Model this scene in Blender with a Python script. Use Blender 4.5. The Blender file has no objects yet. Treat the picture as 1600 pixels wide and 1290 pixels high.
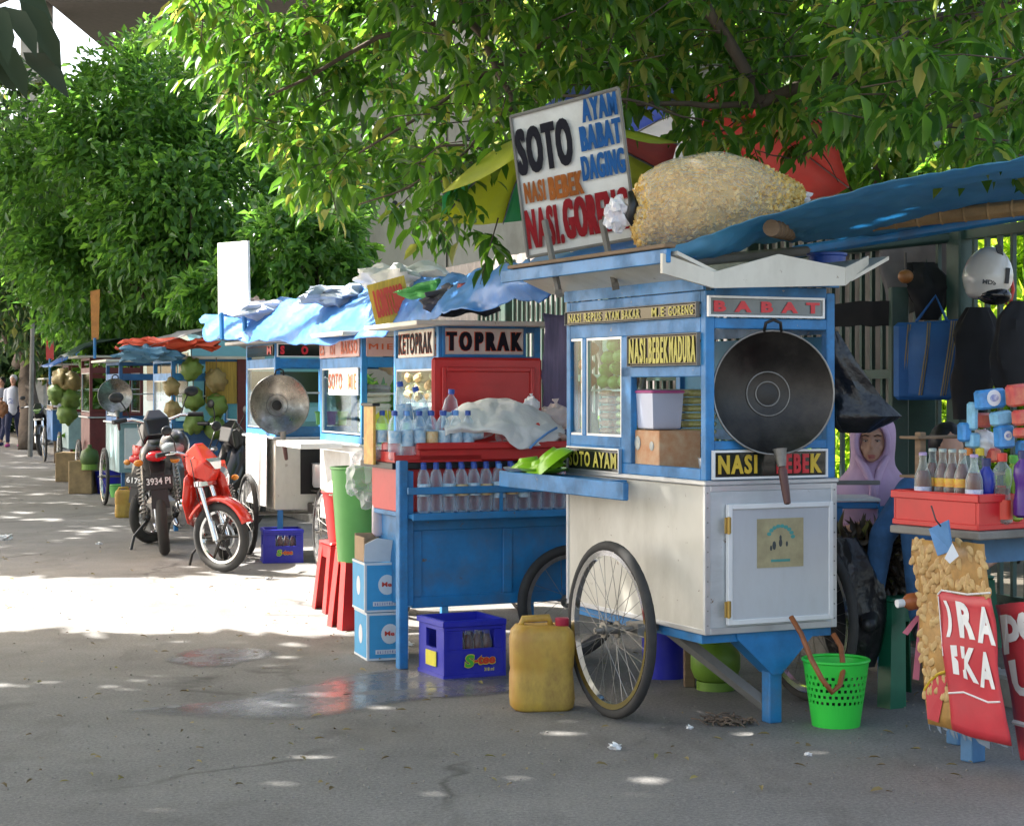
import bpy, math, random
import numpy as np
from mathutils import Vector, Matrix, Euler, noise
R = math.radians
rnd = random.Random(7)
nr = np.random.RandomState(11)
sc = bpy.context.scene
COL = sc.collection

# ---------------------------------------------------------------- camera, sky, sun, exposure
FPX, CX, HY, EYE = 2870.0, 800.0, 606.0, 1.35      # focal length in photo pixels, centre column, horizon row, eye height
cam_d = bpy.data.cameras.new('camera'); cam = bpy.data.objects.new('camera', cam_d); COL.objects.link(cam)
cam.location = (0, 0, EYE); cam.rotation_euler = (R(90), 0, 0)
cam_d.sensor_width = 36; cam_d.lens = 36 * FPX / 1600; cam_d.shift_y = -(645 - HY) / 1600
cam_d.clip_start = .1; cam_d.clip_end = 1500
cam_d.dof.use_dof = False
sc.camera = cam
sc.render.resolution_x, sc.render.resolution_y = 1024, 825
SUN_EL = R(50)
SAZ = Vector((-.93, .36, 0)).normalized()             # horizontal direction towards the sun
SUNV = Vector((SAZ.x * math.cos(SUN_EL), SAZ.y * math.cos(SUN_EL), math.sin(SUN_EL)))
w = bpy.data.worlds.new('World'); sc.world = w; w.use_nodes = True
nt = w.node_tree; bg = nt.nodes['Background']
sky = nt.nodes.new('ShaderNodeTexSky'); sky.sky_type = 'NISHITA'; sky.sun_disc = False
sky.sun_elevation = SUN_EL; sky.sun_rotation = math.atan2(SAZ.x, SAZ.y); sky.dust_density = 3.5; sky.air_density = .8; sky.ozone_density = .4
hz = nt.nodes.new('ShaderNodeMixRGB'); hz.blend_type = 'MULTIPLY'; hz.inputs[0].default_value = 1; hz.inputs[2].default_value = (1.08, 1.0, .86, 1)
nt.links.new(sky.outputs[0], hz.inputs[1]); nt.links.new(hz.outputs[0], bg.inputs[0]); bg.inputs[1].default_value = .15
sl = bpy.data.lights.new('sun', 'SUN'); sl.energy = 5.0; sl.angle = R(.55); sl.color = (1, .97, .92)
so = bpy.data.objects.new('sun', sl); COL.objects.link(so); so.rotation_euler = SUNV.to_track_quat('Z', 'Y').to_euler()
sc.view_settings.view_transform = 'Standard'; sc.view_settings.look = 'None'
sc.view_settings.exposure = 2.1; sc.view_settings.gamma = 1
sc.render.engine = 'CYCLES'
sc.cycles.max_bounces = 7; sc.cycles.transparent_max_bounces = 16

# ---------------------------------------------------------------- photo pixel <-> place
def W(px, py, Y): return Vector(((px - CX) / FPX * Y, Y, EYE - (py - HY) / FPX * Y))
def G(px, py): return W(px, py, FPX * EYE / (py - HY))
class Fr:
    """frame of a cart: origin = near corner on the ground, x along its front, y along its side"""
    def __init__(s, px, Y, yaw, z=0):
        s.O = Vector(((px - CX) / FPX * Y, Y, z)); s.a = R(yaw)
        s.M = Matrix.Translation(s.O) @ Matrix.Rotation(s.a, 4, 'Z'); s.I = s.M.inverted()
        s.c = s.I @ Vector((0, 0, EYE))
    def ray(s, px, py): return (s.I @ W(px, py, 1)) - s.c
    def f(s, px, py=HY, y=0):
        d = s.ray(px, py); t = (y - s.c.y) / d.y; return (s.c.x + d.x * t, s.c.z + d.z * t)
    def s_(s, px, py=HY, x=0):
        d = s.ray(px, py); t = (x - s.c.x) / d.x; return (s.c.y + d.y * t, s.c.z + d.z * t)

# ---------------------------------------------------------------- materials
MATS = {}
def mat(name, col, rough=.55, metal=0, var=.18, scale=7, bump=0., dirt=0., dcol=(.09, .07, .05), dscale=3, coat=0, spec=.5, stretch=None, col2=None, chips=None, chipw=.0):
    if name in MATS: return MATS[name]
    m = bpy.data.materials.new(name); m.use_nodes = True; MATS[name] = m
    n, l = m.node_tree.nodes, m.node_tree.links; b = n['Principled BSDF']
    b.inputs['Roughness'].default_value = rough; b.inputs['Metallic'].default_value = metal
    b.inputs['Specular IOR Level'].default_value = spec; b.inputs['Coat Weight'].default_value = coat
    tc = n.new('ShaderNodeTexCoord'); vec = tc.outputs['Object']
    if stretch:
        mp = n.new('ShaderNodeMapping'); mp.inputs['Scale'].default_value = stretch; l.new(vec, mp.inputs[0]); vec = mp.outputs[0]
    nz = n.new('ShaderNodeTexNoise'); nz.inputs['Scale'].default_value = scale; nz.inputs['Detail'].default_value = 6; nz.inputs['Roughness'].default_value = .65
    l.new(vec, nz.inputs['Vector'])
    rp = n.new('ShaderNodeValToRGB'); rp.color_ramp.elements[0].position = .3; rp.color_ramp.elements[1].position = .72
    c = Vector(col[:3]); c2 = Vector(col2[:3]) if col2 else c * (1 + var * .6)
    c1 = c if col2 else c * (1 - var)
    rp.color_ramp.elements[0].color = (*c1, 1); rp.color_ramp.elements[1].color = (*[min(1, v) for v in c2], 1)
    l.new(nz.outputs['Fac'], rp.inputs[0]); out = rp.outputs[0]
    if dirt:
        n2 = n.new('ShaderNodeTexNoise'); n2.inputs['Scale'].default_value = dscale; n2.inputs['Detail'].default_value = 8; n2.inputs['Roughness'].default_value = .7
        l.new(vec, n2.inputs['Vector'])
        r2 = n.new('ShaderNodeValToRGB'); r2.color_ramp.elements[0].position = .46; r2.color_ramp.elements[1].position = .74
        r2.color_ramp.elements[1].color = (dirt, dirt, dirt, 1); l.new(n2.outputs['Fac'], r2.inputs[0])
        mx = n.new('ShaderNodeMixRGB'); mx.inputs[2].default_value = (*dcol, 1)
        l.new(r2.outputs[0], mx.inputs[0]); l.new(out, mx.inputs[1]); out = mx.outputs[0]
        ma = n.new('ShaderNodeMath'); ma.operation = 'MULTIPLY_ADD'; ma.inputs[1].default_value = .5; ma.inputs[2].default_value = rough
        l.new(r2.outputs[0], ma.inputs[0]); l.new(ma.outputs[0], b.inputs['Roughness'])
    if chips:
        n4 = n.new('ShaderNodeTexNoise'); n4.inputs['Scale'].default_value = 17; n4.inputs['Detail'].default_value = 9; n4.inputs['Roughness'].default_value = .72; l.new(tc.outputs['Object'], n4.inputs['Vector'])
        r4 = n.new('ShaderNodeValToRGB'); r4.color_ramp.elements[0].position = .645 - chipw; r4.color_ramp.elements[1].position = .665 - chipw; l.new(n4.outputs['Fac'], r4.inputs[0])
        m4 = n.new('ShaderNodeMixRGB'); m4.inputs[2].default_value = (*chips, 1); l.new(r4.outputs[0], m4.inputs[0]); l.new(out, m4.inputs[1]); out = m4.outputs[0]
    l.new(out, b.inputs['Base Color'])
    if bump:
        bp = n.new('ShaderNodeBump'); bp.inputs['Strength'].default_value = bump; bp.inputs['Distance'].default_value = .01
        n3 = n.new('ShaderNodeTexNoise'); n3.inputs['Scale'].default_value = scale * 4; n3.inputs['Detail'].default_value = 5; l.new(vec, n3.inputs['Vector'])
        l.new(n3.outputs['Fac'], bp.inputs['Height']); l.new(bp.outputs[0], b.inputs['Normal'])
    return m
def clear(name, tint, op=.25, rough=.08, white=.0):
    """thin clear plastic or glass: see-through with a glossy skin"""
    if name in MATS: return MATS[name]
    m = bpy.data.materials.new(name); m.use_nodes = True; MATS[name] = m
    n, l = m.node_tree.nodes, m.node_tree.links; b = n['Principled BSDF']; o = n['Material Output']
    b.inputs['Base Color'].default_value = (*tint, 1); b.inputs['Roughness'].default_value = rough; b.inputs['Specular IOR Level'].default_value = .8
    t = n.new('ShaderNodeBsdfTransparent'); t.inputs[0].default_value = (*[.55 + .45 * c for c in tint], 1)
    lw = n.new('ShaderNodeLayerWeight'); lw.inputs[0].default_value = .35
    ma = n.new('ShaderNodeMath'); ma.operation = 'MULTIPLY_ADD'; ma.inputs[1].default_value = .55; ma.inputs[2].default_value = op; ma.use_clamp = True
    l.new(lw.outputs['Facing'], ma.inputs[0])
    mx = n.new('ShaderNodeMixShader'); l.new(ma.outputs[0], mx.inputs[0]); l.new(t.outputs[0], mx.inputs[1]); l.new(b.outputs[0], mx.inputs[2]); l.new(mx.outputs[0], o.inputs[0])
    return m
def glass(name, op=.03, tint=(.8, .9, .9)):
    if name in MATS: return MATS[name]
    m = bpy.data.materials.new(name); m.use_nodes = True; MATS[name] = m
    n, l = m.node_tree.nodes, m.node_tree.links; o = n['Material Output']
    g = n.new('ShaderNodeBsdfGlossy'); g.inputs['Roughness'].default_value = .04; g.inputs[0].default_value = (.9, .95, 1, 1)
    t = n.new('ShaderNodeBsdfTransparent'); t.inputs[0].default_value = (*tint, 1)
    fr = n.new('ShaderNodeLayerWeight'); pw = n.new('ShaderNodeMath'); pw.operation = 'POWER'; pw.inputs[1].default_value = 3.5; l.new(fr.outputs['Facing'], pw.inputs[0])
    ma = n.new('ShaderNodeMath'); ma.operation = 'MULTIPLY_ADD'; ma.inputs[1].default_value = .45; ma.inputs[2].default_value = op; ma.use_clamp = True
    l.new(pw.outputs[0], ma.inputs[0]); mx = n.new('ShaderNodeMixShader')
    l.new(ma.outputs[0], mx.inputs[0]); l.new(t.outputs[0], mx.inputs[1]); l.new(g.outputs[0], mx.inputs[2]); l.new(mx.outputs[0], o.inputs[0])
    return m
def leafmat(name, a, b_, transl=.45, rough=.38, hue=.485, val=3.0, old=.99):
    if name in MATS: return MATS[name]
    m = bpy.data.materials.new(name); m.use_nodes = True; MATS[name] = m
    n, l = m.node_tree.nodes, m.node_tree.links; b = n['Principled BSDF']; o = n['Material Output']
    ge = n.new('ShaderNodeNewGeometry'); rp = n.new('ShaderNodeValToRGB')
    e = rp.color_ramp.elements; e[0].color = (*a, 1); e[1].color = (*b_, 1); e[0].position = .1; e[1].position = .85
    if old: e2 = e.new(old); e2.color = (.2, .2, .05, 1)
    l.new(ge.outputs['Random Per Island'], rp.inputs[0]); l.new(rp.outputs[0], b.inputs['Base Color'])
    b.inputs['Roughness'].default_value = rough; b.inputs['Specular IOR Level'].default_value = .45
    t = n.new('ShaderNodeBsdfTranslucent'); hs = n.new('ShaderNodeHueSaturation'); hs.inputs['Hue'].default_value = hue; hs.inputs['Value'].default_value = val; hs.inputs['Saturation'].default_value = 1.08
    l.new(rp.outputs[0], hs.inputs['Color']); l.new(hs.outputs[0], t.inputs[0])
    mx = n.new('ShaderNodeMixShader'); mx.inputs[0].default_value = transl
    l.new(b.outputs[0], mx.inputs[1]); l.new(t.outputs[0], mx.inputs[2]); l.new(mx.outputs[0], o.inputs[0])
    return m
def tarpmat(name, col, transl=.3, rough=.35, scale=5):
    m = mat(name, col, rough, 0, .25, scale, .25, .35, (.25, .3, .32), 4)
    if m.get('t'): return m
    m['t'] = 1
    n, l = m.node_tree.nodes, m.node_tree.links; b = n['Principled BSDF']; o = n['Material Output']
    t = n.new('ShaderNodeBsdfTranslucent'); t.inputs[0].default_value = (*[min(1, c * 1.3) for c in col], 1)
    mx = n.new('ShaderNodeMixShader'); mx.inputs[0].default_value = transl
    l.new(b.outputs[0], mx.inputs[1]); l.new(t.outputs[0], mx.inputs[2]); l.new(mx.outputs[0], o.inputs[0])
    return m

BLUE = mat('blue_paint', (.02, .2, .48), .45, var=.28, dirt=.75, dcol=(.06, .08, .1), dscale=5, chips=(.22, .24, .25))
BLUE2 = mat('deep_blue_paint', (.015, .19, .45), .4, var=.25, dirt=.6, dcol=(.1, .12, .15), dscale=6, chips=(.12, .1, .08), chipw=.005)
CREAM = mat('cream_sheet', (.6, .57, .49), .3, var=.07, dirt=.4, dcol=(.26, .22, .16), dscale=2.2, stretch=(1.6, 1.6, .8), scale=2, chips=(.2, .13, .08))
WHITE = mat('white_paint', (.68, .68, .66), .45, var=.08, dirt=.3, dcol=(.3, .27, .22), dscale=5)
ALU = mat('aluminium', (.6, .62, .64), .33, .75, var=.12, scale=12, dirt=.25, dcol=(.2, .19, .17))
SHEET = mat('brushed_sheet', (.55, .58, .6), .38, .45, var=.1, scale=4, dirt=.35, dcol=(.25, .24, .22), stretch=(1, 1, 3), chips=(.2, .12, .06))
STEEL = mat('dull_steel', (.3, .29, .27), .45, .8, var=.3, scale=15, dirt=.4, dcol=(.06, .04, .03))
CHROME = mat('chrome', (.75, .76, .78), .12, 1, var=.05)
IRON = mat('black_iron', (.02, .019, .018), .42, .35, var=.4, scale=6, dirt=.5, dcol=(.06, .05, .04), dscale=4)
RUBBER = mat('rubber', (.035, .034, .033), .8, var=.3, scale=9, dirt=.45, dcol=(.11, .1, .085))
WOOD = mat('old_wood', (.2, .13, .075), .75, var=.35, scale=4, stretch=(1, 1, 8), dirt=.3)
GREYWOOD = mat('grey_wood', (.2, .19, .17), .8, var=.3, scale=5, dirt=.4)
BAMBOO = mat('bamboo', (.38, .24, .1), .5, var=.35, scale=5, dirt=.4)
BLACK = mat('black_plastic', (.012, .012, .013), .4, var=.2)
DARKGL = mat('dark_glass', (.018, .022, .018), .12, var=.3, scale=3)
GREYGL = mat('grey_glass', (.17, .19, .2), .14, var=.3, scale=4)
YEL = mat('yellow_letter', (.52, .46, .06), .5, var=.2)
RED = mat('red_paint', (.55, .03, .025), .4, var=.15, dirt=.2)
REDP = mat('red_plastic', (.56, .022, .022), .32, var=.12, dirt=.2, dcol=(.2, .05, .04))
GLASS = glass('window_glass')
PLASTIC = clear('clear_plastic', (.85, .93, 1.0), .2)
WHITEP = mat('white_plastic', (.75, .75, .74), .35, var=.05)

# ---------------------------------------------------------------- mesh builder
class MB:
    def __init__(s): s.v = []; s.f = []; s.X = Matrix.Identity(4)
    def add(s, vs, fs):
        b = len(s.v); X = s.X
        s.v += [X @ Vector(p) for p in vs]; s.f += [tuple(b + i for i in q) for q in fs]; return s
    def box(s, a, b, bev=0):
        (x0, y0, z0), (x1, y1, z1) = [min(p, q) for p, q in zip(a, b)], [max(p, q) for p, q in zip(a, b)]
        if bev <= 0:
            return s.add([(x0, y0, z0), (x1, y0, z0), (x1, y1, z0), (x0, y1, z0), (x0, y0, z1), (x1, y0, z1), (x1, y1, z1), (x0, y1, z1)],
                  [(0, 3, 2, 1), (4, 5, 6, 7), (0, 1, 5, 4), (1, 2, 6, 5), (2, 3, 7, 6), (3, 0, 4, 7)])
        e = min(bev, (x1 - x0) * .45, (y1 - y0) * .45, (z1 - z0) * .45); vs = []
        def ring(x0, y0, x1, y1, z, c): return [(x0 + c, y0, z), (x1 - c, y0, z), (x1, y0 + c, z), (x1, y1 - c, z), (x1 - c, y1, z), (x0 + c, y1, z), (x0, y1 - c, z), (x0, y0 + c, z)]
        R_ = [ring(x0 + e, y0 + e, x1 - e, y1 - e, z0, e * .4), ring(x0, y0, x1, y1, z0 + e, e), ring(x0, y0, x1, y1, z1 - e, e), ring(x0 + e, y0 + e, x1 - e, y1 - e, z1, e * .4)]
        for q in R_: vs += q
        fs = [tuple(range(7, -1, -1)), tuple(range(24, 32))]
        for k in range(3):
            for i in range(8): j = (i + 1) % 8; fs.append((k * 8 + i, k * 8 + j, k * 8 + 8 + j, k * 8 + 8 + i))
        return s.add(vs, fs)
    def cyl(s, p0, p1, r0, r1=None, n=12, cap=True):
        p0, p1 = Vector(p0), Vector(p1); r1 = r0 if r1 is None else r1; d = (p1 - p0)
        if d.length < 1e-6: return s
        q = d.to_track_quat('Z', 'Y'); vs = []
        for p, r in ((p0, r0), (p1, r1)):
            for i in range(n): a = 2 * math.pi * i / n; vs.append(p + q @ Vector((r * math.cos(a), r * math.sin(a), 0)))
        fs = [(i, (i + 1) % n, n + (i + 1) % n, n + i) for i in range(n)]
        if cap: fs += [tuple(range(n - 1, -1, -1)), tuple(range(n, 2 * n))]
        return s.add(vs, fs)
    def tube(s, pts, r, n=8, closed=False):
        pts = [Vector(p) for p in pts]; rs = r if isinstance(r, (list, tuple)) else [r] * len(pts); vs = []; m = len(pts)
        up = None
        for k, p in enumerate(pts):
            a = pts[(k - 1) % m] if (k or closed) else p; b = pts[(k + 1) % m] if (k < m - 1 or closed) else p
            t = (b - a).normalized() if (b - a).length > 1e-9 else Vector((0, 0, 1))
            if up is None: up = Vector((0, 0, 1)) if abs(t.z) < .9 else Vector((1, 0, 0))
            x = t.cross(up).normalized(); y = x.cross(t).normalized(); up = y
            for i in range(n): an = 2 * math.pi * i / n; vs.append(p + (x * math.cos(an) + y * math.sin(an)) * rs[k])
        fs = []
        for k in range(m - (0 if closed else 1)):
            k2 = (k + 1) % m
            for i in range(n): j = (i + 1) % n; fs.append((k * n + i, k * n + j, k2 * n + j, k2 * n + i))
        if not closed: fs += [tuple(range(n - 1, -1, -1)), tuple(range((m - 1) * n, m * n))]
        return s.add(vs, fs)
    def lathe(s, prof, n=20, at=(0, 0, 0), ax=(0, 0, 1), close=True):
        """prof: (radius, height) from bottom to top, turned round ax through at"""
        q = Vector(ax).to_track_quat('Z', 'Y'); at = Vector(at); vs = []
        for r, h in prof:
            for i in range(n): a = 2 * math.pi * i / n; vs.append(at + q @ Vector((r * math.cos(a), r * math.sin(a), h)))
        fs = []
        for k in range(len(prof) - 1):
            for i in range(n): j = (i + 1) % n; fs.append((k * n + i, k * n + j, (k + 1) * n + j, (k + 1) * n + i))
        if close: fs += [tuple(range(n - 1, -1, -1)), tuple(range((len(prof) - 1) * n, len(prof) * n))]
        return s.add(vs, fs)
    def ell(s, c, r, rot=None, n=14, m=9, dent=0, seed=0):
        c = Vector(c); r = Vector(r) if not isinstance(r, (int, float)) else Vector((r, r, r)); vs = []; q = Euler(rot).to_matrix() if rot else Matrix.Identity(3)
        for k in range(m + 1):
            t = math.pi * k / m
            for i in range(n):
                a = 2 * math.pi * i / n; d = Vector((math.sin(t) * math.cos(a), math.sin(t) * math.sin(a), math.cos(t)))
                g = 1 + (dent * noise.noise(d * 2.3 + Vector((seed, seed * 1.7, 0))) if dent else 0)
                vs.append(c + q @ Vector((d.x * r.x, d.y * r.y, d.z * r.z)) * g)
        fs = []
        for k in range(m):
            for i in range(n): j = (i + 1) % n; fs.append((k * n + i, (k + 1) * n + i, (k + 1) * n + j, k * n + j))
        return s.add(vs, fs)
    def prism(s, poly, z0, z1):
        """poly of (x,y) pushed from z0 to z1 (use s.X to turn it)"""
        n = len(poly); vs = [(x, y, z0) for x, y in poly] + [(x, y, z1) for x, y in poly]
        return s.add(vs, [tuple(range(n - 1, -1, -1)), tuple(range(n, 2 * n))] + [(i, (i + 1) % n, n + (i + 1) % n, n + i) for i in range(n)])
    def xz(s, poly, y0, y1):
        n = len(poly); vs = [(x, y0, z) for x, z in poly] + [(x, y1, z) for x, z in poly]
        return s.add(vs, [tuple(range(n)), tuple(range(2 * n - 1, n - 1, -1))] + [(i, n + i, n + (i + 1) % n, (i + 1) % n) for i in range(n)])
    def yz(s, poly, x0, x1):
        n = len(poly); vs = [(x0, y, z) for y, z in poly] + [(x1, y, z) for y, z in poly]
        return s.add(vs, [tuple(range(n)), tuple(range(2 * n - 1, n - 1, -1))] + [(i, n + i, n + (i + 1) % n, (i + 1) % n) for i in range(n)])
    def build(s, name, m, par=None, smooth=None, loc=None):
        me = bpy.data.meshes.new(name)
        if loc is not None: L = Vector(loc); s.v = [v - L for v in s.v]
        me.from_pydata([tuple(v) for v in s.v], [], s.f); me.update()
        o = bpy.data.objects.new(name, me); COL.objects.link(o)
        if loc is not None: o.location = L
        ms = m if isinstance(m, (list, tuple)) else [m]
        for q in ms: me.materials.append(q)
        if smooth is not None:
            me.polygons.foreach_set('use_smooth', [True] * len(me.polygons))
            if smooth > 0: me.set_sharp_from_angle(angle=R(smooth))
        if par: o.parent = par
        return o
def B(): return MB()
def tag(o, label=None, cat=None, group=None, kind=None):
    if label: o['label'] = label
    if cat: o['category'] = cat
    if group: o['group'] = group
    if kind: o['kind'] = kind
    return o
def thing(name, label, cat, loc=(0, 0, 0), yaw=0, group=None, M=None, rot=None, scale=None):
    o = bpy.data.objects.new(name, None); COL.objects.link(o); o.empty_display_size = .1
    if M is not None: o.matrix_world = M
    else:
        o.location = loc; o.rotation_euler = rot if rot else (0, 0, yaw)
    if scale: o.scale = (scale,) * 3 if isinstance(scale, (int, float)) else scale
    return tag(o, label, cat, group)
KIDS = {}
def kids(o): return [c for c in COL.objects if c.parent == o]
def dup(root, loc=None, label=None, group=None, yaw=None, rot=None, scale=None, mats=None):
    c = root.copy(); COL.objects.link(c)
    for ch in kids(root):
        d = ch.copy(); COL.objects.link(d); d.parent = c
        for g in kids(ch): e = g.copy(); COL.objects.link(e); e.parent = d
    if loc is not None: c.location = loc
    if yaw is not None: c.rotation_euler = (0, 0, yaw)
    if rot is not None: c.rotation_euler = rot
    if scale: c.scale = (scale,) * 3 if isinstance(scale, (int, float)) else scale
    if label: c['label'] = label
    if group: c['group'] = group
    return c
TXT = {}
def text(par, s, O, U, V, w, h, m, bold=.012, depth=.003, name='lettering', shear=0, fat=.0):
    """letters fitted to a w x h rectangle whose lower left corner is O, running along U, standing along V"""
    cu = bpy.data.curves.new('t', 'FONT'); cu.body = s; cu.size = 1; cu.offset = bold; cu.shear = shear; cu.resolution_u = 3; cu.space_character = 1.0 + fat * 1.6
    ob = bpy.data.objects.new('t', cu); me = bpy.data.meshes.new_from_object(ob)
    bpy.data.objects.remove(ob); bpy.data.curves.remove(cu)
    P = [v.co.copy() for v in me.vertices]; fs = [tuple(p.vertices) for p in me.polygons]; bpy.data.meshes.remove(me)
    x0 = min(p.x for p in P); x1 = max(p.x for p in P); y0 = min(p.y for p in P); y1 = max(p.y for p in P)
    O, U, V = Vector(O), Vector(U).normalized(), Vector(V).normalized(); N = U.cross(V)
    vs = [O + U * ((p.x - x0) / (x1 - x0) * w) + V * ((p.y - y0) / (y1 - y0) * h) + N * depth for p in P]
    b = B(); b.v = vs; b.f = fs
    if fat:
        d = fat * h * .16; nv = len(vs)
        for q, s_ in ((1, -d), (2, d)):
            b.v += [v + U * s_ + N * (.0004 * q) for v in vs]; b.f += [tuple(i + nv * q for i in f) for f in fs]
    return b.build(name, m, par)
def hull(pts):
    import bmesh
    bm = bmesh.new(); [bm.verts.new(p) for p in pts]; bmesh.ops.convex_hull(bm, input=bm.verts)
    bm.verts.index_update(); b = B(); used = {}
    fs = []
    for f in bm.faces:
        q = []
        for v in f.verts:
            if v.index not in used: used[v.index] = len(b.v); b.v.append(v.co.copy())
            q.append(used[v.index])
        fs.append(tuple(q))
    b.f = fs; bm.free(); return b
def sheet(rows, nu=24, nv=12, wr=.01, ws=6, seed=0, thick=.003):
    """cloth surface through a grid of points, with wrinkles; returns MB"""
    rows = [[Vector(p) for p in r] for r in rows]
    def cr(P, t):
        n = len(P) - 1; x = min(t * n, n - 1e-6); i = int(x); f = x - i
        p1, p2 = P[i], P[i + 1]; p0 = P[i - 1] if i else p1 * 2 - p2; p3 = P[i + 2] if i + 2 <= n else p2 * 2 - p1
        return .5 * ((2 * p1) + (p2 - p0) * f + (2 * p0 - 5 * p1 + 4 * p2 - p3) * f * f + (3 * p1 - p0 - 3 * p2 + p3) * f ** 3)
    g = []
    for j in range(nv + 1):
        for i in range(nu + 1):
            p = cr([cr(r, i / nu) for r in rows], j / nv); q = p * ws + Vector((seed, 0, 0))
            g.append(p + noise.noise_vector(q) * wr + noise.noise_vector(q * 2.7) * wr * .4)
    b = B(); fs = []
    for j in range(nv):
        for i in range(nu): a = j * (nu + 1) + i; fs.append((a, a + 1, a + nu + 2, a + nu + 1))
    b.add(g, fs); b.thick = thick
    return b
def clothify(o, t=.003):
    md = o.modifiers.new('thickness', 'SOLIDIFY'); md.thickness = t; md.offset = 0
    return o
ORD = ['first', 'second', 'third', 'fourth', 'fifth', 'sixth', 'seventh', 'eighth', 'ninth', 'tenth', 'eleventh', 'twelfth', 'thirteenth', 'fourteenth', 'fifteenth']

# ================================================================ SETTING
# ---- road
def road_mat():
    m = bpy.data.materials.new('asphalt'); m.use_nodes = True; n, l = m.node_tree.nodes, m.node_tree.links; b = n['Principled BSDF']
    tc = n.new('ShaderNodeTexCoord'); v = tc.outputs['Object']
    def nz(s, d=6, r=.6, vec=v):
        q = n.new('ShaderNodeTexNoise'); q.inputs['Scale'].default_value = s; q.inputs['Detail'].default_value = d; q.inputs['Roughness'].default_value = r; l.new(vec, q.inputs['Vector']); return q.outputs['Fac']
    def ramp(src, p0, c0, p1, c1):
        q = n.new('ShaderNodeValToRGB'); q.color_ramp.elements[0].position = p0; q.color_ramp.elements[1].position = p1
        q.color_ramp.elements[0].color = (*c0, 1); q.color_ramp.elements[1].color = (*c1, 1); l.new(src, q.inputs[0]); return q.outputs[0]
    def mix(f, a, c, t='MIX'):
        q = n.new('ShaderNodeMixRGB'); q.blend_type = t
        if isinstance(f, float): q.inputs[0].default_value = f
        else: l.new(f, q.inputs[0])
        l.new(a, q.inputs[1]); l.new(c, q.inputs[2]); return q.outputs[0]
    base = ramp(nz(.8, 8, .65), .3, (.152, .147, .141), .75, (.232, .224, .214))
    grain = ramp(nz(70, 4, .85), .32, (.45, .45, .45), .7, (1.42, 1.4, 1.37))
    c = mix(1.0, base, grain, 'MULTIPLY')
    peb = n.new('ShaderNodeTexVoronoi'); peb.inputs['Scale'].default_value = 60; l.new(v, peb.inputs['Vector'])
    pr = ramp(peb.outputs['Distance'], .0, (1.35, 1.32, 1.28), .28, (.92, .92, .92)); c = mix(.45, c, mix(1.0, c, pr, 'MULTIPLY'))
    mp = n.new('ShaderNodeMapping'); mp.inputs['Scale'].default_value = (1, .35, 1); mp.inputs['Rotation'].default_value = (0, 0, R(-20)); l.new(v, mp.inputs[0])
    st = ramp(nz(2.2, 9, .7, mp.outputs[0]), .52, (1, 1, 1), .72, (.62, .6, .58)); c = mix(1.0, c, st, 'MULTIPLY')
    vc = n.new('ShaderNodeTexVoronoi'); vc.feature = 'DISTANCE_TO_EDGE'; vc.inputs['Scale'].default_value = .42; wv = n.new('ShaderNodeMixRGB'); wv.blend_type = 'ADD'; wv.inputs[0].default_value = .35
    wn = n.new('ShaderNodeTexNoise'); wn.inputs['Scale'].default_value = 2.5; wn.inputs['Detail'].default_value = 6; l.new(v, wn.inputs['Vector']); l.new(v, wv.inputs[1]); l.new(wn.outputs['Color'], wv.inputs[2]); l.new(wv.outputs[0], vc.inputs['Vector'])
    ck = ramp(vc.outputs['Distance'], .0, (.45, .44, .42), .012, (1, 1, 1)); cm_ = ramp(nz(.6, 3), .5, (0, 0, 0), .56, (1, 1, 1)); c = mix(cm_, c, mix(1.0, c, ck, 'MULTIPLY'))
    oil = ramp(nz(1.7, 3, .5), .64, (1, 1, 1), .74, (.6, .59, .58)); c = mix(1.0, c, oil, 'MULTIPLY')
    dust = ramp(nz(1.3, 6, .7), .5, (0, 0, 0), .8, (.5, .5, .5)); dc = n.new('ShaderNodeRGB'); dc.outputs[0].default_value = (.24, .222, .19, 1)
    c = mix(dust, c, dc.outputs[0]); l.new(c, b.inputs['Base Color'])
    l.new(ramp(nz(3, 5), .3, (.62,) * 3, .7, (.88,) * 3), b.inputs['Roughness'])
    bp = n.new('ShaderNodeBump'); bp.inputs['Strength'].default_value = .55; bp.inputs['Distance'].default_value = .006
    l.new(nz(80, 4, .75), bp.inputs['Height']); l.new(bp.outputs[0], b.inputs['Normal'])
    return m
ASPH = road_mat()
b = B(); b.add([(-300, -30, 0), (300, -30, 0), (300, 600, 0), (-300, 600, 0)], [(0, 1, 2, 3)])
tag(b.build('road', ASPH), kind='structure')
# ---- pavement behind the carts, with its kerb
DIR = Vector((-.36, .933, 0)).normalized(); PER = Vector((.933, .36, 0))
EARTH = mat('packed_earth', (.085, .07, .05), .9, var=.35, scale=6, bump=.4)
K0 = Vector((2.02, 8.0, 0)); b = B(); A = K0 - DIR * 6; C_ = K0 + DIR * 60
b.add([A + PER * .15, A + PER * 12, C_ + PER * 12, C_ + PER * .15, *[q + Vector((0, 0, .12)) for q in (A + PER * .15, A + PER * 12, C_ + PER * 12, C_ + PER * .15)]], [(4, 5, 6, 7), (0, 4, 7, 3), (0, 1, 5, 4)])
tag(b.build('pavement', EARTH), kind='structure')
b = B(); b.X = Matrix.Translation(A) @ Matrix.Rotation(math.atan2(DIR.y, DIR.x), 4, 'Z')
for k in range(66): b.box((k, -.148, -.02), (k + .985, 0, .125), .012)
tag(b.build('kerb', mat('kerb_stone', (.25, .24, .22), .8, var=.25, dirt=.5)), kind='structure')
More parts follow.
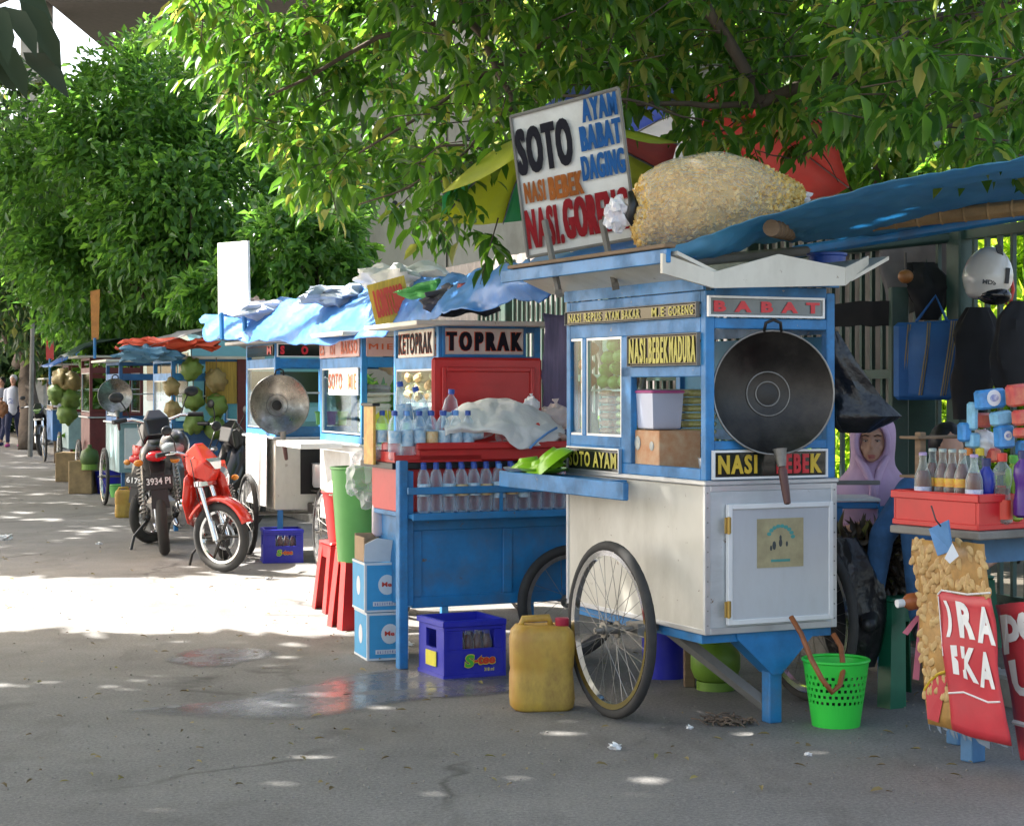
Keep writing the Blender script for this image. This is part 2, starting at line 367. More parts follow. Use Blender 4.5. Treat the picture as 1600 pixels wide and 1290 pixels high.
# ---- puddles
def puddle_mat():
    m = bpy.data.materials.new('wet_asphalt'); m.use_nodes = True; n, l = m.node_tree.nodes, m.node_tree.links; b = n['Principled BSDF']
    tc = n.new('ShaderNodeTexCoord'); q = n.new('ShaderNodeTexNoise'); q.inputs['Scale'].default_value = 5; q.inputs['Detail'].default_value = 8; q.inputs['Roughness'].default_value = .75; l.new(tc.outputs['Object'], q.inputs['Vector'])
    r = n.new('ShaderNodeValToRGB'); r.color_ramp.elements[0].position = .42; r.color_ramp.elements[1].position = .66; r.color_ramp.elements[0].color = (.16, .16, .16, 1); r.color_ramp.elements[1].color = (.45, .45, .45, 1)
    l.new(q.outputs['Fac'], r.inputs[0]); l.new(r.outputs[0], b.inputs['Roughness'])
    b.inputs['Base Color'].default_value = (.17, .17, .175, 1); b.inputs['Specular IOR Level'].default_value = .9
    bp = n.new('ShaderNodeBump'); bp.inputs['Strength'].default_value = .35; bp.inputs['Distance'].default_value = .004
    q2 = n.new('ShaderNodeTexNoise'); q2.inputs['Scale'].default_value = 45; l.new(tc.outputs['Object'], q2.inputs['Vector']); l.new(q2.outputs['Fac'], bp.inputs['Height']); l.new(bp.outputs[0], b.inputs['Normal'])
    o = n['Material Output']; at = n.new('ShaderNodeAttribute'); at.attribute_name = 'depth'; t = n.new('ShaderNodeBsdfTransparent')
    ad = n.new('ShaderNodeMath'); ad.operation = 'MULTIPLY_ADD'; ad.inputs[1].default_value = 1.6; l.new(q.outputs['Fac'], ad.inputs[2]); l.new(at.outputs['Fac'], ad.inputs[0])
    mr = n.new('ShaderNodeMapRange'); mr.inputs[1].default_value = .62; mr.inputs[2].default_value = 1.5; mr.inputs[4].default_value = .8; l.new(ad.outputs[0], mr.inputs[0])
    mx = n.new('ShaderNodeMixShader'); l.new(mr.outputs[0], mx.inputs[0]); l.new(t.outputs[0], mx.inputs[1]); l.new(b.outputs[0], mx.inputs[2]); l.new(mx.outputs[0], o.inputs[0])
    return m
WET = puddle_mat()
def puddle(pts, z, wob=.05, seed=0):
    P = [G(*p) for p in pts]; n = len(P); ring = []
    for i in range(n):
        for k in range(10):
            t = k / 10; p1, p2, p0, p3 = P[i], P[(i + 1) % n], P[i - 1], P[(i + 2) % n]
            q = .5 * ((2 * p1) + (p2 - p0) * t + (2 * p0 - 5 * p1 + 4 * p2 - p3) * t * t + (3 * p1 - p0 - 3 * p2 + p3) * t ** 3)
            q = q + noise.noise_vector(q * 4 + Vector((seed, 0, 0))) * wob + noise.noise_vector(q * 13) * wob * .5; ring.append((q.x, q.y, z))
    N_ = len(ring); c_ = Vector((sum(p[0] for p in ring) / N_, sum(p[1] for p in ring) / N_, z)); b = B(); vs = []; dv = []
    for k, f in enumerate((1, .85, .65, .35, .02)): vs += [c_.lerp(Vector(p), f) for p in ring]; dv += [(0, .35, .7, .9, 1)[k]] * N_
    b.add(vs, [(k * N_ + i, k * N_ + (i + 1) % N_, (k + 1) * N_ + (i + 1) % N_, (k + 1) * N_ + i) for k in range(4) for i in range(N_)]); o = b.build('puddle', WET)
    a = o.data.attributes.new('depth', 'FLOAT', 'POINT'); a.data.foreach_set('value', dv); return o
tag(puddle([(160, 1112), (300, 1100), (430, 1078), (560, 1050), (700, 1040), (860, 1062), (870, 1080), (640, 1098), (480, 1126), (320, 1124)], .004), kind='structure')
tag(puddle([(250, 1028), (320, 1012), (420, 1012), (430, 1026), (350, 1042), (280, 1040)], .004, seed=4), kind='structure')

# ---- leaves
def leafmesh(name, C, D, N, L, Wd, m, par=None, fine=True, loc=(0, 0, 0)):
    """C stalk ends, D pointing directions, N face normals, L lengths, Wd widths: one mesh of leaves"""
    C = np.asarray(C, float) - np.asarray(loc, float); D = np.asarray(D, float); D /= np.linalg.norm(D, axis=1)[:, None]
    N = np.asarray(N, float); S = np.cross(D, N); S /= np.linalg.norm(S, axis=1)[:, None] + 1e-9; N = np.cross(S, D)
    L = np.asarray(L)[:, None]; Wd = np.asarray(Wd)[:, None]; n = len(C)
    if fine:
        pr = [(0, 0, 0), (.3, -.42, .10), (.68, -.36, .04), (1, 0, -.16), (.68, .36, .04), (.3, .42, .10), (.3, 0, 0), (.68, 0, -.05)]
        fq = [(0, 6, 1), (0, 5, 6), (1, 6, 7, 2), (6, 5, 4, 7), (2, 7, 3), (7, 4, 3)]
    else:
        pr = [(0, 0, 0), (.45, -.5, .12), (1, 0, -.1), (.45, .5, .12)]; fq = [(0, 2, 1), (0, 3, 2)]
    V = np.stack([C + D * L * a + S * Wd * bb + N * L * cc for a, bb, cc in pr], 1).reshape(-1, 3); k = len(pr)
    me = bpy.data.meshes.new(name); me.vertices.add(len(V)); me.vertices.foreach_set('co', V.ravel())
    tot = [len(q) for q in fq]; flat = np.array([i for q in fq for i in q])
    idx = (np.arange(n)[:, None] * k + flat[None]).ravel(); lt = np.tile(tot, n); ls = np.concatenate([[0], np.cumsum(lt)[:-1]])
    me.loops.add(len(idx)); me.loops.foreach_set('vertex_index', idx); me.polygons.add(len(lt)); me.polygons.foreach_set('loop_start', ls); me.polygons.foreach_set('loop_total', lt)
    me.update(calc_edges=True); me.polygons.foreach_set('use_smooth', [True] * len(lt)); me.materials.append(m)
    o = bpy.data.objects.new(name, me); COL.objects.link(o)
    if par: o.parent = par
    return o
def unit(n): v = nr.normal(size=(n, 3)); return v / np.linalg.norm(v, axis=1)[:, None]
LM_DARK = leafmat('leaf_dark', (.045, .12, .025), (.1, .22, .04), .4, .36, .485, 2.7, 0)
LM_MID = leafmat('leaf_mid', (.03, .09, .014), (.1, .2, .03), .42)
LM_OVER = leafmat('leaf_overhang', (.025, .075, .012), (.075, .16, .022), .48, .36, .49, 2.7)
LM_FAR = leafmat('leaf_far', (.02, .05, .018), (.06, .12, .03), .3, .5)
BARK = mat('bark', (.09, .065, .045), .9, var=.45, scale=9, bump=.7, stretch=(1, 1, .3))

def limb(b, p0, p1, r0, r1, sag=.1, n=6, seed=0):
    pts = []; rs = []
    for i in range(n + 1):
        t = i / n; p = Vector(p0).lerp(Vector(p1), t); L = (Vector(p1) - Vector(p0)).length
        p += noise.noise_vector(Vector((seed * 3.1, t * 3, seed))) * L * sag * math.sin(math.pi * min(1, t * 1.1)); pts.append(p); rs.append(r0 + (r1 - r0) * t)
    b.tube(pts, rs, 7); return pts
def tree(name, label, group, base, blobs, nleaf, size, m, trunk_r=.16, fine=False, cov=.45):
    """blobs: (centre, (rx,ry,rz)); leaves gathered in clumps over each blob"""
    base = Vector(base); t = thing(name, label, 'tree', base, group=group)
    b = B(); top = Vector((0, 0, 0))
    for c, r in blobs: top += Vector(c)
    top /= len(blobs); top.z *= .55; limb(b, (0, 0, 0), top - base, trunk_r, trunk_r * .6, .05, seed=base.x)
    for k, (c, r) in enumerate(blobs): limb(b, top - base, Vector(c) - base, trunk_r * .5, .02, .12, seed=k + base.x)
    b.build('trunk', BARK, t, smooth=0)
    vol = np.array([(r[0] * r[1] * r[2]) ** (2 / 3) for c, r in blobs]); vol /= vol.sum(); Cs = []; Ds = []; Ns = []
    for (c, r), f in zip(blobs, vol):
        n = int(nleaf * f); nc = max(8, n // 26)
        u = unit(nc); rad = .55 + .5 * nr.rand(nc) ** .7; cc = u * rad[:, None]
        cc = np.repeat(cc, 26, 0); uu = np.repeat(u, 26, 0); q = unit(len(cc)) * (nr.rand(len(cc), 1) ** .5) * .2
        p = np.array(c) + (cc + q) * np.array(r); Cs.append(p)
        d = uu * .7 + unit(len(cc)) * .7 + np.array([0, 0, -.35]); Ds.append(d); Ns.append(uu * .5 + unit(len(cc)) * .6 + np.array([0, 0, .7]))
    Cs = np.concatenate(Cs); Ds = np.concatenate(Ds); Ns = np.concatenate(Ns); n = len(Cs)
    keep = Cs[:, 2] > .15; Cs, Ds, Ns = Cs[keep], Ds[keep], Ns[keep]; n = len(Cs)
    L = size * (.65 + .7 * nr.rand(n)); leafmesh('crown', Cs, Ds, Ns, L, L * cov, m, t, fine, base)
    return t
def blob(px, py, Y, rx, rz, ry=None): p = W(px, py, Y); s = Y / FPX; return (p, (rx * s, (ry or rx * .7) * s, rz * s))

tree('shade_tree', 'dense green bushy tree filling the upper left behind the carts', 'trees behind the carts', (-4.6, 27, 0),
     [blob(230, 200, 25, 150, 130), blob(120, 300, 26, 150, 150), blob(300, 330, 24.5, 170, 150), blob(200, 440, 26, 190, 120), blob(420, 300, 27, 150, 170), blob(300, 130, 27, 140, 95), blob(430, 440, 25, 120, 90)],
     42000, .15, LM_DARK, .2)
tree('shade_tree', 'taller darker tree standing over the two walkers at the far left', 'trees behind the carts', (-10.5, 40, 0),
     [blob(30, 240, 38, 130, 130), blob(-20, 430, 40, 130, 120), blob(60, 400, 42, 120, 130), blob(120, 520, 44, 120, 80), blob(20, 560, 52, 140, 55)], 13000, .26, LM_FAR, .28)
tree('shade_tree', 'small dark tree behind the white blank board and the blue tarp', 'trees behind the carts', (-2.6, 21, 0),
     [blob(470, 400, 21, 110, 90), blob(400, 470, 22, 120, 60), blob(510, 360, 21.5, 70, 70)], 9000, .14, LM_DARK, .12)
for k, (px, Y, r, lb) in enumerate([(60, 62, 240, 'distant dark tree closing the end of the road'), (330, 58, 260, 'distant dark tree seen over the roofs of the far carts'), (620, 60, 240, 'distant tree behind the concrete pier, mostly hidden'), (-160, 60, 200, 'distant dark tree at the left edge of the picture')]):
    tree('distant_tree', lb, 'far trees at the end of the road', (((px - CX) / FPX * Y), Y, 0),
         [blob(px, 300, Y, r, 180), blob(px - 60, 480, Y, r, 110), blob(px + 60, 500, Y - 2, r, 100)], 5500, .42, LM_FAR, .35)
for k, (px, py, Y, rx, rz, n, lb) in enumerate([
        (1000, 60, 17, 260, 170, 6000, 'leafy tree behind the sign and the cracker bag'), (1400, 120, 16, 260, 190, 7000, 'loose tree with bright gaps behind the umbrella'),
        (1560, 330, 15, 150, 150, 3000, 'leafy tree above the helmet at the right edge'), (1230, 260, 19, 200, 130, 3500, 'leafy tree behind the red umbrella')]):
    p = W(px, py, Y)
    tree('roadside_tree', lb, 'trees behind the fence', (p.x + .4, Y + .3, 0), [blob(px, py, Y, rx, rz), blob(px - 90, py + 60, Y + .6, rx * .7, rz * .7)], n, .15, LM_MID, .13)
# shrubs behind the fence
def shrub(px0, px1, py0, py1, Y, n, lb, m=LM_MID, size=.2):
    c = W((px0 + px1) / 2, (py0 + py1) / 2, Y); t = thing('shrub', lb, 'shrub', (c.x, Y, .12), group='shrubs behind the fence')
    b = B()
    for k in range(9): limb(b, (0, 0, 0), (rnd.uniform(-1, 1) * .6, rnd.uniform(-.3, .3), rnd.uniform(.8, 1.4)), .014, .004, .2, seed=k)
    b.build('stem', BARK, t, 0)
    X0, X1 = W(px0, 0, Y).x, W(px1, 0, Y).x; Z0, Z1 = W(0, py1, Y).z, W(0, py0, Y).z
    C = np.stack([nr.uniform(X0, X1, n), Y + nr.uniform(-.5, .5, n), nr.uniform(Z0, Z1, n)], 1)
    D = unit(n) * .7 + np.array([0, -.2, .5]); leafmesh('foliage', C, D, unit(n) + np.array([0, -.5, .6]), size * (.5 + nr.rand(n)), size * .2 * (.6 + nr.rand(n)), m, t, False, (c.x, Y, .12))
LM_BRIGHT = leafmat('leaf_bright', (.1, .2, .02), (.3, .42, .06), .5)
shrub(1280, 1440, 470, 790, 13.2, 2600, 'sunlit shrub seen through the fence behind the seated woman', LM_BRIGHT)
shrub(1440, 1640, 470, 800, 12.6, 2800, 'sunlit shrub seen through the fence behind the drinks crate', LM_BRIGHT)
shrub(1500, 1680, 320, 520, 12.9, 1500, 'sunlit shrub top beside the hanging helmet', LM_BRIGHT)

# ---- overhanging tree: branches coming in from the top right with long drooping leaves
def low(px):
    xs = [290, 330, 400, 470, 520, 560, 640, 720, 780, 850, 960, 1100, 1200, 1300, 1420, 1520, 1640]
    ys = [60, 130, 210, 290, 380, 330, 360, 400, 400, 240, 190, 240, 270, 230, 215, 270, 290]
    return np.interp(px, xs, ys)
t = thing('overhanging_tree', 'big tree whose leafy branches hang across the top of the picture', 'tree', (3.95, 11.2, 0))
tb = Vector((3.95, 11.2, 0)); b = B()
crook = Vector((3.6, 10.9, 3.9))
limb(b, (0, 0, 0), crook - tb, .2, .15, .04)
def P(px, py, Y): return W(px, py, Y) - tb
br = [((1720, -60), 9.6, (1190, 160), 9.2, .05, .03), ((1190, 160), 9.2, (1080, -30), 9.2, .034, .03), ((1190, 165), 9.2, (880, 150), 9.0, .018, .008), ((1300, -60), 10.3, (1440, 170), 9.6, .03, .012),
      ((700, -30), 9.8, (805, 165), 9.6, .026, .016), ((805, 165), 9.6, (700, 260), 9.7, .012, .005), ((1000, -40), 10, (560, 240), 10, .02, .006), ((880, 230), 9.8, (640, 235), 10.2, .012, .005), ((760, 250), 10, (560, 320), 10.3, .01, .004), ((900, -60), 11, (420, 150), 11.3, .03, .008),
      ((1440, 170), 9.6, (1300, 60), 9.4, .014, .006), ((1700, 120), 8.2, (1430, 215), 8.2, .02, .006), ((1340, 190), 9, (1240, 250), 9, .008, .003), ((1240, 250), 9, (1180, 235), 8.9, .005, .002), ((1260, 190), 9.2, (1310, 285), 9, .006, .002),
      ((940, 150), 8.8, (1110, 190), 9, .009, .004), ((700, 260), 9.7, (620, 300), 9.8, .006, .002), ((760, 215), 9.7, (840, 330), 9.7, .006, .002)]
for k, (a, Ya, c, Yc, r0, r1) in enumerate(br): limb(b, P(*a, Ya), P(*c, Yc), r0, r1, .07, 8, seed=k)
limb(b, crook - tb, P(1720, -60, 9.6), .12, .06, .05); limb(b, crook - tb, P(1700, 120, 8.2), .05, .02, .05)
limb(b, crook - tb, P(1300, -60, 10.3), .09, .03, .05, seed=3); limb(b, P(1300, -60, 10.3), P(1000, -40, 10), .045, .03, seed=4); limb(b, P(1000, -40, 10), P(700, -30, 9.8), .04, .026, seed=5); limb(b, P(1000, -40, 10), P(900, -60, 11), .035, .03, seed=6)
# twigs and leaf sprays
Cs, Ds, Ns = [], [], []
nsp = 0
while nsp < 2100:
    px = rnd.uniform(290, 1650); py = rnd.uniform(-120, 420); lo = float(low(px)) + 26 * noise.noise(Vector((px * .02, 3, 0)))
    if py > lo - 25: continue
    cl = noise.noise(Vector((px * .012, py * .014, 5)))
    den = .85 if px < 520 else (.55 if px < 1250 else .62)
    if py > 90 and 560 < px < 860: den *= .2
    elif py > 130 and 860 <= px < 1000: den *= .4
    if cl < .12 - den * .42: 
        if rnd.random() < .75: continue
    Y = rnd.uniform(11.2, 13.6) if px < 640 else (rnd.uniform(8.9, 11.5) if px < 1320 else rnd.uniform(7.2, 10.5))
    p = W(px, py, Y); nsp += 1
    d0 = Vector((rnd.uniform(-1, .5), rnd.uniform(-.6, .6), rnd.uniform(-.5, .25))).normalized(); Lt = rnd.uniform(.12, .26)
    if nsp % 3 == 0: b.tube([p - tb - d0 * .1, p - tb + d0 * Lt * .5, p - tb + d0 * Lt - Vector((0, 0, .02))], [.004, .003, .0015], 4)
    for k in range(rnd.randint(5, 8)):
        tt = (k + 1) / 7; q = p + d0 * Lt * tt; a = k * 2.4 + rnd.random()
        side = Vector((math.cos(a), math.sin(a), 0)); d = d0 * .4 + side * .7 + Vector((0, 0, -.5 + rnd.uniform(-.5, .5)))
        Cs.append(q); Ds.append(d); Ns.append(side * .7 + Vector((0, 0, .7)) + Vector((rnd.uniform(-.4, .4), rnd.uniform(-.4, .4), 0)))
b.build('trunk', BARK, t, 0)
n = len(Cs); L = .12 * (.5 + .85 * nr.rand(n)) * np.clip(np.array([c.y for c in Cs]) / 10, 1, 1.4); leafmesh('crown', Cs, Ds, Ns, L, L * .42, LM_OVER, t, True, tb)

# ---- near dark leaves at the top left corner
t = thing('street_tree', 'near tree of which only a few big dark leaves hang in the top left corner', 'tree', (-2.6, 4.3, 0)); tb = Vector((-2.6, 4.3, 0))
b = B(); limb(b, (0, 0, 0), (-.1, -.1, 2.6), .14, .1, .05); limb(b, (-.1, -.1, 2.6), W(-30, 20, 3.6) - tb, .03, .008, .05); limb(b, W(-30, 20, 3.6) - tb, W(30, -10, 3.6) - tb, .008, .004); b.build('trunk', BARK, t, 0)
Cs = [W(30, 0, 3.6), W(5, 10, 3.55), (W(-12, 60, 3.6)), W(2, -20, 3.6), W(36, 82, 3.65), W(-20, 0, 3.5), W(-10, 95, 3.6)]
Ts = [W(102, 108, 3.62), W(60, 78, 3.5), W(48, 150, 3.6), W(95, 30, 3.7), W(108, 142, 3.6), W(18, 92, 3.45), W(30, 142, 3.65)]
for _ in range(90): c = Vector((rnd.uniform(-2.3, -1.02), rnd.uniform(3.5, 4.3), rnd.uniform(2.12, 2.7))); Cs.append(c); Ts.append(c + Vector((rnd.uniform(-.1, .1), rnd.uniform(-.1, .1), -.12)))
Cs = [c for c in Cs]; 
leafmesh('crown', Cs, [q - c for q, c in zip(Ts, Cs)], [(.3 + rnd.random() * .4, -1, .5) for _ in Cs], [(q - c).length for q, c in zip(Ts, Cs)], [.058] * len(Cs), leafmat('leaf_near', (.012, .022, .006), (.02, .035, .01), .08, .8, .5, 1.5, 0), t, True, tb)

# ---- the street trees on the open side of the road that shade the place
def litprob(x, y):
    """chance that sun reaches ground point (x,y)"""
    q = noise.noise(Vector((x * .5, y * 1.1, 2))); q2 = noise.noise(Vector((x * 1.4, y * 3.5, 9)))
    lo = 9.95 + .35 * q + .25 * q2; hi = 13.5 + .5 * q + (2.2 if x > -2.4 else 0)
    if lo < y < hi and x < 3.2: return 1.0
    if x >= 3.2: return 1.0 if (q2 + .3 * q) > .26 else 0.
    if y >= hi: return 1.0 if (q2 + .35 * q) > .06 else 0.
    return 1.0 if (q2 + .3 * q) > .5 else 0.
bins = {}
kx = 0
cand = 0
while cand < 72000:
    cand += 1
    gy = rnd.uniform(2.5, 52); gx = rnd.uniform(-4.6 - .27 * max(0, gy - 12), (6.6 if gy < 11.2 else 3.4 - .25 * max(0, gy - 10)))
    if gy > 9 and False: pass
    if litprob(gx, gy) > .5: continue
    h = max(5.2, 2.1 + .235 * (gy + 3)) + rnd.uniform(0, 1.5)
    p = Vector((gx, gy, 0)) + SUNV / SUNV.z * h
    if p.z < 1.5 + .2112 * p.y + .5: continue
    bins.setdefault(min(3, int(p.y // 11)), []).append(p)
for k, lb in enumerate(['tall street tree across the road beside the camera, casting the near shade', 'tall street tree across the road level with the sunlit patch', 'tall street tree across the road level with the parked motorcycles', 'tall street tree across the road near the far walkers']):
    pts = bins.get(k, [])
    if not pts: continue
    A_ = np.array(pts); c = A_.mean(0); ymid = c[1]; base = Vector((-.279 * ymid - 2.4 - k * .5, ymid, 0)); t = thing('street_tree', lb, 'tree', base, group='street trees across the road')
    b = B(); top = Vector((base.x + .3, base.y, c[2] * .6)) - base; limb(b, (0, 0, 0), top, .26, .2, .04)
    for q in range(7): e = Vector(A_[rnd.randrange(len(A_))]); limb(b, top, e - base, .07, .015, .08, seed=q)
    b.build('trunk', BARK, t, 0); n = len(A_)
    Nn = np.tile(np.array(SUNV), (n, 1)) + unit(n) * .5; L = .42 * (.6 + .7 * nr.rand(n)); leafmesh('crown', A_, unit(n) * [1, 1, .4] + [0, 0, -.2], Nn, L, L * .5, LM_MID, t, False, base)

# ---- concrete viaduct behind the trees
CONC = mat('concrete', (.46, .4, .31), .85, var=.22, scale=2, bump=.2, dirt=.5, dcol=(.13, .11, .09), dscale=1.2, stretch=(1, 1, .4))
def conc_wall(px0, px1, Y, h, lb, yaw=6):
    fr = Fr(px0, Y, yaw); Lw = fr.f(px1)[0]; t = thing('concrete_wall', lb, 'wall', M=fr.M)
    b = B(); nb = max(1, round(Lw / 2.2)); wd = Lw / nb
    for i in range(nb):
        for j in range(int(h / 2.4)): b.box((i * wd + .012, 0, j * 2.4 + .012), ((i + 1) * wd - .012, .5, (j + 1) * 2.4 - .012), .02)
    b.build('panel', CONC, t); b = B()
    for i in range(nb):
        for j in range(int(h / 2.4)):
            for u in (.2, .5, .8):
                for v in (.22, .78): b.cyl((i * wd + u * wd, -.004, (j + v) * 2.4), (i * wd + u * wd, .02, (j + v) * 2.4), .045, n=10)
    b.build('bolt_hole', mat('dark_hole', (.03, .03, .028), .9), t)
    b = B(); b.box((.06, .1, .02), (Lw - .06, .44, int(h / 2.4) * 2.4 - .05)); b.build('core', mat('joint_dark', (.06, .055, .05), .9), t)
    return t
conc_wall(535, 860, 29, 8.2, 'grey concrete wall of cast panels with bolt holes seen through the branches')
t = thing('viaduct', 'pale concrete viaduct pier with dark beam at the top left corner', 'viaduct', (-11.9, 46, 0))
b = B(); b.box((-.32, -.4, 0), (.32, .4, 13.5), .05); b.build('pier', mat('pale_concrete', (.5, .47, .42), .8, var=.2, dirt=.3, dscale=.8), t)
b = B(); b.box((.6, -1.5, 10.7), (9.5, 5, 12.6), .05); b.box((-6, -1.2, 12.62), (12, 5, 14.2), .05); b.build('deck', mat('dark_concrete', (.1, .085, .075), .9, var=.2), t)

# ---- fence
FG = mat('fence_green', (.03, .075, .06), .5, var=.3, dirt=.4, dcol=(.1, .09, .07))
F0 = Vector((2.02, 10.0, .12)); t = thing('iron_fence', 'dark green iron bar fence along the pavement behind the stalls', 'fence', F0, math.atan2(DIR.y, DIR.x))
b = B()
for k in range(-26, 62): b.box((k * .105 - .011, -.011, .1), (k * .105 + .011, .011, 2.15))
b.build('bar', FG, t)['kind'] = 'stuff'
b = B(); b.box((-2.8, -.02, .18), (6.5, .02, .22)); b.box((-2.8, -.02, 1.28), (6.5, .02, 1.33)); b.box((-2.8, -.02, 1.98), (6.5, .02, 2.03)); b.build('rail', FG, t)
for x in (-2.6, -.72, 1.5, 3.6, 5.7): b = B(); b.box((x - .06, -.05, 0), (x + .06, .05, 2.3), .008); b.build('post', FG, t)
# grey sheets leaning behind the bars
b = B()
FM = Matrix.Translation(F0) @ Matrix.Rotation(math.atan2(DIR.y, DIR.x), 4, 'Z')
b.X = FM
vs = []; nn = 190
for i in range(nn + 1):
    x = -.35 + 9.0 * i / nn; yy = -.1 + .012 * math.sin(i * 1.6)
    vs += [(x, yy, 1.02), (x, yy, 2.35)]
b.add(vs, [(2 * i, 2 * i + 2, 2 * i + 3, 2 * i + 1) for i in range(nn)])
tag(clothify(b.build('corrugated_sheet', mat('grey_sheeting', (.3, .27, .26), .6, var=.25, scale=3, dirt=.5)), .004), 'grey corrugated sheeting fixed behind the upper part of the iron fence', 'sheeting')

# ================================================================ CARTS
def wheel(par, at, r, ax='x', name='wheel', wid=.04, nsp=20, spoke_m=None, rim_m=None):
    """bicycle wheel; at = centre in the parent's frame; axle along x or y"""
    X = Matrix.Translation(at) @ (Matrix.Identity(4) if ax == 'x' else Matrix.Rotation(R(90), 4, 'Z') if ax == 'y' else Matrix.Rotation(R(ax), 4, 'Z'))
    b = B(); b.X = X; b.cyl((-.045, 0, 0), (.045, 0, 0), .02, n=12); b.cyl((-.035, 0, 0), (-.028, 0, 0), .034); b.cyl((.028, 0, 0), (.035, 0, 0), .034); b.cyl((-.075, 0, 0), (.075, 0, 0), .008, n=8)
    wh = b.build(name, STEEL, par, 40)
    b = B(); b.X = X; n = 48; b.tube([(0, (r - wid * .5) * math.cos(2 * math.pi * i / n), (r - wid * .5) * math.sin(2 * math.pi * i / n)) for i in range(n)], wid * .5, 10, True)
    b.build('tyre', RUBBER, wh, 0)
    b = B(); b.X = X; ri = r - wid * .9
    vs = []; fs = []
    for i in range(n):
        a = 2 * math.pi * i / n
        for rr, x in ((ri, -.016), (ri - .022, -.012), (ri - .022, .012), (ri, .016)): vs.append((x, rr * math.cos(a), rr * math.sin(a)))
    for i in range(n):
        j = (i + 1) % n
        for k in range(3): fs.append((i * 4 + k, j * 4 + k, j * 4 + k + 1, i * 4 + k + 1))
    b.add(vs, fs); b.build('rim', rim_m or CHROME, wh, 30)
    b = B(); b.X = X
    for i in range(nsp):
        a = 2 * math.pi * i / nsp; a2 = a + (.9 if i % 4 < 2 else -.9); x = .03 if i % 2 else -.03
        b.cyl((x, .03 * math.cos(a2), .03 * math.sin(a2)), (0, (ri - .02) * math.cos(a), (ri - .02) * math.sin(a)), .0014, n=4, cap=False)
    b.build('spokes', spoke_m or STEEL, wh)
    return wh
def board(par, face, a0, a1, z0, z1, name='rail', m=None, pos=0, th=.03, w=None):
    b = B()
    if face == 'f': b.box((a0, pos, z0), (a1, pos + th, z1), .003)
    else: b.box((pos, a0, z0), (pos + th, a1, z1), .003)
    return b.build(name, m or BLUE, par)
def sign(par, face, a0, a1, z0, z1, s, fill, bg, pos=0, frame=None, bold=.012, out=None, fw=.012, pad=.12, parts=None, name='sign_panel', fat=.16):
    """sign panel proud of the face with lettering; face f reads along +x, face s reads from +y to -y"""
    a0, a1 = min(a0, a1), max(a0, a1); z0, z1 = min(z0, z1), max(z0, z1)
    p = board(par, face, a0, a1, z0, z1, name, bg, pos - .012, .012)
    if frame:
        b = B()
        for (p0, p1, q0, q1) in ((a0 - fw, a1 + fw, z0 - fw, z0), (a0 - fw, a1 + fw, z1, z1 + fw), (a0 - fw, a0, z0, z1), (a1, a1 + fw, z0, z1)):
            if face == 'f': b.box((p0, pos - .018, q0), (p1, pos - .002, q1))
            else: b.box((pos - .018, p0, q0), (pos - .002, p1, q1))
        b.build('sign_frame', frame, p)
    h = z1 - z0; w_ = a1 - a0
    for (txt, f0, f1, g0, g1, fm) in (parts or [(s, .03, .97, pad, 1 - pad, fill)]):
        if face == 'f': O = Vector((a0 + w_ * f0, pos - .0125, z0 + h * g0)); U = Vector((1, 0, 0))
        else: O = Vector((pos - .0125, a1 - w_ * f0, z0 + h * g0)); U = Vector((0, -1, 0))
        if out: text(p, txt, O - U * .004 - Vector((0, 0, .003)), U, (0, 0, 1), w_ * (f1 - f0) + .008, h * (g1 - g0) + .006, out, bold + .03, .0012, 'letter_outline', fat=fat)
        text(p, txt, O, U, (0, 0, 1), w_ * (f1 - f0), h * (g1 - g0), fm, bold, .003, fat=fat)
    return p
def pane(par, face, a0, a1, z0, z1, pos=.012, frame=ALU, fw=.01, name='window'):
    a0, a1 = min(a0, a1), max(a0, a1)
    b = B()
    for (p0, p1, q0, q1) in ((a0, a1, z0, z0 + fw), (a0, a1, z1 - fw, z1), (a0, a0 + fw, z0 + fw, z1 - fw), (a1 - fw, a1, z0 + fw, z1 - fw)):
        if face == 'f': b.box((p0, pos - .008, q0), (p1, pos + .008, q1))
        else: b.box((pos - .008, p0, q0), (pos + .008, p1, q1))
    f = b.build(name, frame, par); b = B()
    if face == 'f': b.box((a0 + fw, pos - .002, z0 + fw), (a1 - fw, pos + .002, z1 - fw))
    else: b.box((pos - .002, a0 + fw, z0 + fw), (pos + .002, a1 - fw, z1 - fw))
    b.build('pane', GLASS, f); return f
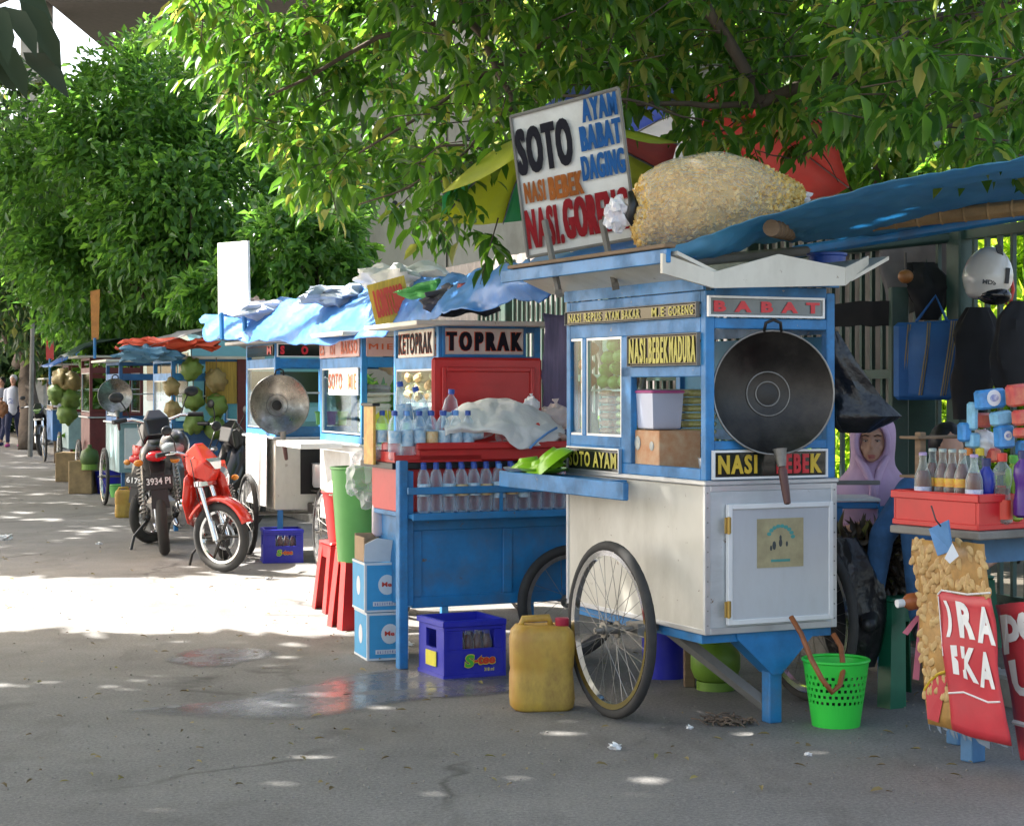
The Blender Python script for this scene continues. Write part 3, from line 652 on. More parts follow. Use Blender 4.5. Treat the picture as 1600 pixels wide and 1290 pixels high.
def wok(label, M, r=.245, depth=.1, group=None, shiny=False, handle=1):
    """wok seen from inside; local z = the side it opens to, local y up"""
    t = thing('wok', label, 'wok', M=M, group=group)
    pr = [(r, 0), (r * 1.0, .004)]; pr = []
    n = 14
    for k in range(n + 1): q = k / n; pr.append((r * q + .001, -depth * (1 - q * q)))
    b = B(); b.lathe(pr, 48, close=False); b.lathe([(p + .003, h - .004) for p, h in pr][::-1], 48, close=False)
    b.build('pan', mat('worn_iron', (.42, .38, .33), .26, .95, var=.5, scale=3, dirt=.9, dcol=(.03, .025, .02), dscale=3.5) if shiny else mat('seasoned_iron', (.028, .025, .022), .36, .55, var=.7, scale=3, dirt=.55, dcol=(.1, .085, .07), dscale=4, bump=.15), t, 0)
    b = B(); b.tube([(r * math.cos(a / 24 * math.pi), r * math.sin(a / 24 * math.pi), .001) for a in range(48)], .0042, 8, True); b.build('rim', STEEL, t, 0)
    for rr, d in ((.36, .012), (.2, .01)):
        b = B(); z = -depth * (1 - rr * rr) + .003; b.tube([(r * rr * math.cos(a / 18 * math.pi), r * rr * math.sin(a / 18 * math.pi), z) for a in range(36)], r * .012, 6, True); b.build('ring', STEEL, t, 0)
    b = B(); b.lathe([(r * .17, -depth + .004), (r * .1, -depth + .008), (.002, -depth + .009)], 24); b.build('boss', IRON, t, 30)
    b = B(); b.tube([(-.035, r - .004, 0), (-.03, r + .03, .012), (0, r + .042, .016), (.03, r + .03, .012), (.035, r - .004, 0)], .007, 8); b.build('loop_handle', IRON, t, 0)
    if handle:
        b = B(); b.lathe([(.03, -.01), (.026, .0), (.018, .06)], 14, (0.02, -r + .012, .006), (.06, -1, .1)); h = b.build('handle', STEEL, t, 40)
        b = B(); b.lathe([(.012, 0), (.019, .02), (.017, .1), (.014, .15), (.006, .155)], 12, (.024, -r - .045, .012), (.1, -1, .12)); b.build('grip', mat('dark_red_wood', (.09, .03, .022), .45), h, 40)
    return t

# ---------------------------------------------------------------- cart A : soto cart
A = Fr(1103, 7.23, 25.2)
cartA = thing('food_cart', 'nearest white and blue soto cart with black wok and tall menu board', 'food cart', M=A.M)
w_, l_, c0, c1, t0, t1 = .612, 1.2, .385, .965, .985, 1.735
b = B(); b.box((0, 0, c0), (w_, l_, c1), .004); b.build('cabinet', CREAM, cartA)
b = B()
for (p, q) in (((-.008, -.006, c0 - .008), (.018, .012, c1)), ((w_ - .02, -.006, c0 - .008), (w_ + .006, .012, c1)), ((.018, -.006, c0 - .008), (w_ - .02, .01, c0 + .02)), ((.018, -.006, c1 - .024), (w_ - .02, .01, c1)), ((-.006, .012, c0 - .008), (.01, l_, c0 + .012)), ((-.006, l_ - .015, c0 + .012), (.012, l_ + .006, c1))): b.box(p, q, .002)
b.build('edge_trim', ALU, cartA)
b = B(); b.box((.018, -.003, c0 + .02), (w_ - .02, .0, c1 - .024)); b.build('front_sheet', SHEET, cartA)
dx0, dz1 = A.f(1136, 792); dx1, dz0 = A.f(1292, 960)
dr = B().box((dx0, -.022, dz0), (dx1, -.006, dz1), .003).build('door', mat('door_sheet', (.6, .63, .66), .33, .35, var=.1, scale=3, dirt=.4, dcol=(.35, .33, .3), stretch=(2, 1, .6)), cartA)
b = B()
for p, q in (((dx0 - .012, -.03, dz0 - .014), (dx0 + .008, -.008, dz1 + .012)), ((dx1 - .008, -.03, dz0 - .014), (dx1 + .012, -.008, dz1 + .012)), ((dx0 + .008, -.03, dz0 - .014), (dx1 - .008, -.008, dz0 + .006)), ((dx0 + .008, -.03, dz1 - .008), (dx1 - .008, -.008, dz1 + .012))): b.box(p, q, .002)
b.build('door_frame', WHITEP, dr)
STK = mat('faded_paper', (.42, .36, .2), .6, var=.25, scale=14, dirt=.3)
sx0, sz1 = A.f(1178, 810); sx1, sz0 = A.f(1250, 883)
st = B().box((sx0, -.0245, sz0), (sx1, -.0222, sz1)).build('sticker', STK, dr)
GRN = mat('print_teal', (.07, .3, .27), .6); INK = mat('print_dark', (.05, .06, .06), .6)
b = B(); cx, cz = (sx0 + sx1) / 2, (sz0 + sz1) / 2
for k in range(9): a = .2 + k * .31; b.ell((cx + .06 * math.cos(a), -.0248, cz + .055 * math.sin(a) + .012), (.011, .0006, .008), n=8, m=4)
b.box((cx - .045, -.0254, sz0 + .022), (cx + .045, -.0246, sz0 + .032)); b.build('print', GRN, st)
b = B()
for x, z, r in ((-.03, -.01, .013), (0, .0, .012), (-.045, -.02, .008), (.03, -.005, .008), (0, .02, .008)): b.ell((cx + x, -.025, cz + z), (r * .7, .0008, r * 1.4), n=8, m=4)
b.build('print', INK, st)
BRASS = mat('brass', (.5, .34, .1), .35, .8, var=.3, dirt=.4, dcol=(.15, .05, .02))
for z in (dz0 + .05, dz1 - .07):
    hb = B().box((dx0 - .032, -.036, z - .032), (dx0 - .002, -.03, z + .032), .002); hb.cyl((dx0 - .015, -.037, z - .034), (dx0 - .015, -.037, z + .034), .006, n=8); hb.build('hinge', BRASS, dr)
b = B()
for k in range(10):
    for x in (.004, w_ - .008): b.ell((x, -.008, c0 + .03 + k * .058), .003, n=6, m=4)
b.build('rivet', STEEL, cartA)
# counter and shelf on the road side
b = B(); b.box((-.012, -.012, c1), (w_ + .012, l_, t0), .004); b.build('countertop', ALU, cartA)
b = B(); b.box((-.205, .3, .895), (-.18, 1.5, .968), .004); b.box((-.18, .62, .945), (-.014, 1.5, .96)); b.build('serving_shelf', BLUE, cartA)
# glass box
def SA(px, py=HY): return A.s_(px, py)
def FA(px, py=HY): return A.f(px, py)
y_far, y_m1a, y_m1b, y_m2a, y_m2b = SA(885)[0], SA(909)[0], SA(915)[0], SA(970)[0], SA(986)[0]
y_w0 = SA(888)[0]; l_ = y_far
for x, y in ((0, 0), (w_ - .04, 0), (0, l_ - .04), (w_ - .04, l_ - .04)): B().box((x, y, t0), (x + .04, y + .04, t1), .003).build('post', BLUE, cartA)
for z0, z1, nm in ((1.69, t1, 'rail'), (1.57, 1.632, 'rail'), (t0, 1.03, 'rail')): board(cartA, 's', .04, l_ - .04, z0, z1)
for z0, z1 in ((1.71, t1 + .02), (1.585, 1.628), (1.105, 1.14), (t0, .99)): board(cartA, 'f', .04, w_ - .04, z0, z1)
board(cartA, 's', y_m2a, y_m2b, 1.03, 1.57); board(cartA, 's', y_m1b, y_m1a, 1.14, 1.57); board(cartA, 's', y_m2a, l_ - .04, 1.095, 1.14); board(cartA, 's', .04, y_m2a, 1.395, 1.44)
board(cartA, 's', y_m2a, l_ - .04, 1.085, 1.096)
for z in (1.69, 1.57, 1.12): B().box((w_ - .03, .04, z), (w_, l_ - .04, z + .045)).build('rail', BLUE, cartA); B().box((.04, l_ - .03, z), (w_ - .04, l_, z + .045)).build('rail', BLUE, cartA)
pane(cartA, 's', y_w0, y_m1a, 1.14, 1.57); pane(cartA, 's', y_m1b, y_m2a, 1.14, 1.57)
b = B().box((.06, l_ - .5, 1.335), (w_ - .05, l_ - .03, 1.345)); b.box((.05, .05, 1.0), (w_ - .05, l_ - .05, 1.006)); b.build('display_shelf', WHITE, cartA)
b = B().box((w_ - .02, .05, 1.14), (w_ - .012, l_ - .05, 1.56)); b.build('back_board', mat('blue_board', (.02, .2, .36), .6, var=.2), cartA)
sign(cartA, 's', .05, y_w0, 1.635, 1.688, '', None, DARKGL, frame=GREYWOOD, fw=.004, parts=[('NASI REPUS', .03, .3, .15, .85, YEL), ('AYAM BAKAR', .33, .6, .15, .85, YEL), ('M.E', .69, .78, .15, .85, YEL), ('GORENG', .81, .98, .15, .85, YEL)])
sign(cartA, 's', .045, y_m2b, 1.445, 1.565, '', None, DARKGL, frame=GREYWOOD, fw=.005, parts=[('NASI.', .02, .3, .06, .94, YEL), ('BEBEK', .32, .6, .06, .94, YEL), ('MADURA', .62, .98, .06, .94, YEL)], bold=.02)
ysa, ysb = SA(891)[0], SA(971)[0]
sign(cartA, 's', ysa, ysb, .99, 1.083, '', None, DARKGL, frame=ALU, fw=.006, parts=[('SOTO', .04, .46, .14, .86, YEL), ('AYAM', .52, .96, .14, .86, YEL)], bold=.03)
LRED = mat('letter_red', (.6, .02, .03), .4); LYEL = mat('letter_yellow', (.62, .42, .03), .4)
bx0, bx1 = FA(1107)[0], FA(1282)[0]
sign(cartA, 'f', bx0, bx1, 1.64, 1.705, 'B A B A T', LRED, GREYGL, frame=WHITEP, fw=.009, bold=.05, pad=.16)
nx0, nx1 = FA(1114)[0], FA(1287)[0]
sign(cartA, 'f', nx0, nx1, .998, 1.095, '', None, DARKGL, frame=WHITEP, fw=.009, parts=[('NASI', .03, .37, .12, .9, LYEL), ('BEBE', .55, .84, .1, .9, LRED), ('K', .86, .96, .1, .9, LYEL)], bold=.03)
# roof
b = B(); r0, r1 = -.2, w_ + .18
b.add([(r0, -.12, 1.86), (0, -.12, 1.78), (w_, -.12, 1.78), (r1, -.12, 1.87), (r0, l_ + .15, 1.86), (0, l_ + .15, 1.78), (w_, l_ + .15, 1.78), (r1, l_ + .15, 1.87),
       (r0, -.12, 1.875), (0, -.12, 1.795), (w_, -.12, 1.795), (r1, -.12, 1.885), (r0, l_ + .15, 1.875), (0, l_ + .15, 1.795), (w_, l_ + .15, 1.795), (r1, l_ + .15, 1.885)],
      [(0, 1, 5, 4), (1, 2, 6, 5), (2, 3, 7, 6), (8, 12, 13, 9), (9, 13, 14, 10), (10, 14, 15, 11), (0, 4, 12, 8), (3, 11, 15, 7), (0, 8, 9, 1), (1, 9, 10, 2), (2, 10, 11, 3), (4, 5, 13, 12), (5, 6, 14, 13), (6, 7, 15, 14)])
b.build('roof', CREAM, cartA)
b = B(); g = lambda px, py: A.f(px, py, -.14)
b.xz([g(1116, 450), g(1321, 446), g(1321, 418), g(1217, 397), g(1116, 425)][::1], -.14, -.122)
fas = b.build('fascia', CREAM, cartA)
xl, zl = g(1116, 425); xl2, zl2 = g(1116, 450); xr, zr = g(1321, 418); xr2, zr2 = g(1321, 446)
b = B(); b.add([(xl, -.142, zl2), (xl, -.142, zl), (xl - .2, -.09, zl + .07), (xl - .2, -.09, zl2 + .055), (xl, -.124, zl2), (xl, -.124, zl), (xl - .2, -.072, zl + .07), (xl - .2, -.072, zl2 + .055)], [(0, 3, 2, 1), (4, 5, 6, 7), (0, 1, 5, 4), (1, 2, 6, 5), (2, 3, 7, 6), (3, 0, 4, 7)]); b.build('eave_board', CREAM, cartA); b = B()
b.add([(xr, -.142, zr2), (xr, -.142, zr), (xr + .15, -.09, zr + .055), (xr + .15, -.09, zr2 + .09), (xr, -.124, zr2), (xr, -.124, zr), (xr + .15, -.072, zr + .055), (xr + .15, -.072, zr2 + .09)], [(0, 1, 2, 3), (4, 7, 6, 5), (0, 4, 5, 1), (1, 5, 6, 2), (2, 6, 7, 3), (3, 7, 4, 0)])
b.build('eave_board', CREAM, cartA)
b = B(); b.box((-.235, -.1, 1.83), (-.215, l_ + .2, 1.885), .003); b.build('eave_board', BLUE, cartA)
b = B(); b.box((-.25, -.11, 1.887), (-.2, l_ + .1, 1.903), .003); b.build('batten', WOOD, cartA)
b = B(); b.box((0, -.03, 1.757), (w_, -.012, 1.79)); b.box((-.012, 0, 1.737), (0, l_, 1.79)); b.build('header', BLUE, cartA)
# front apron, brace legs, wheels
p = lambda px, py: A.f(px, py, .02)
b = B(); b.xz([p(1150, 966), p(1262, 964), p(1272, 990), p(1222, 1052), p(1208, 1054), p(1152, 998)], .02, .12); b.build('apron', BLUE, cartA)
b = B(); b.box((.0, .03, c0 - .045), (w_, .07, c0 - .009)); b.box((.02, .07, c0 - .05), (.06, 1.15, c0 - .009)); b.box((w_ - .06, .07, c0 - .05), (w_ - .02, 1.15, c0 - .009)); b.build('chassis', BLUE, cartA)
lx = A.f(1208, 1050, .05)[0]; b = B(); b.box((lx - .03, .03, 0), (lx + .03, .09, c0 - .05), .004); b.build('leg', BLUE2, cartA)
b = B(); b.X = Matrix.Identity(4); b.cyl((.04, .35, c0 - .03), (lx, .1, .06), .028, n=4); b.build('brace', GREYWOOD, cartA)
b = B(); b.cyl((w_ - .06, .4, c0 - .03), (lx, .1, .06), .02, n=4); b.build('brace', GREYWOOD, cartA)
b = B(); b.cyl((-.27, .42, .36), (w_ + .22, .42, .36), .014, n=8); b.box((-.1, .37, .33), (-.02, .47, .384)); b.build('axle', STEEL, cartA)
wheel(cartA, (-.2, .42, .362), .362, 'x', nsp=36, wid=.042); wheel(cartA, (w_ + .15, .42, .362), .362, 'x', nsp=36, wid=.042)

# wok hung on the front of cart A
def facing(fr, px, py, y, tilt=0, yawoff=0):
    x, z = fr.f(px, py, y); X = Matrix((( 1, 0, 0, x), (0, 0, -1, y), (0, 1, 0, z), (0, 0, 0, 1)))
    return fr.M @ Matrix.Translation((x, y, z)) @ Matrix.Rotation(R(yawoff), 4, 'Z') @ Matrix.Rotation(R(90 + tilt), 4, 'X')
wok('large black wok hung by its loop on the front of the nearest cart', facing(A, 1209, 613, -.06, -4, -18), .246, .1)

# sign on the roof
SGN = mat('sign_white', (.62, .62, .58), .5, var=.08, dirt=.45, dcol=(.3, .28, .24), dscale=5)
t = thing('signboard', 'white menu board reading SOTO and NASI.GORENG on two legs above the nearest cart', 'sign', W(900, 400, 8.0))
def q4(par, c, m, name, th=.012):
    c = [Vector(v) for v in c]; n = (c[1] - c[0]).cross(c[3] - c[0]).normalized()
    b = B(); b.add([*c, *[v - n * -th for v in c]], [(0, 1, 2, 3), (7, 6, 5, 4), (0, 4, 5, 1), (1, 5, 6, 2), (2, 6, 7, 3), (3, 7, 4, 0)]); return b.build(name, m, par), n
base = W(900, 400, 8.0)
cor = [W(826, 402, 8.2) - base, W(996, 372, 7.95) - base, W(967, 138, 7.95) - base, W(799, 183, 8.2) - base]
sb, nn = q4(t, [cor[3], cor[2], cor[1], cor[0]], SGN, 'board')
def onq(c, s, u0, u1, v0, v1, m, bold, par, N, d=.016):
    o = text(par, s, (0, 0, 0), (1, 0, 0), (0, 1, 0), 1, 1, m, bold, 0, fat=.3 / len(s) ** .5)
    for vt in o.data.vertices:
        dz = vt.co.z
        u = u0 + (u1 - u0) * vt.co.x; v = v0 + (v1 - v0) * vt.co.y
        P_ = c[0] * (1 - u) * (1 - v) + c[1] * u * (1 - v) + c[2] * u * v + c[3] * (1 - u) * v; vt.co = P_ + N * (d - .0025 + dz)
    return o
NRM = -nn if nn.y > 0 else nn
LBLK = mat('letter_black', (.012, .012, .018), .8, var=.3, spec=.2); LBLU = mat('letter_blue', (.015, .09, .27), .8, var=.3, spec=.2); LBRN = mat('letter_brown', (.33, .1, .02), .8, var=.4, spec=.2); LDRED = mat('letter_dark_red', (.24, .01, .015), .8, var=.3, spec=.2)
for s, u0, u1, v0, v1, m, bo in (('SOTO', .03, .53, .57, .9, LBLK, .03), ('AYAM', .66, .97, .83, .985, LBLU, .03), ('BABAT', .62, .98, .64, .81, LBLU, .03), ('DAGING', .6, .98, .44, .61, LBLU, .025), ('NASI', .05, .24, .37, .52, LBRN, .03), ('BEBEK', .28, .59, .36, .52, LBRN, .035), ('NASI.', .03, .36, .05, .33, LDRED, .03), ('GORENG', .38, .96, .07, .35, LDRED, .03)):
    onq(cor, s, u0, u1, v0, v1, m, bo, sb, NRM)
b = B()
for i in range(4): b.cyl(cor[i] + NRM * .008, cor[(i + 1) % 4] + NRM * .008, .008, n=6)
b.build('frame', GREYWOOD, sb)
for a, Y in (((856, 345, 874, 462), 8.12), ((945, 345, 962, 450), 7.86)):
    b = B(); b.cyl(W(a[0], a[1], Y) - base + NRM * .03, W(a[2], a[3], Y - .12) - base, .016, n=6); b.cyl(W(a[2] - 6, a[3] - 2, Y - .12) - base, W(a[2] + 5, a[3] - 4, Y - .12) - base, .018, n=6); b.build('leg', GREYWOOD, t)

# ---------------------------------------------------------------- drinks cart B
Bf = Fr(622, 8.83, 24)
cb = thing('drinks_cart', 'long blue drinks cart with panelled side, bicycle wheel and rows of bottles', 'food cart', M=Bf.M)
wB = 1.12
def FB(px, py, y=0): return Bf.f(px, py, y)
b = B(); b.box((0, -.02, 0), (.045, .035, 1.0), .004); b.build('leg', BLUE, cb)
b = B(); b.box((.1, .42, 0), (.145, .46, .3), .004); b.build('leg', BLUE, cb)
b = B(); b.box((.08, .03, .285), (wB, .5, .72), .004); b.build('body', BLUE2, cb)
b = B()
for p_, q_ in (((.08, .018, .285), (wB, .03, .34)), ((.08, .018, .66), (wB, .03, .715)), ((.08, .018, .34), (.13, .03, .66)), ((.56, .018, .34), (.61, .03, .66)), ((wB - .06, .018, .34), (wB, .03, .66))): b.box(p_, q_, .003)
b.build('panel_frame', BLUE2, cb)
b = B(); b.box((.045, -.07, .722), (wB, .5, .745), .003); b.box((.045, -.085, .715), (wB, -.071, .75), .003); b.build('bottle_shelf', BLUE2, cb)
b = B(); b.box((.02, -.085, .84), (wB, -.07, .875), .003); b.build('rail', BLUE2, cb)
for x in (.5, wB - .02): b = B(); b.box((x, -.083, .75), (x + .015, -.072, .84)); b.build('baluster', BLUE2, cb)
b = B(); b.box((.0, .08, .955), (wB, .55, .985), .003); b.build('ledge', BLACK, cb)
b = B(); b.box((.045, .1, .745), (wB, .5, .955), .004); b.build('cool_box', REDP, cb)
b = B(); b.box((.045, .0, .3), (.08, .06, .95), .003); b.build('side_board', BLUE, cb)
wx, wz = FB(884, 952, .0); wheel(cb, (wx, -.045, .285), .285, 'y', nsp=14, wid=.05, rim_m=STEEL)
b = B(); b.cyl((wx, -.1, .285), (wx, .5, .285), .012, n=8); b.build('axle', STEEL, cb)
# red cooler on top with its lid standing open
cx0 = FB(650, 720, .12)[0]
t = thing('cooler', 'red plastic cool box with its panelled lid standing open behind the bottles', 'cool box', M=Bf.M @ Matrix.Translation((cx0, .1, .987)))
b = B(); b.box((0, 0, 0), (.9, .025, .085), .01); b.box((0, .5, 0), (.9, .525, .085), .01); b.box((0, .025, 0), (.025, .5, .085), .01); b.box((.875, .025, 0), (.9, .5, .085), .01); b.box((.025, .025, 0), (.875, .5, .02)); b.box((-.01, -.02, .06), (.91, 0, .095), .006); b.build('tub', REDP, t)
lx0, lz1 = Bf.f(677, 558, .66); lx1, lz0 = Bf.f(849, 700, .66)
lx0 -= cx0; lx1 -= cx0; lz1 -= .987; b = B(); b.box((lx0, .57, .02), (lx1, .6, lz1), .018); lid = b.build('lid', REDP, t)
b = B(); b.box((lx0 + .05, .556, .05), (lx0 + .075, .57, lz1 - .05), .004); b.box((lx1 - .075, .556, .05), (lx1 - .05, .57, lz1 - .05), .004); b.box((lx0 + .075, .556, lz1 - .075), (lx1 - .075, .57, lz1 - .05), .004)
for k in range(5): b.box((lx0 + .09, .565, .08 + k * .075), (lx1 - .09, .572, .088 + k * .075))
b.build('ridge', REDP, lid)
tr0 = FB(607, 720, .05)[0]
b = B(); b.box((0, 0, 0), (.46, .4, .008)); b.box((0, 0, .008), (.46, .008, .035), .003); b.box((0, .392, .008), (.46, .4, .05), .003); b.box((0, .008, .008), (.008, .392, .05)); b.box((.452, .008, .008), (.46, .392, .05))
t = b.build('tray', REDP); t.matrix_world = Bf.M @ Matrix.Translation((.02, .1, .987)); t.location = t.matrix_world.translation; tag(t, 'red tray holding the piled water bottles at the left end of the drinks cart', 'tray')

# ---------------------------------------------------------------- generic cart
def cart(fr, label, w=.62, l=.9, z0=.4, z1=.95, z2=1.72, frame=BLUE, cab=CREAM, inner=True, wheels=True, group='food carts in the row', roof=CREAM, wx=.06, wr=.33, header=.13):
    c = thing('food_cart', label, 'food cart', M=fr.M, group=group)
    b = B(); b.box((0, 0, z0), (w, l, z1), .005); b.build('cabinet', cab, c)
    b = B(); b.box((-.03, -.03, z1), (w + .03, l + .03, z1 + .02), .004); b.build('countertop', ALU, c)
    for x, y in ((0, 0), (w - .04, 0), (0, l - .04), (w - .04, l - .04)): B().box((x, y, z1 + .02), (x + .04, y + .04, z2), .003).build('post', frame, c)
    b = B(); h = header
    for za, zb in ((z2 - .03, z2), (z2 - h - .07, z2 - h), (z1 + .02, z1 + .07)):
        b.box((.04, 0, za), (w - .04, .028, zb)); b.box((0, .04, za), (.028, l - .04, zb)); b.box((w - .028, .04, za), (w, l - .04, zb)); b.box((.04, l - .028, za), (w - .04, l, zb))
    b.build('rail', frame, c)
    b = B(); b.box((-.16, -.1, z2 + .002), (w + .12, l + .1, z2 + .03), .004); b.build('roof', roof, c)
    for x in (.03, w - .07): B().box((x, .03, 0), (x + .04, .07, z0), .003).build('leg', frame, c)
    if wheels:
        wheel(c, (-.075, l * .6, wr), wr, 'x', nsp=20); wheel(c, (w + .075, l * .6, wr), wr, 'x', nsp=20)
        B().cyl((-.1, l * .6, wr), (w + .1, l * .6, wr), .012, n=8).build('axle', STEEL, c)
    pane(c, 's', .04, l - .04, z1 + .08, z2 - h - .07); pane(c, 's', .04, l - .04, z1 + .08, z2 - h - .07, pos=w - .014); 
    if inner: B().box((.04, .04, (z1 + z2) / 2 - .02), (w - .04, l - .04, (z1 + z2) / 2 - .01)).build('display_shelf', WHITE, c)
    return c
SGC = mat('sign_cream', (.6, .56, .48), .5, var=.12, dirt=.3); ORNG = mat('letter_orange', (.62, .1, .02), .5); PINKB = mat('sign_pink', (.6, .36, .32), .5, var=.15, dirt=.3)
# C : ketoprak cart
C = Fr(685, 10.4, 20)
cartC = cart(C, 'blue ketoprak cart with TOPRAK sign just behind the drinks cart', .62, .9, z2=1.7, header=.17)
sign(cartC, 'f', *[C.f(q)[0] for q in (694, 817)], 1.54, 1.69, 'TOPRAK', LBLK, SGC, out=ORNG, bold=.025, frame=BLUE, pad=.14, fat=.35)
sign(cartC, 's', *[C.s_(q)[0] for q in (625, 680)], 1.53, 1.69, 'KETOPRAK', LBLK, SGC, out=ORNG, bold=.02, pad=.12)
# D
D = Fr(565, 12.4, 20)
cd = cart(D, 'white and blue cart with pink header, its road side bright in the sun', .62, 1.15, z2=1.7, cab=WHITE, header=.14)
sign(cd, 'f', .03, .59, 1.565, 1.695, 'MIE AYAM', ORNG, PINKB, pad=.35, bold=0)
sign(cd, 's', .03, 1.12, 1.565, 1.695, 'ES   ISI   BAKSO', ORNG, PINKB, pad=.15)
sign(cd, 's', .06, .85, 1.3, 1.49, 'SOTO   MIE', ORNG, WHITE, pad=.2, pos=-.001)
b = B().box((-.34, .35, .93), (-.04, 1.1, .97), .004); b.build('serving_shelf', WHITE, cd)
# E
E = Fr(430, 14.3, 20)
ce = cart(E, 'cream cart with an open stove bay and a worn wok hanging on its corner', .66, 1.1, z2=1.7, cab=CREAM, header=.12)
sign(ce, 'f', .02, .64, 1.6, 1.69, 'S     O     T     O', LRED, DARKGL, frame=WHITEP, fw=.008, bold=.05)
sign(ce, 's', .03, 1.0, 1.6, 1.69, 'MIE', LRED, DARKGL, parts=[('M', .8, .95, .15, .85, LRED)])
b = B().box((.2, -.004, .52), (.6, -.001, .9)); b.build('stove_bay', mat('soot', (.015, .013, .012), .8), ce)  # flat near-black sheet on the cabinet front: the open bay's shade put into colour
b = B().box((.02, -.03, 1.0), (.6, -.006, 1.05)); b.build('shelf_edge', BLUE, ce)
wok('worn wok with shiny patches hung on the corner of the cream cart', facing(E, 437, 632, -.12, -4, 0), .232, .1, shiny=True)
t = thing('cooking_pot', 'aluminium pot on a small stove in front of the cream cart', 'pot', E.M @ Vector((.4, -.16, .58)), R(20))
B().lathe([(.13, 0), (.14, .02), (.14, .18), (.148, .185)], 28).build('pot', ALU, t, 40)
b = B(); b.lathe([(.15, -.03), (.15, -.02)], 20); [b.cyl((.13 * math.cos(a), .13 * math.sin(a), -.18), (.13 * math.cos(a), .13 * math.sin(a), -.02), .008, n=6) for a in (.6, 2.2, 3.8, 5.4)]; b.box((-.16, -.1, -.2), (.16, .1, -.12), .01); b.build('stove', IRON, t, 40)
# F..J further carts
DKB = mat('weathered_blue', (.03, .13, .32), .6, var=.3, dirt=.5); MAR = mat('maroon_paint', (.13, .02, .02), .5, var=.3, dirt=.3); TEAL = mat('pale_teal', (.24, .36, .37), .5, var=.2, dirt=.3)
Ff = Fr(268, 17.3, 20); cf = cart(Ff, 'blue coconut cart hung with green coconuts beside the motorcycles', .75, 1.1, z2=1.62, cab=DKB)
B().box((.32, -.012, 1.2), (.62, -.002, 1.6), .002).build('slat_panel', mat('yellow_slats', (.5, .33, .05), .6, var=.4, scale=20, stretch=(6, 1, .2)), cf)
B().box((.62, -.04, .4), (.74, -.01, 1.64), .004).build('corner_board', MAR, cf)
Gf = Fr(186, 20.6, 20); cg = cart(Gf, 'pale teal cart with a round wok on its front, left of the coconut cart', .7, 1.1, z2=1.64, cab=TEAL, frame=DKB)
B().box((.06, -.02, .45), (.5, -.006, .9), .004).build('door', WHITE, cg)
wok('grey wok hung on the front of the pale teal cart', facing(Gf, 180, 618, -.12, -3, 0), .19, .07, shiny=True)
Hf = Fr(140, 24.3, 19); ch = cart(Hf, 'maroon cart with folded dark umbrella on its roof', .7, 1.1, z2=1.75, cab=MAR, frame=MAR)
If = Fr(107, 28.5, 19); ci = cart(If, 'small green grey cart behind the maroon one', .7, 1.1, z2=1.7, cab=TEAL, frame=MAR)
Jf = Fr(82, 33, 19); cj = cart(Jf, 'farthest cart stacked with white bags', .7, 1.2, z2=1.5, cab=DKB, frame=WOOD)
for fr, lb, c1_, c2_ in ((Ff, 'grey tarpaulin sagging over the coconut cart', (.3, .29, .28), .3), (Hf, 'dark green umbrella cloth over the maroon cart', (.05, .09, .08), .2), (If, 'blue tarpaulin over the small green grey cart', (.04, .16, .5), .3)):
    o = fr.M; L = [[o @ Vector((x, y, z)) for x, z in ((-.3, 1.68), (0, 1.82), (.35, 1.9), (.8, 1.84), (1.05, 1.74))] for y in (-.25, .5, 1.4)]
    if fr is Hf: L = [[p + Vector((0, 0, .1)) for p in r] for r in L]
    tag(clothify(sheet(L, 16, 10, .05, 3, seed=c2_ * 10).build('tarpaulin', tarpmat('tarp_' + lb.split()[0], c1_), None, 0, loc=o @ Vector((0, 0, 1.7)))), lb, 'tarpaulin')

# ---------------------------------------------------------------- tarps on the row
TARP = tarpmat('blue_tarp', (.045, .22, .6), .25)
TARPD = tarpmat('blue_tarp_dull', (.11, .34, .52), .45, .55, 9)
rows = [[W(312, 494, 15.6), W(420, 470, 14.6), W(520, 456, 13.6), W(640, 440, 12.4), W(700, 428, 11.2), W(760, 420, 10.4), W(830, 408, 9.6)],
        [W(318, 508, 15.2), W(425, 504, 14.0), W(520, 496, 13.0), W(640, 472, 11.8), W(700, 458, 10.6), W(765, 446, 10.0), W(835, 430, 9.2)],
        [W(322, 532, 14.9), W(430, 534, 13.7), W(520, 534, 12.6), W(636, 514, 11.5), W(700, 488, 10.2), W(780, 478, 9.9), W(880, 452, 9.1)]]
tag(clothify(sheet(rows, 90, 24, .045, 3.5, 3).build('tarpaulin', TARP, None, 0, loc=W(520, 500, 13))), 'long bright blue tarpaulin draped over the sunlit carts up to the ketoprak cart', 'tarpaulin')
rows = [[W(812, 446, 8.7), W(900, 434, 8.3), W(1005, 416, 7.6), W(1090, 398, 7.3)], [W(806, 428, 9.0), W(900, 398, 8.9), W(1000, 384, 8.5), W(1090, 362, 8.3)], [W(835, 404, 9.8), W(920, 378, 9.6), W(1010, 362, 9.4), W(1100, 345, 9.2)]]
tag(clothify(sheet(rows, 30, 12, .02, 5, 8).build('tarpaulin', TARP, None, 0, loc=W(900, 420, 8.6))), 'blue plastic sheet lying on the roof of the nearest cart under the menu board', 'tarpaulin')
rows = [[W(1000, 398, 7.3), W(1100, 372, 7.25), W(1180, 340, 7.2), W(1260, 318, 7.1), W(1380, 286, 6.9), W(1500, 262, 6.7), W(1640, 236, 6.5)],
        [W(1010, 408, 7.3), W(1105, 392, 7.3), W(1180, 362, 7.5), W(1262, 345, 7.7), W(1380, 322, 7.7), W(1500, 296, 7.6), W(1640, 275, 7.5)],
        [W(1016, 412, 7.35), W(1108, 404, 7.5), W(1190, 380, 7.9), W(1290, 376, 8.4), W(1390, 362, 8.6), W(1500, 345, 8.7), W(1640, 325, 8.8)]]
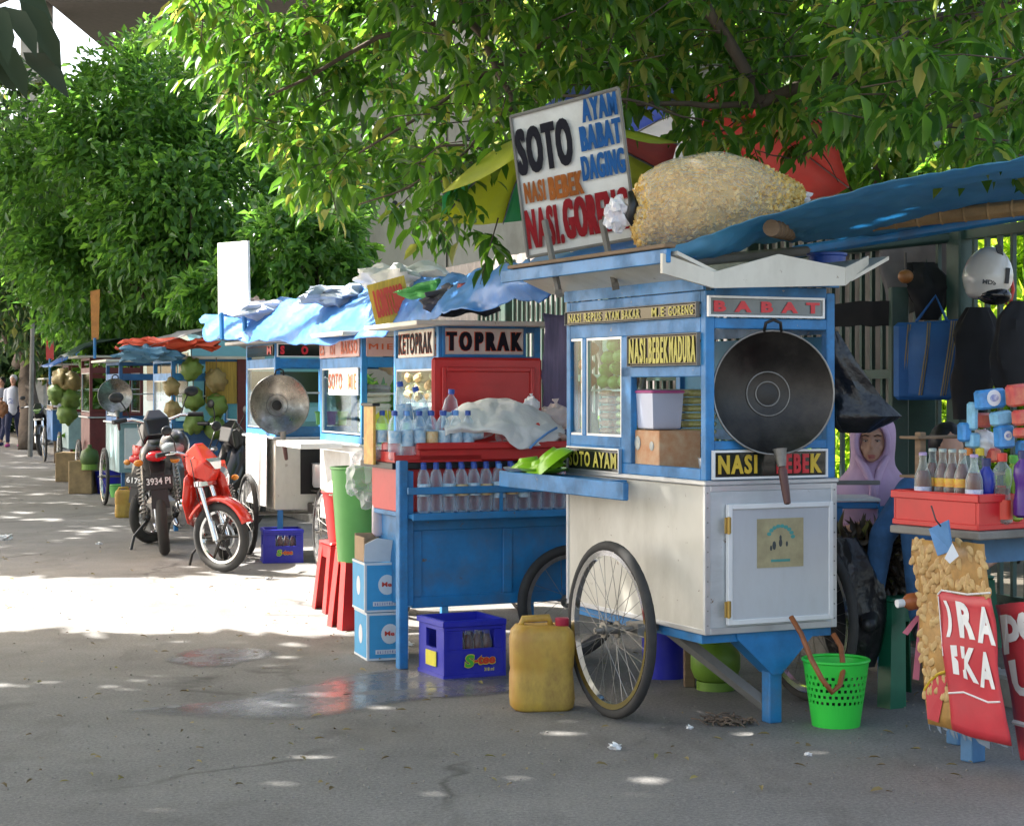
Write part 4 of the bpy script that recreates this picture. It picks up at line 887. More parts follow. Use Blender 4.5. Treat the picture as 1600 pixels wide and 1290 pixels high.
tag(clothify(sheet(rows, 90, 26, .014, 8, 5).build('tarpaulin', TARPD, None, 0, loc=W(1300, 330, 7.8))), 'dull blue awning stretched to the right on bamboo over the seated woman', 'awning')
def pole(a, Ya, c, Yc, r, m, name, lb, cat, knots=True):
    b = B(); p, q = W(*a, Ya), W(*c, Yc); n = 9; pts = [p.lerp(q, i / n) for i in range(n + 1)]
    b.tube(pts, r, 12)
    if knots:
        for u in pts[1:-1]: d = (q - p).normalized(); b.tube([u - d * .012, u, u + d * .012], [r * .9, r * 1.13, r * .9], 12)
    return tag(b.build(name, m, None, 30, loc=p), lb, cat)
pole((1330, 352), 8.5, (1660, 318), 8.0, .036, BAMBOO, 'bamboo_pole', 'thick bamboo pole under the edge of the blue awning at the right', 'pole')
pole((1205, 356), 7.3, (1245, 366), 8.4, .034, WOOD, 'bamboo_pole', 'short bamboo end poking out under the awning beside the cracker bag', 'pole')
pole((1240, 394), 8.6, (1680, 322), 8.6, .028, BLUE2, 'roof_beam', 'blue beam under the bamboo pole of the awning', 'beam', False)
pole((1180, 402), 9.3, (1660, 352), 9.4, .03, FG, 'roof_beam', 'green grey beam below the blue beam of the awning', 'beam', False)
pole((1010, 415), 7.5, (1260, 392), 8.2, .022, GREYWOOD, 'roof_beam', 'dark wooden batten between the awning and the gable of the nearest cart', 'beam', False)

# ================================================================ GOODS
def onL(fr, p): return fr.M @ Vector(p)
CAPB = mat('cap_blue', (.02, .08, .4), .35); CAPR = mat('cap_red', (.6, .04, .02), .35); CAPY = mat('cap_yellow', (.65, .5, .03), .35); LABC = mat('label_cyan', (.12, .38, .6), .4, var=.5, scale=40, col2=(.7, .75, .8)); LABO = mat('label_orange', (.65, .3, .04), .4, var=.4, scale=50, col2=(.75, .7, .5)); LABB = mat('label_navy', (.03, .08, .35), .4, var=.4, scale=40, col2=(.7, .7, .75))
BOT = clear('bottle_plastic', (.82, .92, 1.0), .05, .05)
GL = clear('bottle_glass', (.8, .88, .85), .07, .05)
def make_bottle(name, label, prof, capm, labm, lz, lr, body, capr=.014, caph=.018, liquid=None, group=None, n=14):
    t = thing(name, label, 'bottle', group=group)
    B().lathe(prof, n, close=True).build('body', body, t, 50)
    h = prof[-1][1]; B().lathe([(capr, h - .004), (capr, h + caph), (capr * .8, h + caph + .002)], 12).build('cap', capm, t, 40)
    if labm: B().lathe([(lr, lz[0]), (lr, lz[1])], n, close=False).build('label', labm, t, 0)
    if liquid: B().lathe([(p[0] - .003, p[1] + .003) for p in prof if p[1] < liquid[1]] + [(prof[1][0] - .004, liquid[1])] if False else [(r - .0035, z + .002) for r, z in prof if z < liquid[1]], n).build('drink', liquid[0], t, 50)
    return t
PB = [(.02, .0), (.031, .008), (.0315, .03), (.029, .036), (.0315, .044), (.0315, .06), (.0295, .066), (.0315, .074), (.0315, .15), (.029, .158), (.031, .165), (.024, .195), (.0125, .212), (.0125, .222)]
RS = lambda *a: tag  # noqa
proto_w = make_bottle('water_bottle', 'x', PB, CAPB, LABC, (.085, .145), .0322, BOT); KB = []
def place(proto, M, label, group, used=[set()]):
    if proto.name not in used[0]: used[0].add(proto.name); o = proto
    else: o = dup(proto)
    o.matrix_world = M; o.location, o.rotation_euler = M.translation, M.to_euler(); o['label'] = label; o['group'] = group
    return o
T = Matrix.Translation
# row on the shelf in front of the drinks cart
protos = [proto_w, make_bottle('water_bottle', 'x', PB, CAPB, LABO, (.085, .14), .0322, BOT), make_bottle('water_bottle', 'x', PB, CAPB, None, None, None, BOT), make_bottle('water_bottle', 'x', PB, mat('cap_light_blue', (.12, .32, .75), .35), LABC, (.07, .15), .0322, BOT)]
seq = [0, 2, 0, 1, 0, 1, 3, 1, 3, 2, 2, 2]
for k in range(14):
    x = .12 + k * .066
    place(protos[seq[k % 12]], Bf.M @ T((x, -.03 + rnd.uniform(-.004, .004), .746)) @ Matrix.Rotation(rnd.uniform(0, 6), 4, 'Z') @ Matrix.Diagonal((1, 1, .97, 1)), ORD[k] + ' clear water bottle from the left on the rail shelf of the drinks cart', 'bottles on the rail shelf')
k2 = 0
for k in range(13):
    x = .15 + k * .066
    place(protos[2], Bf.M @ T((x, .05, .746)), ORD[k] + ' plain bottle from the left in the back line of the rail shelf', 'bottles in the back line of the rail shelf')
for r_, (n_, y_) in enumerate(((7, .14), (6, .23), (7, .32))):
    for k in range(n_):
        place(protos[(k * 3 + r_) % 4 if (k * 3 + r_) % 4 != 2 else 0], Bf.M @ T((.035 + k * .0645 + (r_ % 2) * .03, y_, .996)) @ Matrix.Rotation(rnd.uniform(0, 6), 4, 'Z'), '%s water bottle from the left in the %s line standing on the red tray' % (ORD[k], ['front', 'middle', 'back'][r_]), 'bottles on the red tray')
big = [(.03, 0), (.045, .01), (.045, .1), (.042, .11), (.045, .12), (.045, .2), (.035, .25), (.015, .275), (.015, .285)]
pb = make_bottle('large_water_bottle', 'x', big, CAPB, LABC, (.09, .18), .046, BOT, .018, .022)
for (px, py, ty, lb) in ((637, 668, -9, 'leftmost'), (668, 674, -14, 'middle'), (700, 680, 4, 'rightmost')):
    x, z = Bf.f(px, py + 14, .29); place(pb, Bf.M @ T((x, .29, z)) @ Matrix.Rotation(R(ty), 4, 'Y') @ Matrix.Diagonal((.9, .9, .9, 1)), lb + ' of the three large water bottles lying on top of the tray bottles', 'large bottles on top')
x, z = Bf.f(715, 705, .12)
place(pb, Bf.M @ T((x, .14, 1.11)) @ Matrix.Rotation(R(82), 4, 'Y') @ Matrix.Diagonal((.75, .75, .75, 1)), 'large bottle lying on its side under the edge of the white sack', 'bottles in the cool box')
pr = make_bottle('soft_drink_bottle', 'x', PB, CAPR, mat('label_pink', (.6, .05, .12), .4, var=.5, scale=30, col2=(.7, .6, .55)), (.05, .15), .0322, BOT, group='bottles in the cool box')
place(pr, Bf.M @ T((x + .22, .14, 1.1)) @ Matrix.Rotation(R(75), 4, 'Y'), 'small bottle with red label lying beside the white sack', 'bottles in the cool box')
# white sack over the cool box
SACK = mat('white_sack', (.8, .78, .75), .7, var=.06, scale=8, bump=.4)
def wp(px, py, y): x, z = Bf.f(px, py, y); return onL(Bf, (x, y, z))
rows = [[wp(700, 645, .5), wp(735, 632, .5), wp(775, 624, .5), wp(820, 634, .5), wp(870, 655, .5)], [wp(698, 650, .3), wp(730, 634, .3), wp(775, 628, .3), wp(825, 638, .3), wp(882, 668, .3)],
        [wp(697, 668, .12), wp(728, 662, .1), wp(778, 668, .08), wp(828, 668, .1), wp(880, 676, .12)], [wp(699, 680, .1), wp(740, 672, .1), wp(790, 684, .05), wp(820, 702, .05), wp(868, 690, .1)]]
sk = sheet(rows, 40, 24, .022, 9, 2).build('sack', SACK, None, 0, loc=wp(780, 690, .2)); tag(clothify(sk, .004), 'white woven sack with a blue stripe draped over the open red cool box', 'sack')
b = B(); L0 = wp(780, 690, .2)
b.tube([wp(828, 700, .03) - L0, wp(840, 688, .05) - L0, wp(856, 676, .08) - L0, wp(870, 668, .1) - L0], .006, 6); b.build('stripe', mat('sack_blue', (.12, .3, .65), .6), sk, 0)
CLR = clear('thin_bag', (.95, .95, .97), .22, .25)
def bag(label, c, r, m=CLR, par=None, seed=0, cat='bag', name='plastic_bag', dent=.6, squash=(1, 1, 1), knot=True):
    t = thing(name, label, cat, c); b = B(); b.ell((0, 0, 0), (r * squash[0], r * squash[1], r * squash[2]), n=36, m=24, dent=dent * .5, seed=seed)
    for v in b.v:
        q = noise.noise_vector(v * (5 / r * .5) + Vector((seed, 0, 0))) * r * .12 + noise.noise_vector(v * (13 / r * .4) + Vector((seed, 4, 0))) * r * .07; v += q
    b.build('bag_body', m, t, 25 if m is CLR else 0)
    if knot:
        b = B(); b.lathe([(r * .3, 0), (r * .1, r * .25), (r * .08, r * .3), (r * .25, r * .6)], 9, (0, 0, r * squash[2] * .8), close=False)
        for v in b.v: v += noise.noise_vector(v * 14 / r * .1) * r * .1
        b.build('knot', m, t, 30)
    return t
bag('clear bag of snacks lying on the cool box behind the white sack', wp(868, 655, .42), .075, clear('milky_bag', (.9, .75, .7), .5, .35), seed=3)
bag('small white tied bag on the back rim of the cool box', wp(830, 632, .42), .04, clear('milky_bag2', (.95, .95, .95), .6, .35), seed=5)
for k, (px, py, c_) in enumerate([(800, 685, (.5, .1, .05)), (770, 695, (.05, .05, .06)), (860, 690, (.4, .12, .06)), (878, 684, (.5, .3, .2)), (742, 702, (.45, .35, .05))]):
    p = wp(px, py, .14); b = B(); b.ell((0, 0, 0), (.05, .03, .018), (0, .2 * k - .3, .4 * k), 12, 8, .5, k); tag(b.build('snack_packet', mat('packet_%d' % k, c_, .35, var=.6, scale=40, col2=(.7, .65, .6)), None, 30, loc=(0, 0, 0)), ['dull red', 'black', 'brown', 'cream', 'yellow'][k] + ' snack packet lying in the open cool box', 'packet'); COL.objects[-1].location = p
# green bowls on the serving shelf of cart A
LIME = mat('lime_plastic', (.25, .52, .02), .3, var=.1); 
def sA(px, py, x=-.1): y, z = A.s_(px, py, x); return y, z
for k, (px, py, tx, lb) in enumerate([(828, 740, 8, 'leftmost lime green bowl standing on the serving shelf'), (852, 735, 22, 'middle lime green bowl tipped against the others'), (868, 722, 38, 'topmost lime green bowl leaning at the cart corner'), (850, 748, 0, 'lime green plate under the bowls on the shelf end')]):
    y, z = sA(px, py); t = thing('bowl', lb, 'bowl', onL(A, (-.1, y, max(z, .975) - .01)), group='lime green bowls', rot=(R(tx * .2), R(180 - tx if k < 3 else 0), 0), scale=1.22)
    b = B(); b.lathe([(.035, 0), (.04, .012), (.065, .03), (.082, .055), (.086, .056), (.066, .026), (.03, .008)] if k < 3 else [(.05, 0), (.09, .012), (.1, .02), (.09, .016), (.04, .004)], 28, (0, 0, -.055 if k < 3 else 0)); b.build('shell', LIME, t, 40)
B().lathe([(.1, 0), (.13, .01), (.135, .018), (.12, .014)], 28).build('plate', ALU, None, 40); o = COL.objects[-1]; y, z = sA(832, 752); o.location = onL(A, (-.1, y, .969)); tag(o, 'round metal tray under the lime green bowls', 'tray')

# ---- inside the display of cart A
def inA(x, y, z): return onL(A, (x, y, z))
TOM = mat('tomato', (.55, .12, .03), .3, var=.25); CHY = mat('green_fruit', (.2, .42, .06), .4, var=.3, scale=12); ONI = mat('onion', (.45, .28, .2), .4, var=.3, stretch=(1, 1, .2), scale=20)
def fruit(name, lb, cat, m, p, r, sq=1.0, group=None, rot=None, seed=0):
    o = B().ell((0, 0, 0), (r, r, r * sq), None, 14, 10, .12, seed).build(name, m, None, 0); o.location = p; o.rotation_euler = rot or (0, 0, 0)
    b = B().cyl((0, 0, r * sq * .92), (0, 0, r * sq * 1.08), r * .08, n=6); b.build('stalk', WOOD, o); return tag(o, lb, cat, group)
ya, yb = SA(898)[0], SA(940)[0]
for k, (dy, z) in enumerate(((0, 1.385), (.02, 1.455), (-.02, 1.525))): fruit('tomato', ['bottom', 'middle', 'top'][k] + ' of the orange red tomatoes stacked in the narrow end window', 'tomato', TOM, inA(.06, ya + dy - .02, z), .038, .85, 'tomatoes in the display')
i = 0
for (px, z) in ((922, 1.38), (938, 1.375), (953, 1.38), (925, 1.43), (942, 1.435), (930, 1.485), (947, 1.49), (937, 1.54)):
    fruit('chayote', ['low left', 'low middle', 'low right', 'second layer left', 'second layer right', 'third layer left', 'third layer right', 'topmost'][i] + ' pale green chayote in the heap behind the display window', 'vegetable', CHY, inA(.07, SA(px)[0] + .0, z), .03, 1.5, 'chayotes in the display', (R(80), 0, rnd.uniform(-.8, .8)), i); i += 1
for k, (px, z) in enumerate(((962, 1.385), (966, 1.46), (962, 1.53))): fruit('onion', ['bottom', 'middle', 'top'][k] + ' onion of the three beside the green chayotes', 'onion', ONI, inA(.08, SA(px)[0], z), .034, 1, 'onions in the display')
fruit('radish', 'long pale gourd standing in the narrow end window', 'vegetable', mat('gourd', (.55, .62, .35), .4), inA(.07, SA(902)[0], 1.14), .035, 3.0)
NOO = mat('noodle_pack_yellow', (.5, .45, .06), .35, var=.5, scale=30, col2=(.75, .7, .4)); NOR = mat('noodle_pack_red', (.6, .45, .3), .35, var=.6, scale=45, col2=(.62, .12, .06))
def packet(m, lb, p, dx, dy, dz, yaw, group):
    o = B().box((-dx, -dy, -dz), (dx, dy, dz), .01); 
    for v in o.v: v.z *= .6 + .4 * math.cos(v.y / dy * 1.2); v += noise.noise_vector(v * 22) * .003
    o = o.build('noodle_packet', m, None, 40); o.location = p; o.rotation_euler = (0, 0, yaw); return tag(o, lb, 'packet', group)
for k in range(9): packet(NOO, ORD[k] + ' from the bottom of the yellow noodle packets in the wide window', inA(.09, SA(957)[0], 1.03 + k * .034), .05, .055, .016, A.a + rnd.uniform(-.1, .1), 'yellow noodle packets')
for k in range(10): packet(NOR, ORD[k] + ' from the bottom of the red striped packets in the wide window', inA(.09, SA(930)[0], 1.03 + k * .033), .05, .05, .016, A.a + rnd.uniform(-.1, .1), 'red striped packets')
for k in range(7): packet(NOO, ORD[k] + ' from the bottom of the noodle packets behind the plastic tub', inA(.3, SA(1003)[0] + .05, 1.13 + k * .033), .07, .05, .016, A.a, 'packets behind the tub')
# tub and carton in the opening
y, z = A.s_(1041, 635, .1)
bxy = A.s_(1040, 760, .12)[0]
t = thing('carton_box', 'orange printed snack carton under the plastic tub in the cart opening', 'box', inA(.02, bxy, 1.008), A.a)
b = B().box((0, -.12, 0), (.2, .12, .165), .003); b.build('carton', mat('carton_orange', (.5, .2, .07), .6, var=.5, scale=16, col2=(.6, .42, .26)), t)
b = B(); b.ell((-.002, .06, .11), (.002, .026, .03), n=14, m=8); b.ell((-.002, -.06, .1), (.002, .018, .02), n=14, m=8); b.build('print', mat('carton_print', (.3, .35, .4), .6, var=.8, scale=60, col2=(.7, .65, .5)), t, 0)
t = thing('plastic_tub', 'clear plastic tub with pink lid standing on the orange carton', 'tub', inA(.1, bxy + .02, 1.178), A.a)
b = B(); b.lathe([(.068, 0), (.072, .005), (.082, .15), (.08, .15), (.07, .008)], 4); b.X = Matrix.Identity(4)
b.v = [Matrix.Rotation(R(45), 3, 'Z') @ v for v in b.v]; b.v = [Vector((v.x * 1.3, v.y * 1.3, v.z)) for v in b.v]; b.build('tub', clear('milky_tub', (.75, .78, .9), .5, .3), t)
b = B().box((-.082, -.082, .15), (.082, .082, .162), .006); b.build('lid', mat('pink_plastic', (.62, .12, .32), .35), t); b = B().box((-.06, -.06, .006), (.06, .06, .03), .01); b.build('filling', mat('shallots', (.5, .35, .3), .7, var=.5, scale=50), t)
B().lathe([(.05, 0), (.06, .01), (.065, .06), (.068, .062)], 20).build('tin', ALU, None, 40); o = COL.objects[-1]; o.location = inA(.1, .1, 1.008); tag(o, 'small steel tin in the corner of the cart opening', 'tin')

# ---- cracker bag on the roof
def crackers():
    base = W(1120, 385, 7.7); t = thing('cracker_bag', 'huge clear bag of yellow prawn crackers lying on the roof of the nearest cart', 'bag', base)
    def env(u, v):  # u along, v around
        pass
    pts = [(1003, 300, 64), (1000, 340, 70)]
    prof = [(988, 336, 6), (993, 332, 38), (1006, 326, 60), (1040, 320, 76), (1095, 314, 79), (1150, 308, 70), (1195, 304, 52), (1228, 302, 34), (1256, 306, 8)]
    b = B(); n = 34; m = len(prof); vs = []; s = 7.75 / FPX
    def ip(t):
        x = t * (m - 1); i = min(int(x), m - 2); f = x - i; f = f * f * (3 - 2 * f) * .35 + f * .65; return [prof[i][k] * (1 - f) + prof[i + 1][k] * f for k in range(3)]
    K = 30
    for k in range(K + 1):
        px, py, r = ip(k / K); c = W(px, py + 6, 7.75) - base
        for i in range(n):
            a = 2 * math.pi * i / n; q = Vector((0, math.cos(a) * r * s * .95, math.sin(a) * r * s))
            p = c + q; p = p + noise.noise_vector(p * 7) * .02 + noise.noise_vector(p * 18) * .009; p.z = max(p.z, -.005 + (c.x) * .36 - .03); vs.append(p)
    fs = [(k * n + i, k * n + (i + 1) % n, (k + 1) * n + (i + 1) % n, (k + 1) * n + i) for k in range(K) for i in range(n)] + [tuple(range(n)), tuple(range(K * n + n - 1, K * n - 1, -1))]
    b.add(vs, fs); skm = clear('cracker_bag_skin', (1, .96, .84), .12, .1); nn_ = skm.node_tree.nodes; ll = skm.node_tree.links
    x1 = nn_.new('ShaderNodeTexNoise'); x1.inputs['Scale'].default_value = 16; x1.inputs['Detail'].default_value = 3; x1.inputs['Distortion'].default_value = 1.5; x2 = nn_.new('ShaderNodeBump'); x2.inputs['Strength'].default_value = .9; x2.inputs['Distance'].default_value = .03
    ll.new(x1.outputs['Fac'], x2.inputs['Height']); ll.new(x2.outputs[0], nn_['Principled BSDF'].inputs['Normal']); ll.new(x2.outputs[0], nn_['Layer Weight'].inputs['Normal']); b.build('bag_skin', skm, t, 0)
    me_in = B(); cen = []
    for k in range(K + 1):
        ring = vs[k * n:(k + 1) * n]; c = sum(ring, Vector()) / n; cen.append(c)
    V2 = [cen[j // n] + (vs[j] - cen[j // n]) * .9 for j in range(len(vs))]
    me_in.add(V2, fs); me_in.build('cracker_core', mat('cracker_shade', (.66, .44, .14), .8, var=.3, scale=30), t, 0)
    fl = B()
    pc = np.random.RandomState(4)
    for _ in range(5200):
        k = pc.randint(0, K); i = pc.randint(0, n); f = pc.rand(); g_ = pc.rand()
        a = V2[k * n + i].lerp(V2[(k + 1) * n + i], f); c = V2[k * n + (i + 1) % n].lerp(V2[(k + 1) * n + (i + 1) % n], f); p = a.lerp(c, g_)
        o = (p - cen[k]).normalized(); p = p + o * (pc.rand() * .011 - .002)
        e = o.to_track_quat('Z', 'Y').to_matrix() @ Euler((pc.rand() * 1.7 - .85, pc.rand() * 1.7 - .85, pc.rand() * 6.28)).to_matrix(); r = .009 + pc.rand() * .009; cu = .35
        q = [e @ Vector((r * math.cos(w2), r * math.sin(w2) * .75, r * cu * math.cos(2 * w2))) for w2 in (0, 1.05, 2.1, 3.14, 4.19, 5.24)]
        fl.add([p + z_ for z_ in q], [(0, 1, 2, 3), (0, 3, 4, 5)])
    cm = leafmat('cracker', (.78, .52, .14), (.92, .72, .32), .3, .5); cm.node_tree.nodes['Color Ramp'].color_ramp.elements[2].color = (.8, .68, .4, 1)
    cm.node_tree.nodes['Hue/Saturation/Value'].inputs['Hue'].default_value = .5; cm.node_tree.nodes['Hue/Saturation/Value'].inputs['Value'].default_value = 1.2
    fl.build('crackers', cm, t)['kind'] = 'stuff'
    b = B(); 
    b.ell(W(964, 335, 7.7) - base, (.052, .05, .07), n=30, m=20, dent=.5, seed=2)
    for v in b.v: v += noise.noise_vector(v * 30) * .014
    b.build('gathered_end', clear('crumple', (.97, .97, 1), .45, .2), t, 20)
    b = B(); b.tube([W(985, 300, 7.68) - base, W(990, 320, 7.66) - base, W(984, 338, 7.66) - base, W(992, 356, 7.68) - base], [.012, .022, .02, .01], 8); b.build('tie', BLACK, t, 0)
    b = B(); b.ell(W(1243, 306, 7.75) - base, (.06, .02, .03), n=20, m=12, dent=.6, seed=6); b.build('folded_end', clear('crumple', (.97, .97, 1), .45, .2), t, 20)
crackers()
t = thing('tub', 'round blue tub on the roof just behind the gable of the nearest cart', 'tub', W(1292, 412, 8.0)); B().lathe([(.08, 0), (.082, .03), (.088, .035), (.088, .045), (.08, .047), (.002, .048)], 24).build('shell', mat('tub_blue', (.02, .08, .4), .35), t, 40)

# ---- umbrellas
def umbrella(lb, apex, R_, cols, tilt, pole_z, nrib=8, drop=.42):
    rb = thing('umbrella', lb, 'umbrella', apex, rot=tilt); ml = max(cols and [1])
    for k in range(nrib):
        a0, a1 = 2 * math.pi * k / nrib, 2 * math.pi * (k + 1) / nrib; rows = []
        for j in range(5):
            t = j / 4; r = R_ * t; z = -drop * R_ * t ** 1.7; mid = (a0 + a1) / 2
            p0 = Vector((r * math.cos(a0), r * math.sin(a0), z)); p1 = Vector((r * math.cos(a1), r * math.sin(a1), z)); rows.append([p0, (p0 + p1) * .5 + Vector((0, 0, -.02 * t)), p1])
        clothify(sheet(rows, 6, 8, .004, 5).build('panel', cols[k % len(cols)], rb, 0), .002)
    b = B(); b.cyl((0, 0, .06), (0, 0, -pole_z), .018, n=10); b.build('pole', STEEL, rb)
    for k in range(nrib): a = 2 * math.pi * k / nrib; b = B(); b.tube([(R_ * t * math.cos(a), R_ * t * math.sin(a), -drop * R_ * t ** 1.7 - .008) for t in (0, .35, .7, 1)], .005, 5); b.build('rib', STEEL, rb)
    return rb
UR = tarpmat('umbrella_red', (.64, .13, .11), .42, .7); UB = tarpmat('umbrella_blue', (.2, .28, .62), .5, .6); UY = tarpmat('umbrella_yellow', (.55, .58, .06), .5, .6); UG = tarpmat('umbrella_green', (.1, .42, .2), .5, .6); UW = tarpmat('umbrella_white', (.7, .7, .72), .5, .6)
umbrella('large red and blue umbrella behind the cracker bag among the branches', W(1100, 160, 11.4), .98, [UR, UR, UW, UB, UB, UW, UR, UR], (R(-22), R(14), R(0)), 2.5, drop=.34)
umbrella('yellow and green umbrella half hidden behind the menu board', W(850, 205, 9.2), .64, [UY, UG, UY, UG, UY, UY, UY, UR], (R(-14), R(-8), R(28)), 2.6, drop=.42)

# ---- crates
def crate(name, lb, M, sx, sy, sz, m, group, window=True, logo=None, bott=None):
    t = thing(name, lb, 'crate', M=M, group=group); th = .014; b = B(); wz0, wz1 = sz * .5, sz * .82; wx0, wx1 = sx * .3, sx * .84
    b.box((0, 0, 0), (sx, sy, .01)); b.box((0, sy - th, .01), (sx, sy, sz), .004); b.box((sx - th, th, .01), (sx, sy - th, sz), .003)
    if window:
        b.box((0, 0, .01), (sx, th, wz0), .002); b.box((0, 0, wz1), (sx, th, sz), .003); b.box((0, 0, wz0), (wx0, th, wz1)); b.box((wx1, 0, wz0), (sx, th, wz1))
        b.box((0, th, .01), (th, sy - th, wz0)); b.box((0, th, wz1), (th, sy - th, sz)); b.box((0, th, wz0), (th, sy * .3, wz1)); b.box((0, sy * .7, wz0), (th, sy - th, wz1))
    else:
        b.box((0, 0, .01), (sx, th, sz), .003); b.box((0, th, .01), (th, sy - th, sz))
    b.build('shell', m, t)
    b = B(); b.box((-.008, -.008, sz - .03), (sx + .008, 0, sz - .002), .003); b.box((-.008, -.008, sz - .03), (0, sy + .008, sz - .002), .003); b.box((-.006, -.006, .0), (sx + .006, 0, .02), .002); b.box((-.006, 0, 0), (0, sy, .02), .002); b.box((-.004, -.006, .02), (.012, 0, sz - .03)); b.box((sx - .012, -.006, .02), (sx + .004, 0, sz - .03)); b.build('rim', m, t)
    return t
BLP = mat('royal_blue_plastic', (.02, .025, .42), .38, var=.12, dirt=.25, dcol=(.12, .12, .3), dscale=6)
LG = mat('logo_green', (.08, .45, .05), .4); LY = mat('logo_yellow', (.7, .62, .05), .4); LR2 = mat('logo_red', (.65, .06, .03), .4)
TEA = mat('dark_tea', (.1, .012, .008), .15, var=.1)
GBP = [(.022, 0), (.03, .006), (.03, .07), (.03, .135), (.0285, .15), (.022, .168), (.016, .185), (.013, .2), (.012, .212), (.0135, .222), (.0135, .23)]
gb = make_bottle('glass_bottle', 'x', GBP, mat('crown_cap', (.35, .42, .4), .4, .3), None, None, None, GL, .0145, .005, (TEA, .195))
def logo_stee(par, x, z, w, y=-.0085):
    for (s, a, c, dz, h, m1) in (('S', 0, .28, -.02, .52, LG), ('-tee', .3, 1, .05, .36, LR2)):
        text(par, s, (x + w * a - .004, y, z + w * dz - .004), (1, 0, .0), (.12, 0, 1), w * (c - a) + .008, w * h * .72 + .008, LY, .075, .001, 'letter_outline'); text(par, s, (x + w * a, y, z + w * dz), (1, 0, 0), (.12, 0, 1), w * (c - a), w * h * .72, m1, .04, .003)
c1p = Fr(694, 8.5, 26); cr1 = crate('drink_crate', 'royal blue bottle crate with S-tee logo standing in front of the blue drinks cart', c1p.M, .31, .3, .27, BLP, 'blue bottle crates', True)
logo_stee(cr1, .1, .055, .155); text(cr1, '318 ml', (.2, -.0085, .03), (1, 0, 0), (0, 0, 1), .05, .016, LY, .02)
B().box((-.0075, .08, .05), (-.004, .2, .12)).build('side_print', LY, cr1)
for k in range(4):
    for j in range(2): place(gb, c1p.M @ T((.1 + k * .048, .06 + j * .08, .012)) @ Matrix.Diagonal((1, 1, .98, 1)), '%s glass tea bottle of the %s line inside the front blue crate' % (ORD[k], ['front', 'back'][j]), 'bottles in the front blue crate')
c2p = Fr(412, 14.15, 12); cr2 = crate('drink_crate', 'royal blue bottle crate in shade under the cream cart', c2p.M, .3, .28, .26, BLP, 'blue bottle crates', True); logo_stee(cr2, .1, .06, .12)
for k in range(4): place(gb, c2p.M @ T((.08 + k * .05, .06, .012)), ORD[k] + ' bottle inside the shaded blue crate under the cream cart', 'bottles in the shaded blue crate')

# ---- cartons, bins, stools near the drinks cart
CARB = mat('carton_blue', (.05, .33, .62), .55, var=.12, dirt=.15); CARW = mat('carton_white', (.66, .68, .7), .6, var=.08); KRAFT = mat('kraft', (.36, .24, .14), .8, var=.15)
def carton(lb, M, sx, sy, sz, open_=False):
    t = thing('carton', lb, 'carton', M=M, group='blue drink cartons'); b = B().box((0, 0, 0), (sx, sy, sz), .003); b.build('box', CARB, t)
    b = B()
    for p_, q_ in (((0, -.0015, 0), (sx, -.0003, .01)), ((0, -.0015, sz - .012), (sx, -.0003, sz)), ((0, -.0015, .01), (.01, -.0003, sz - .012)), ((sx - .01, -.0015, .01), (sx, -.0003, sz - .012)), ((-.0015, 0, 0), (-.0003, sy, .01)), ((-.0015, 0, sz - .012), (-.0003, sy, sz)), ((-.0015, 0, .01), (-.0003, .01, sz - .012))): b.box(p_, q_)
    b.build('border', CARW, t)
    b = B(); b.ell((sx * .55, -.001, sz * .55), (.045, .0012, .05), n=20, m=10); b.build('emblem', CARW, t); b = B(); b.ell((-.001, sy * .5, sz * .5), (.0012, .04, .048), n=20, m=10); b.build('emblem', CARW, t); b = B(); b.box((sx * .2, -.002, .03), (sx * .85, -.0005, .052)); b.build('code_box', CARW, t)
    text(t, 'Me', (sx * .42, -.0025, sz * .51), (1, 0, 0), (0, 0, 1), .05, .024, LR2, .03, .001)
    b = B(); [b.box((sx * (.24 + .06 * k), -.0032, .034), (sx * (.27 + .06 * k), -.0022, .048)) for k in range(10)]; b.build('small_print', LABB, t)
    return t
KM = Fr(580, 9.1, 18)
carton('lower of the two blue and white drink cartons stacked beside the blue cart leg', KM.M @ T((-.02, 0, 0)), .21, .28, .235)
carton('upper of the two blue and white drink cartons stacked beside the blue cart leg', KM.M @ T((-.03, .01, .238)), .205, .27, .245)
t = thing('carton', 'open kraft carton with white flaps on top of the blue drink cartons', 'carton', M=KM.M @ T((-.03, .03, .486))); b = B().box((0, .19, 0), (.19, .2, .13)); b.box((.0, 0, 0), (.01, .19, .12)); b.box((.18, 0, 0), (.19, .19, .12)); b.build('inside', KRAFT, t); b = B(); b.add([(0, 0, 0), (.19, 0, 0), (.19, -.04, .1), (.06, -.03, .12), (0, -.02, .09)], [(0, 1, 2, 3, 4)]); clothify(b.build('flap', CARW, t), .004)
def bucket(name, lb, loc, r0, r1, h, m, cat='bucket', rim=True):
    t = thing(name, lb, cat, loc); B().lathe([(r0, 0), (r1, h), (r1 + .008, h), (r1 + .008, h - .02), (r1 + .001, h - .022)][:2] + [(r1, h), (r1 - .006, h), (r0 - .006, .01)], 28).build('shell', m, t, 40)
    if rim: b = B(); b.tube([(r1 * math.cos(a / 16 * math.pi), r1 * math.sin(a / 16 * math.pi), h) for a in range(32)], .008, 6, True); b.build('rim', m, t, 0)
    return t
GRNB = mat('bin_green', (.14, .42, .1), .4, var=.1); 
bk = W(565, 855, 9.9); bucket('bin', 'tall pale green bin behind the blue drink cartons', (bk.x, 9.9, .42), .13, .165, .5, GRNB, 'bin')
bag('crumpled clear bag full of empty plastic stuffed on the green bin', W(578, 745, 9.7), .15, seed=9, squash=(.8, .6, .95))
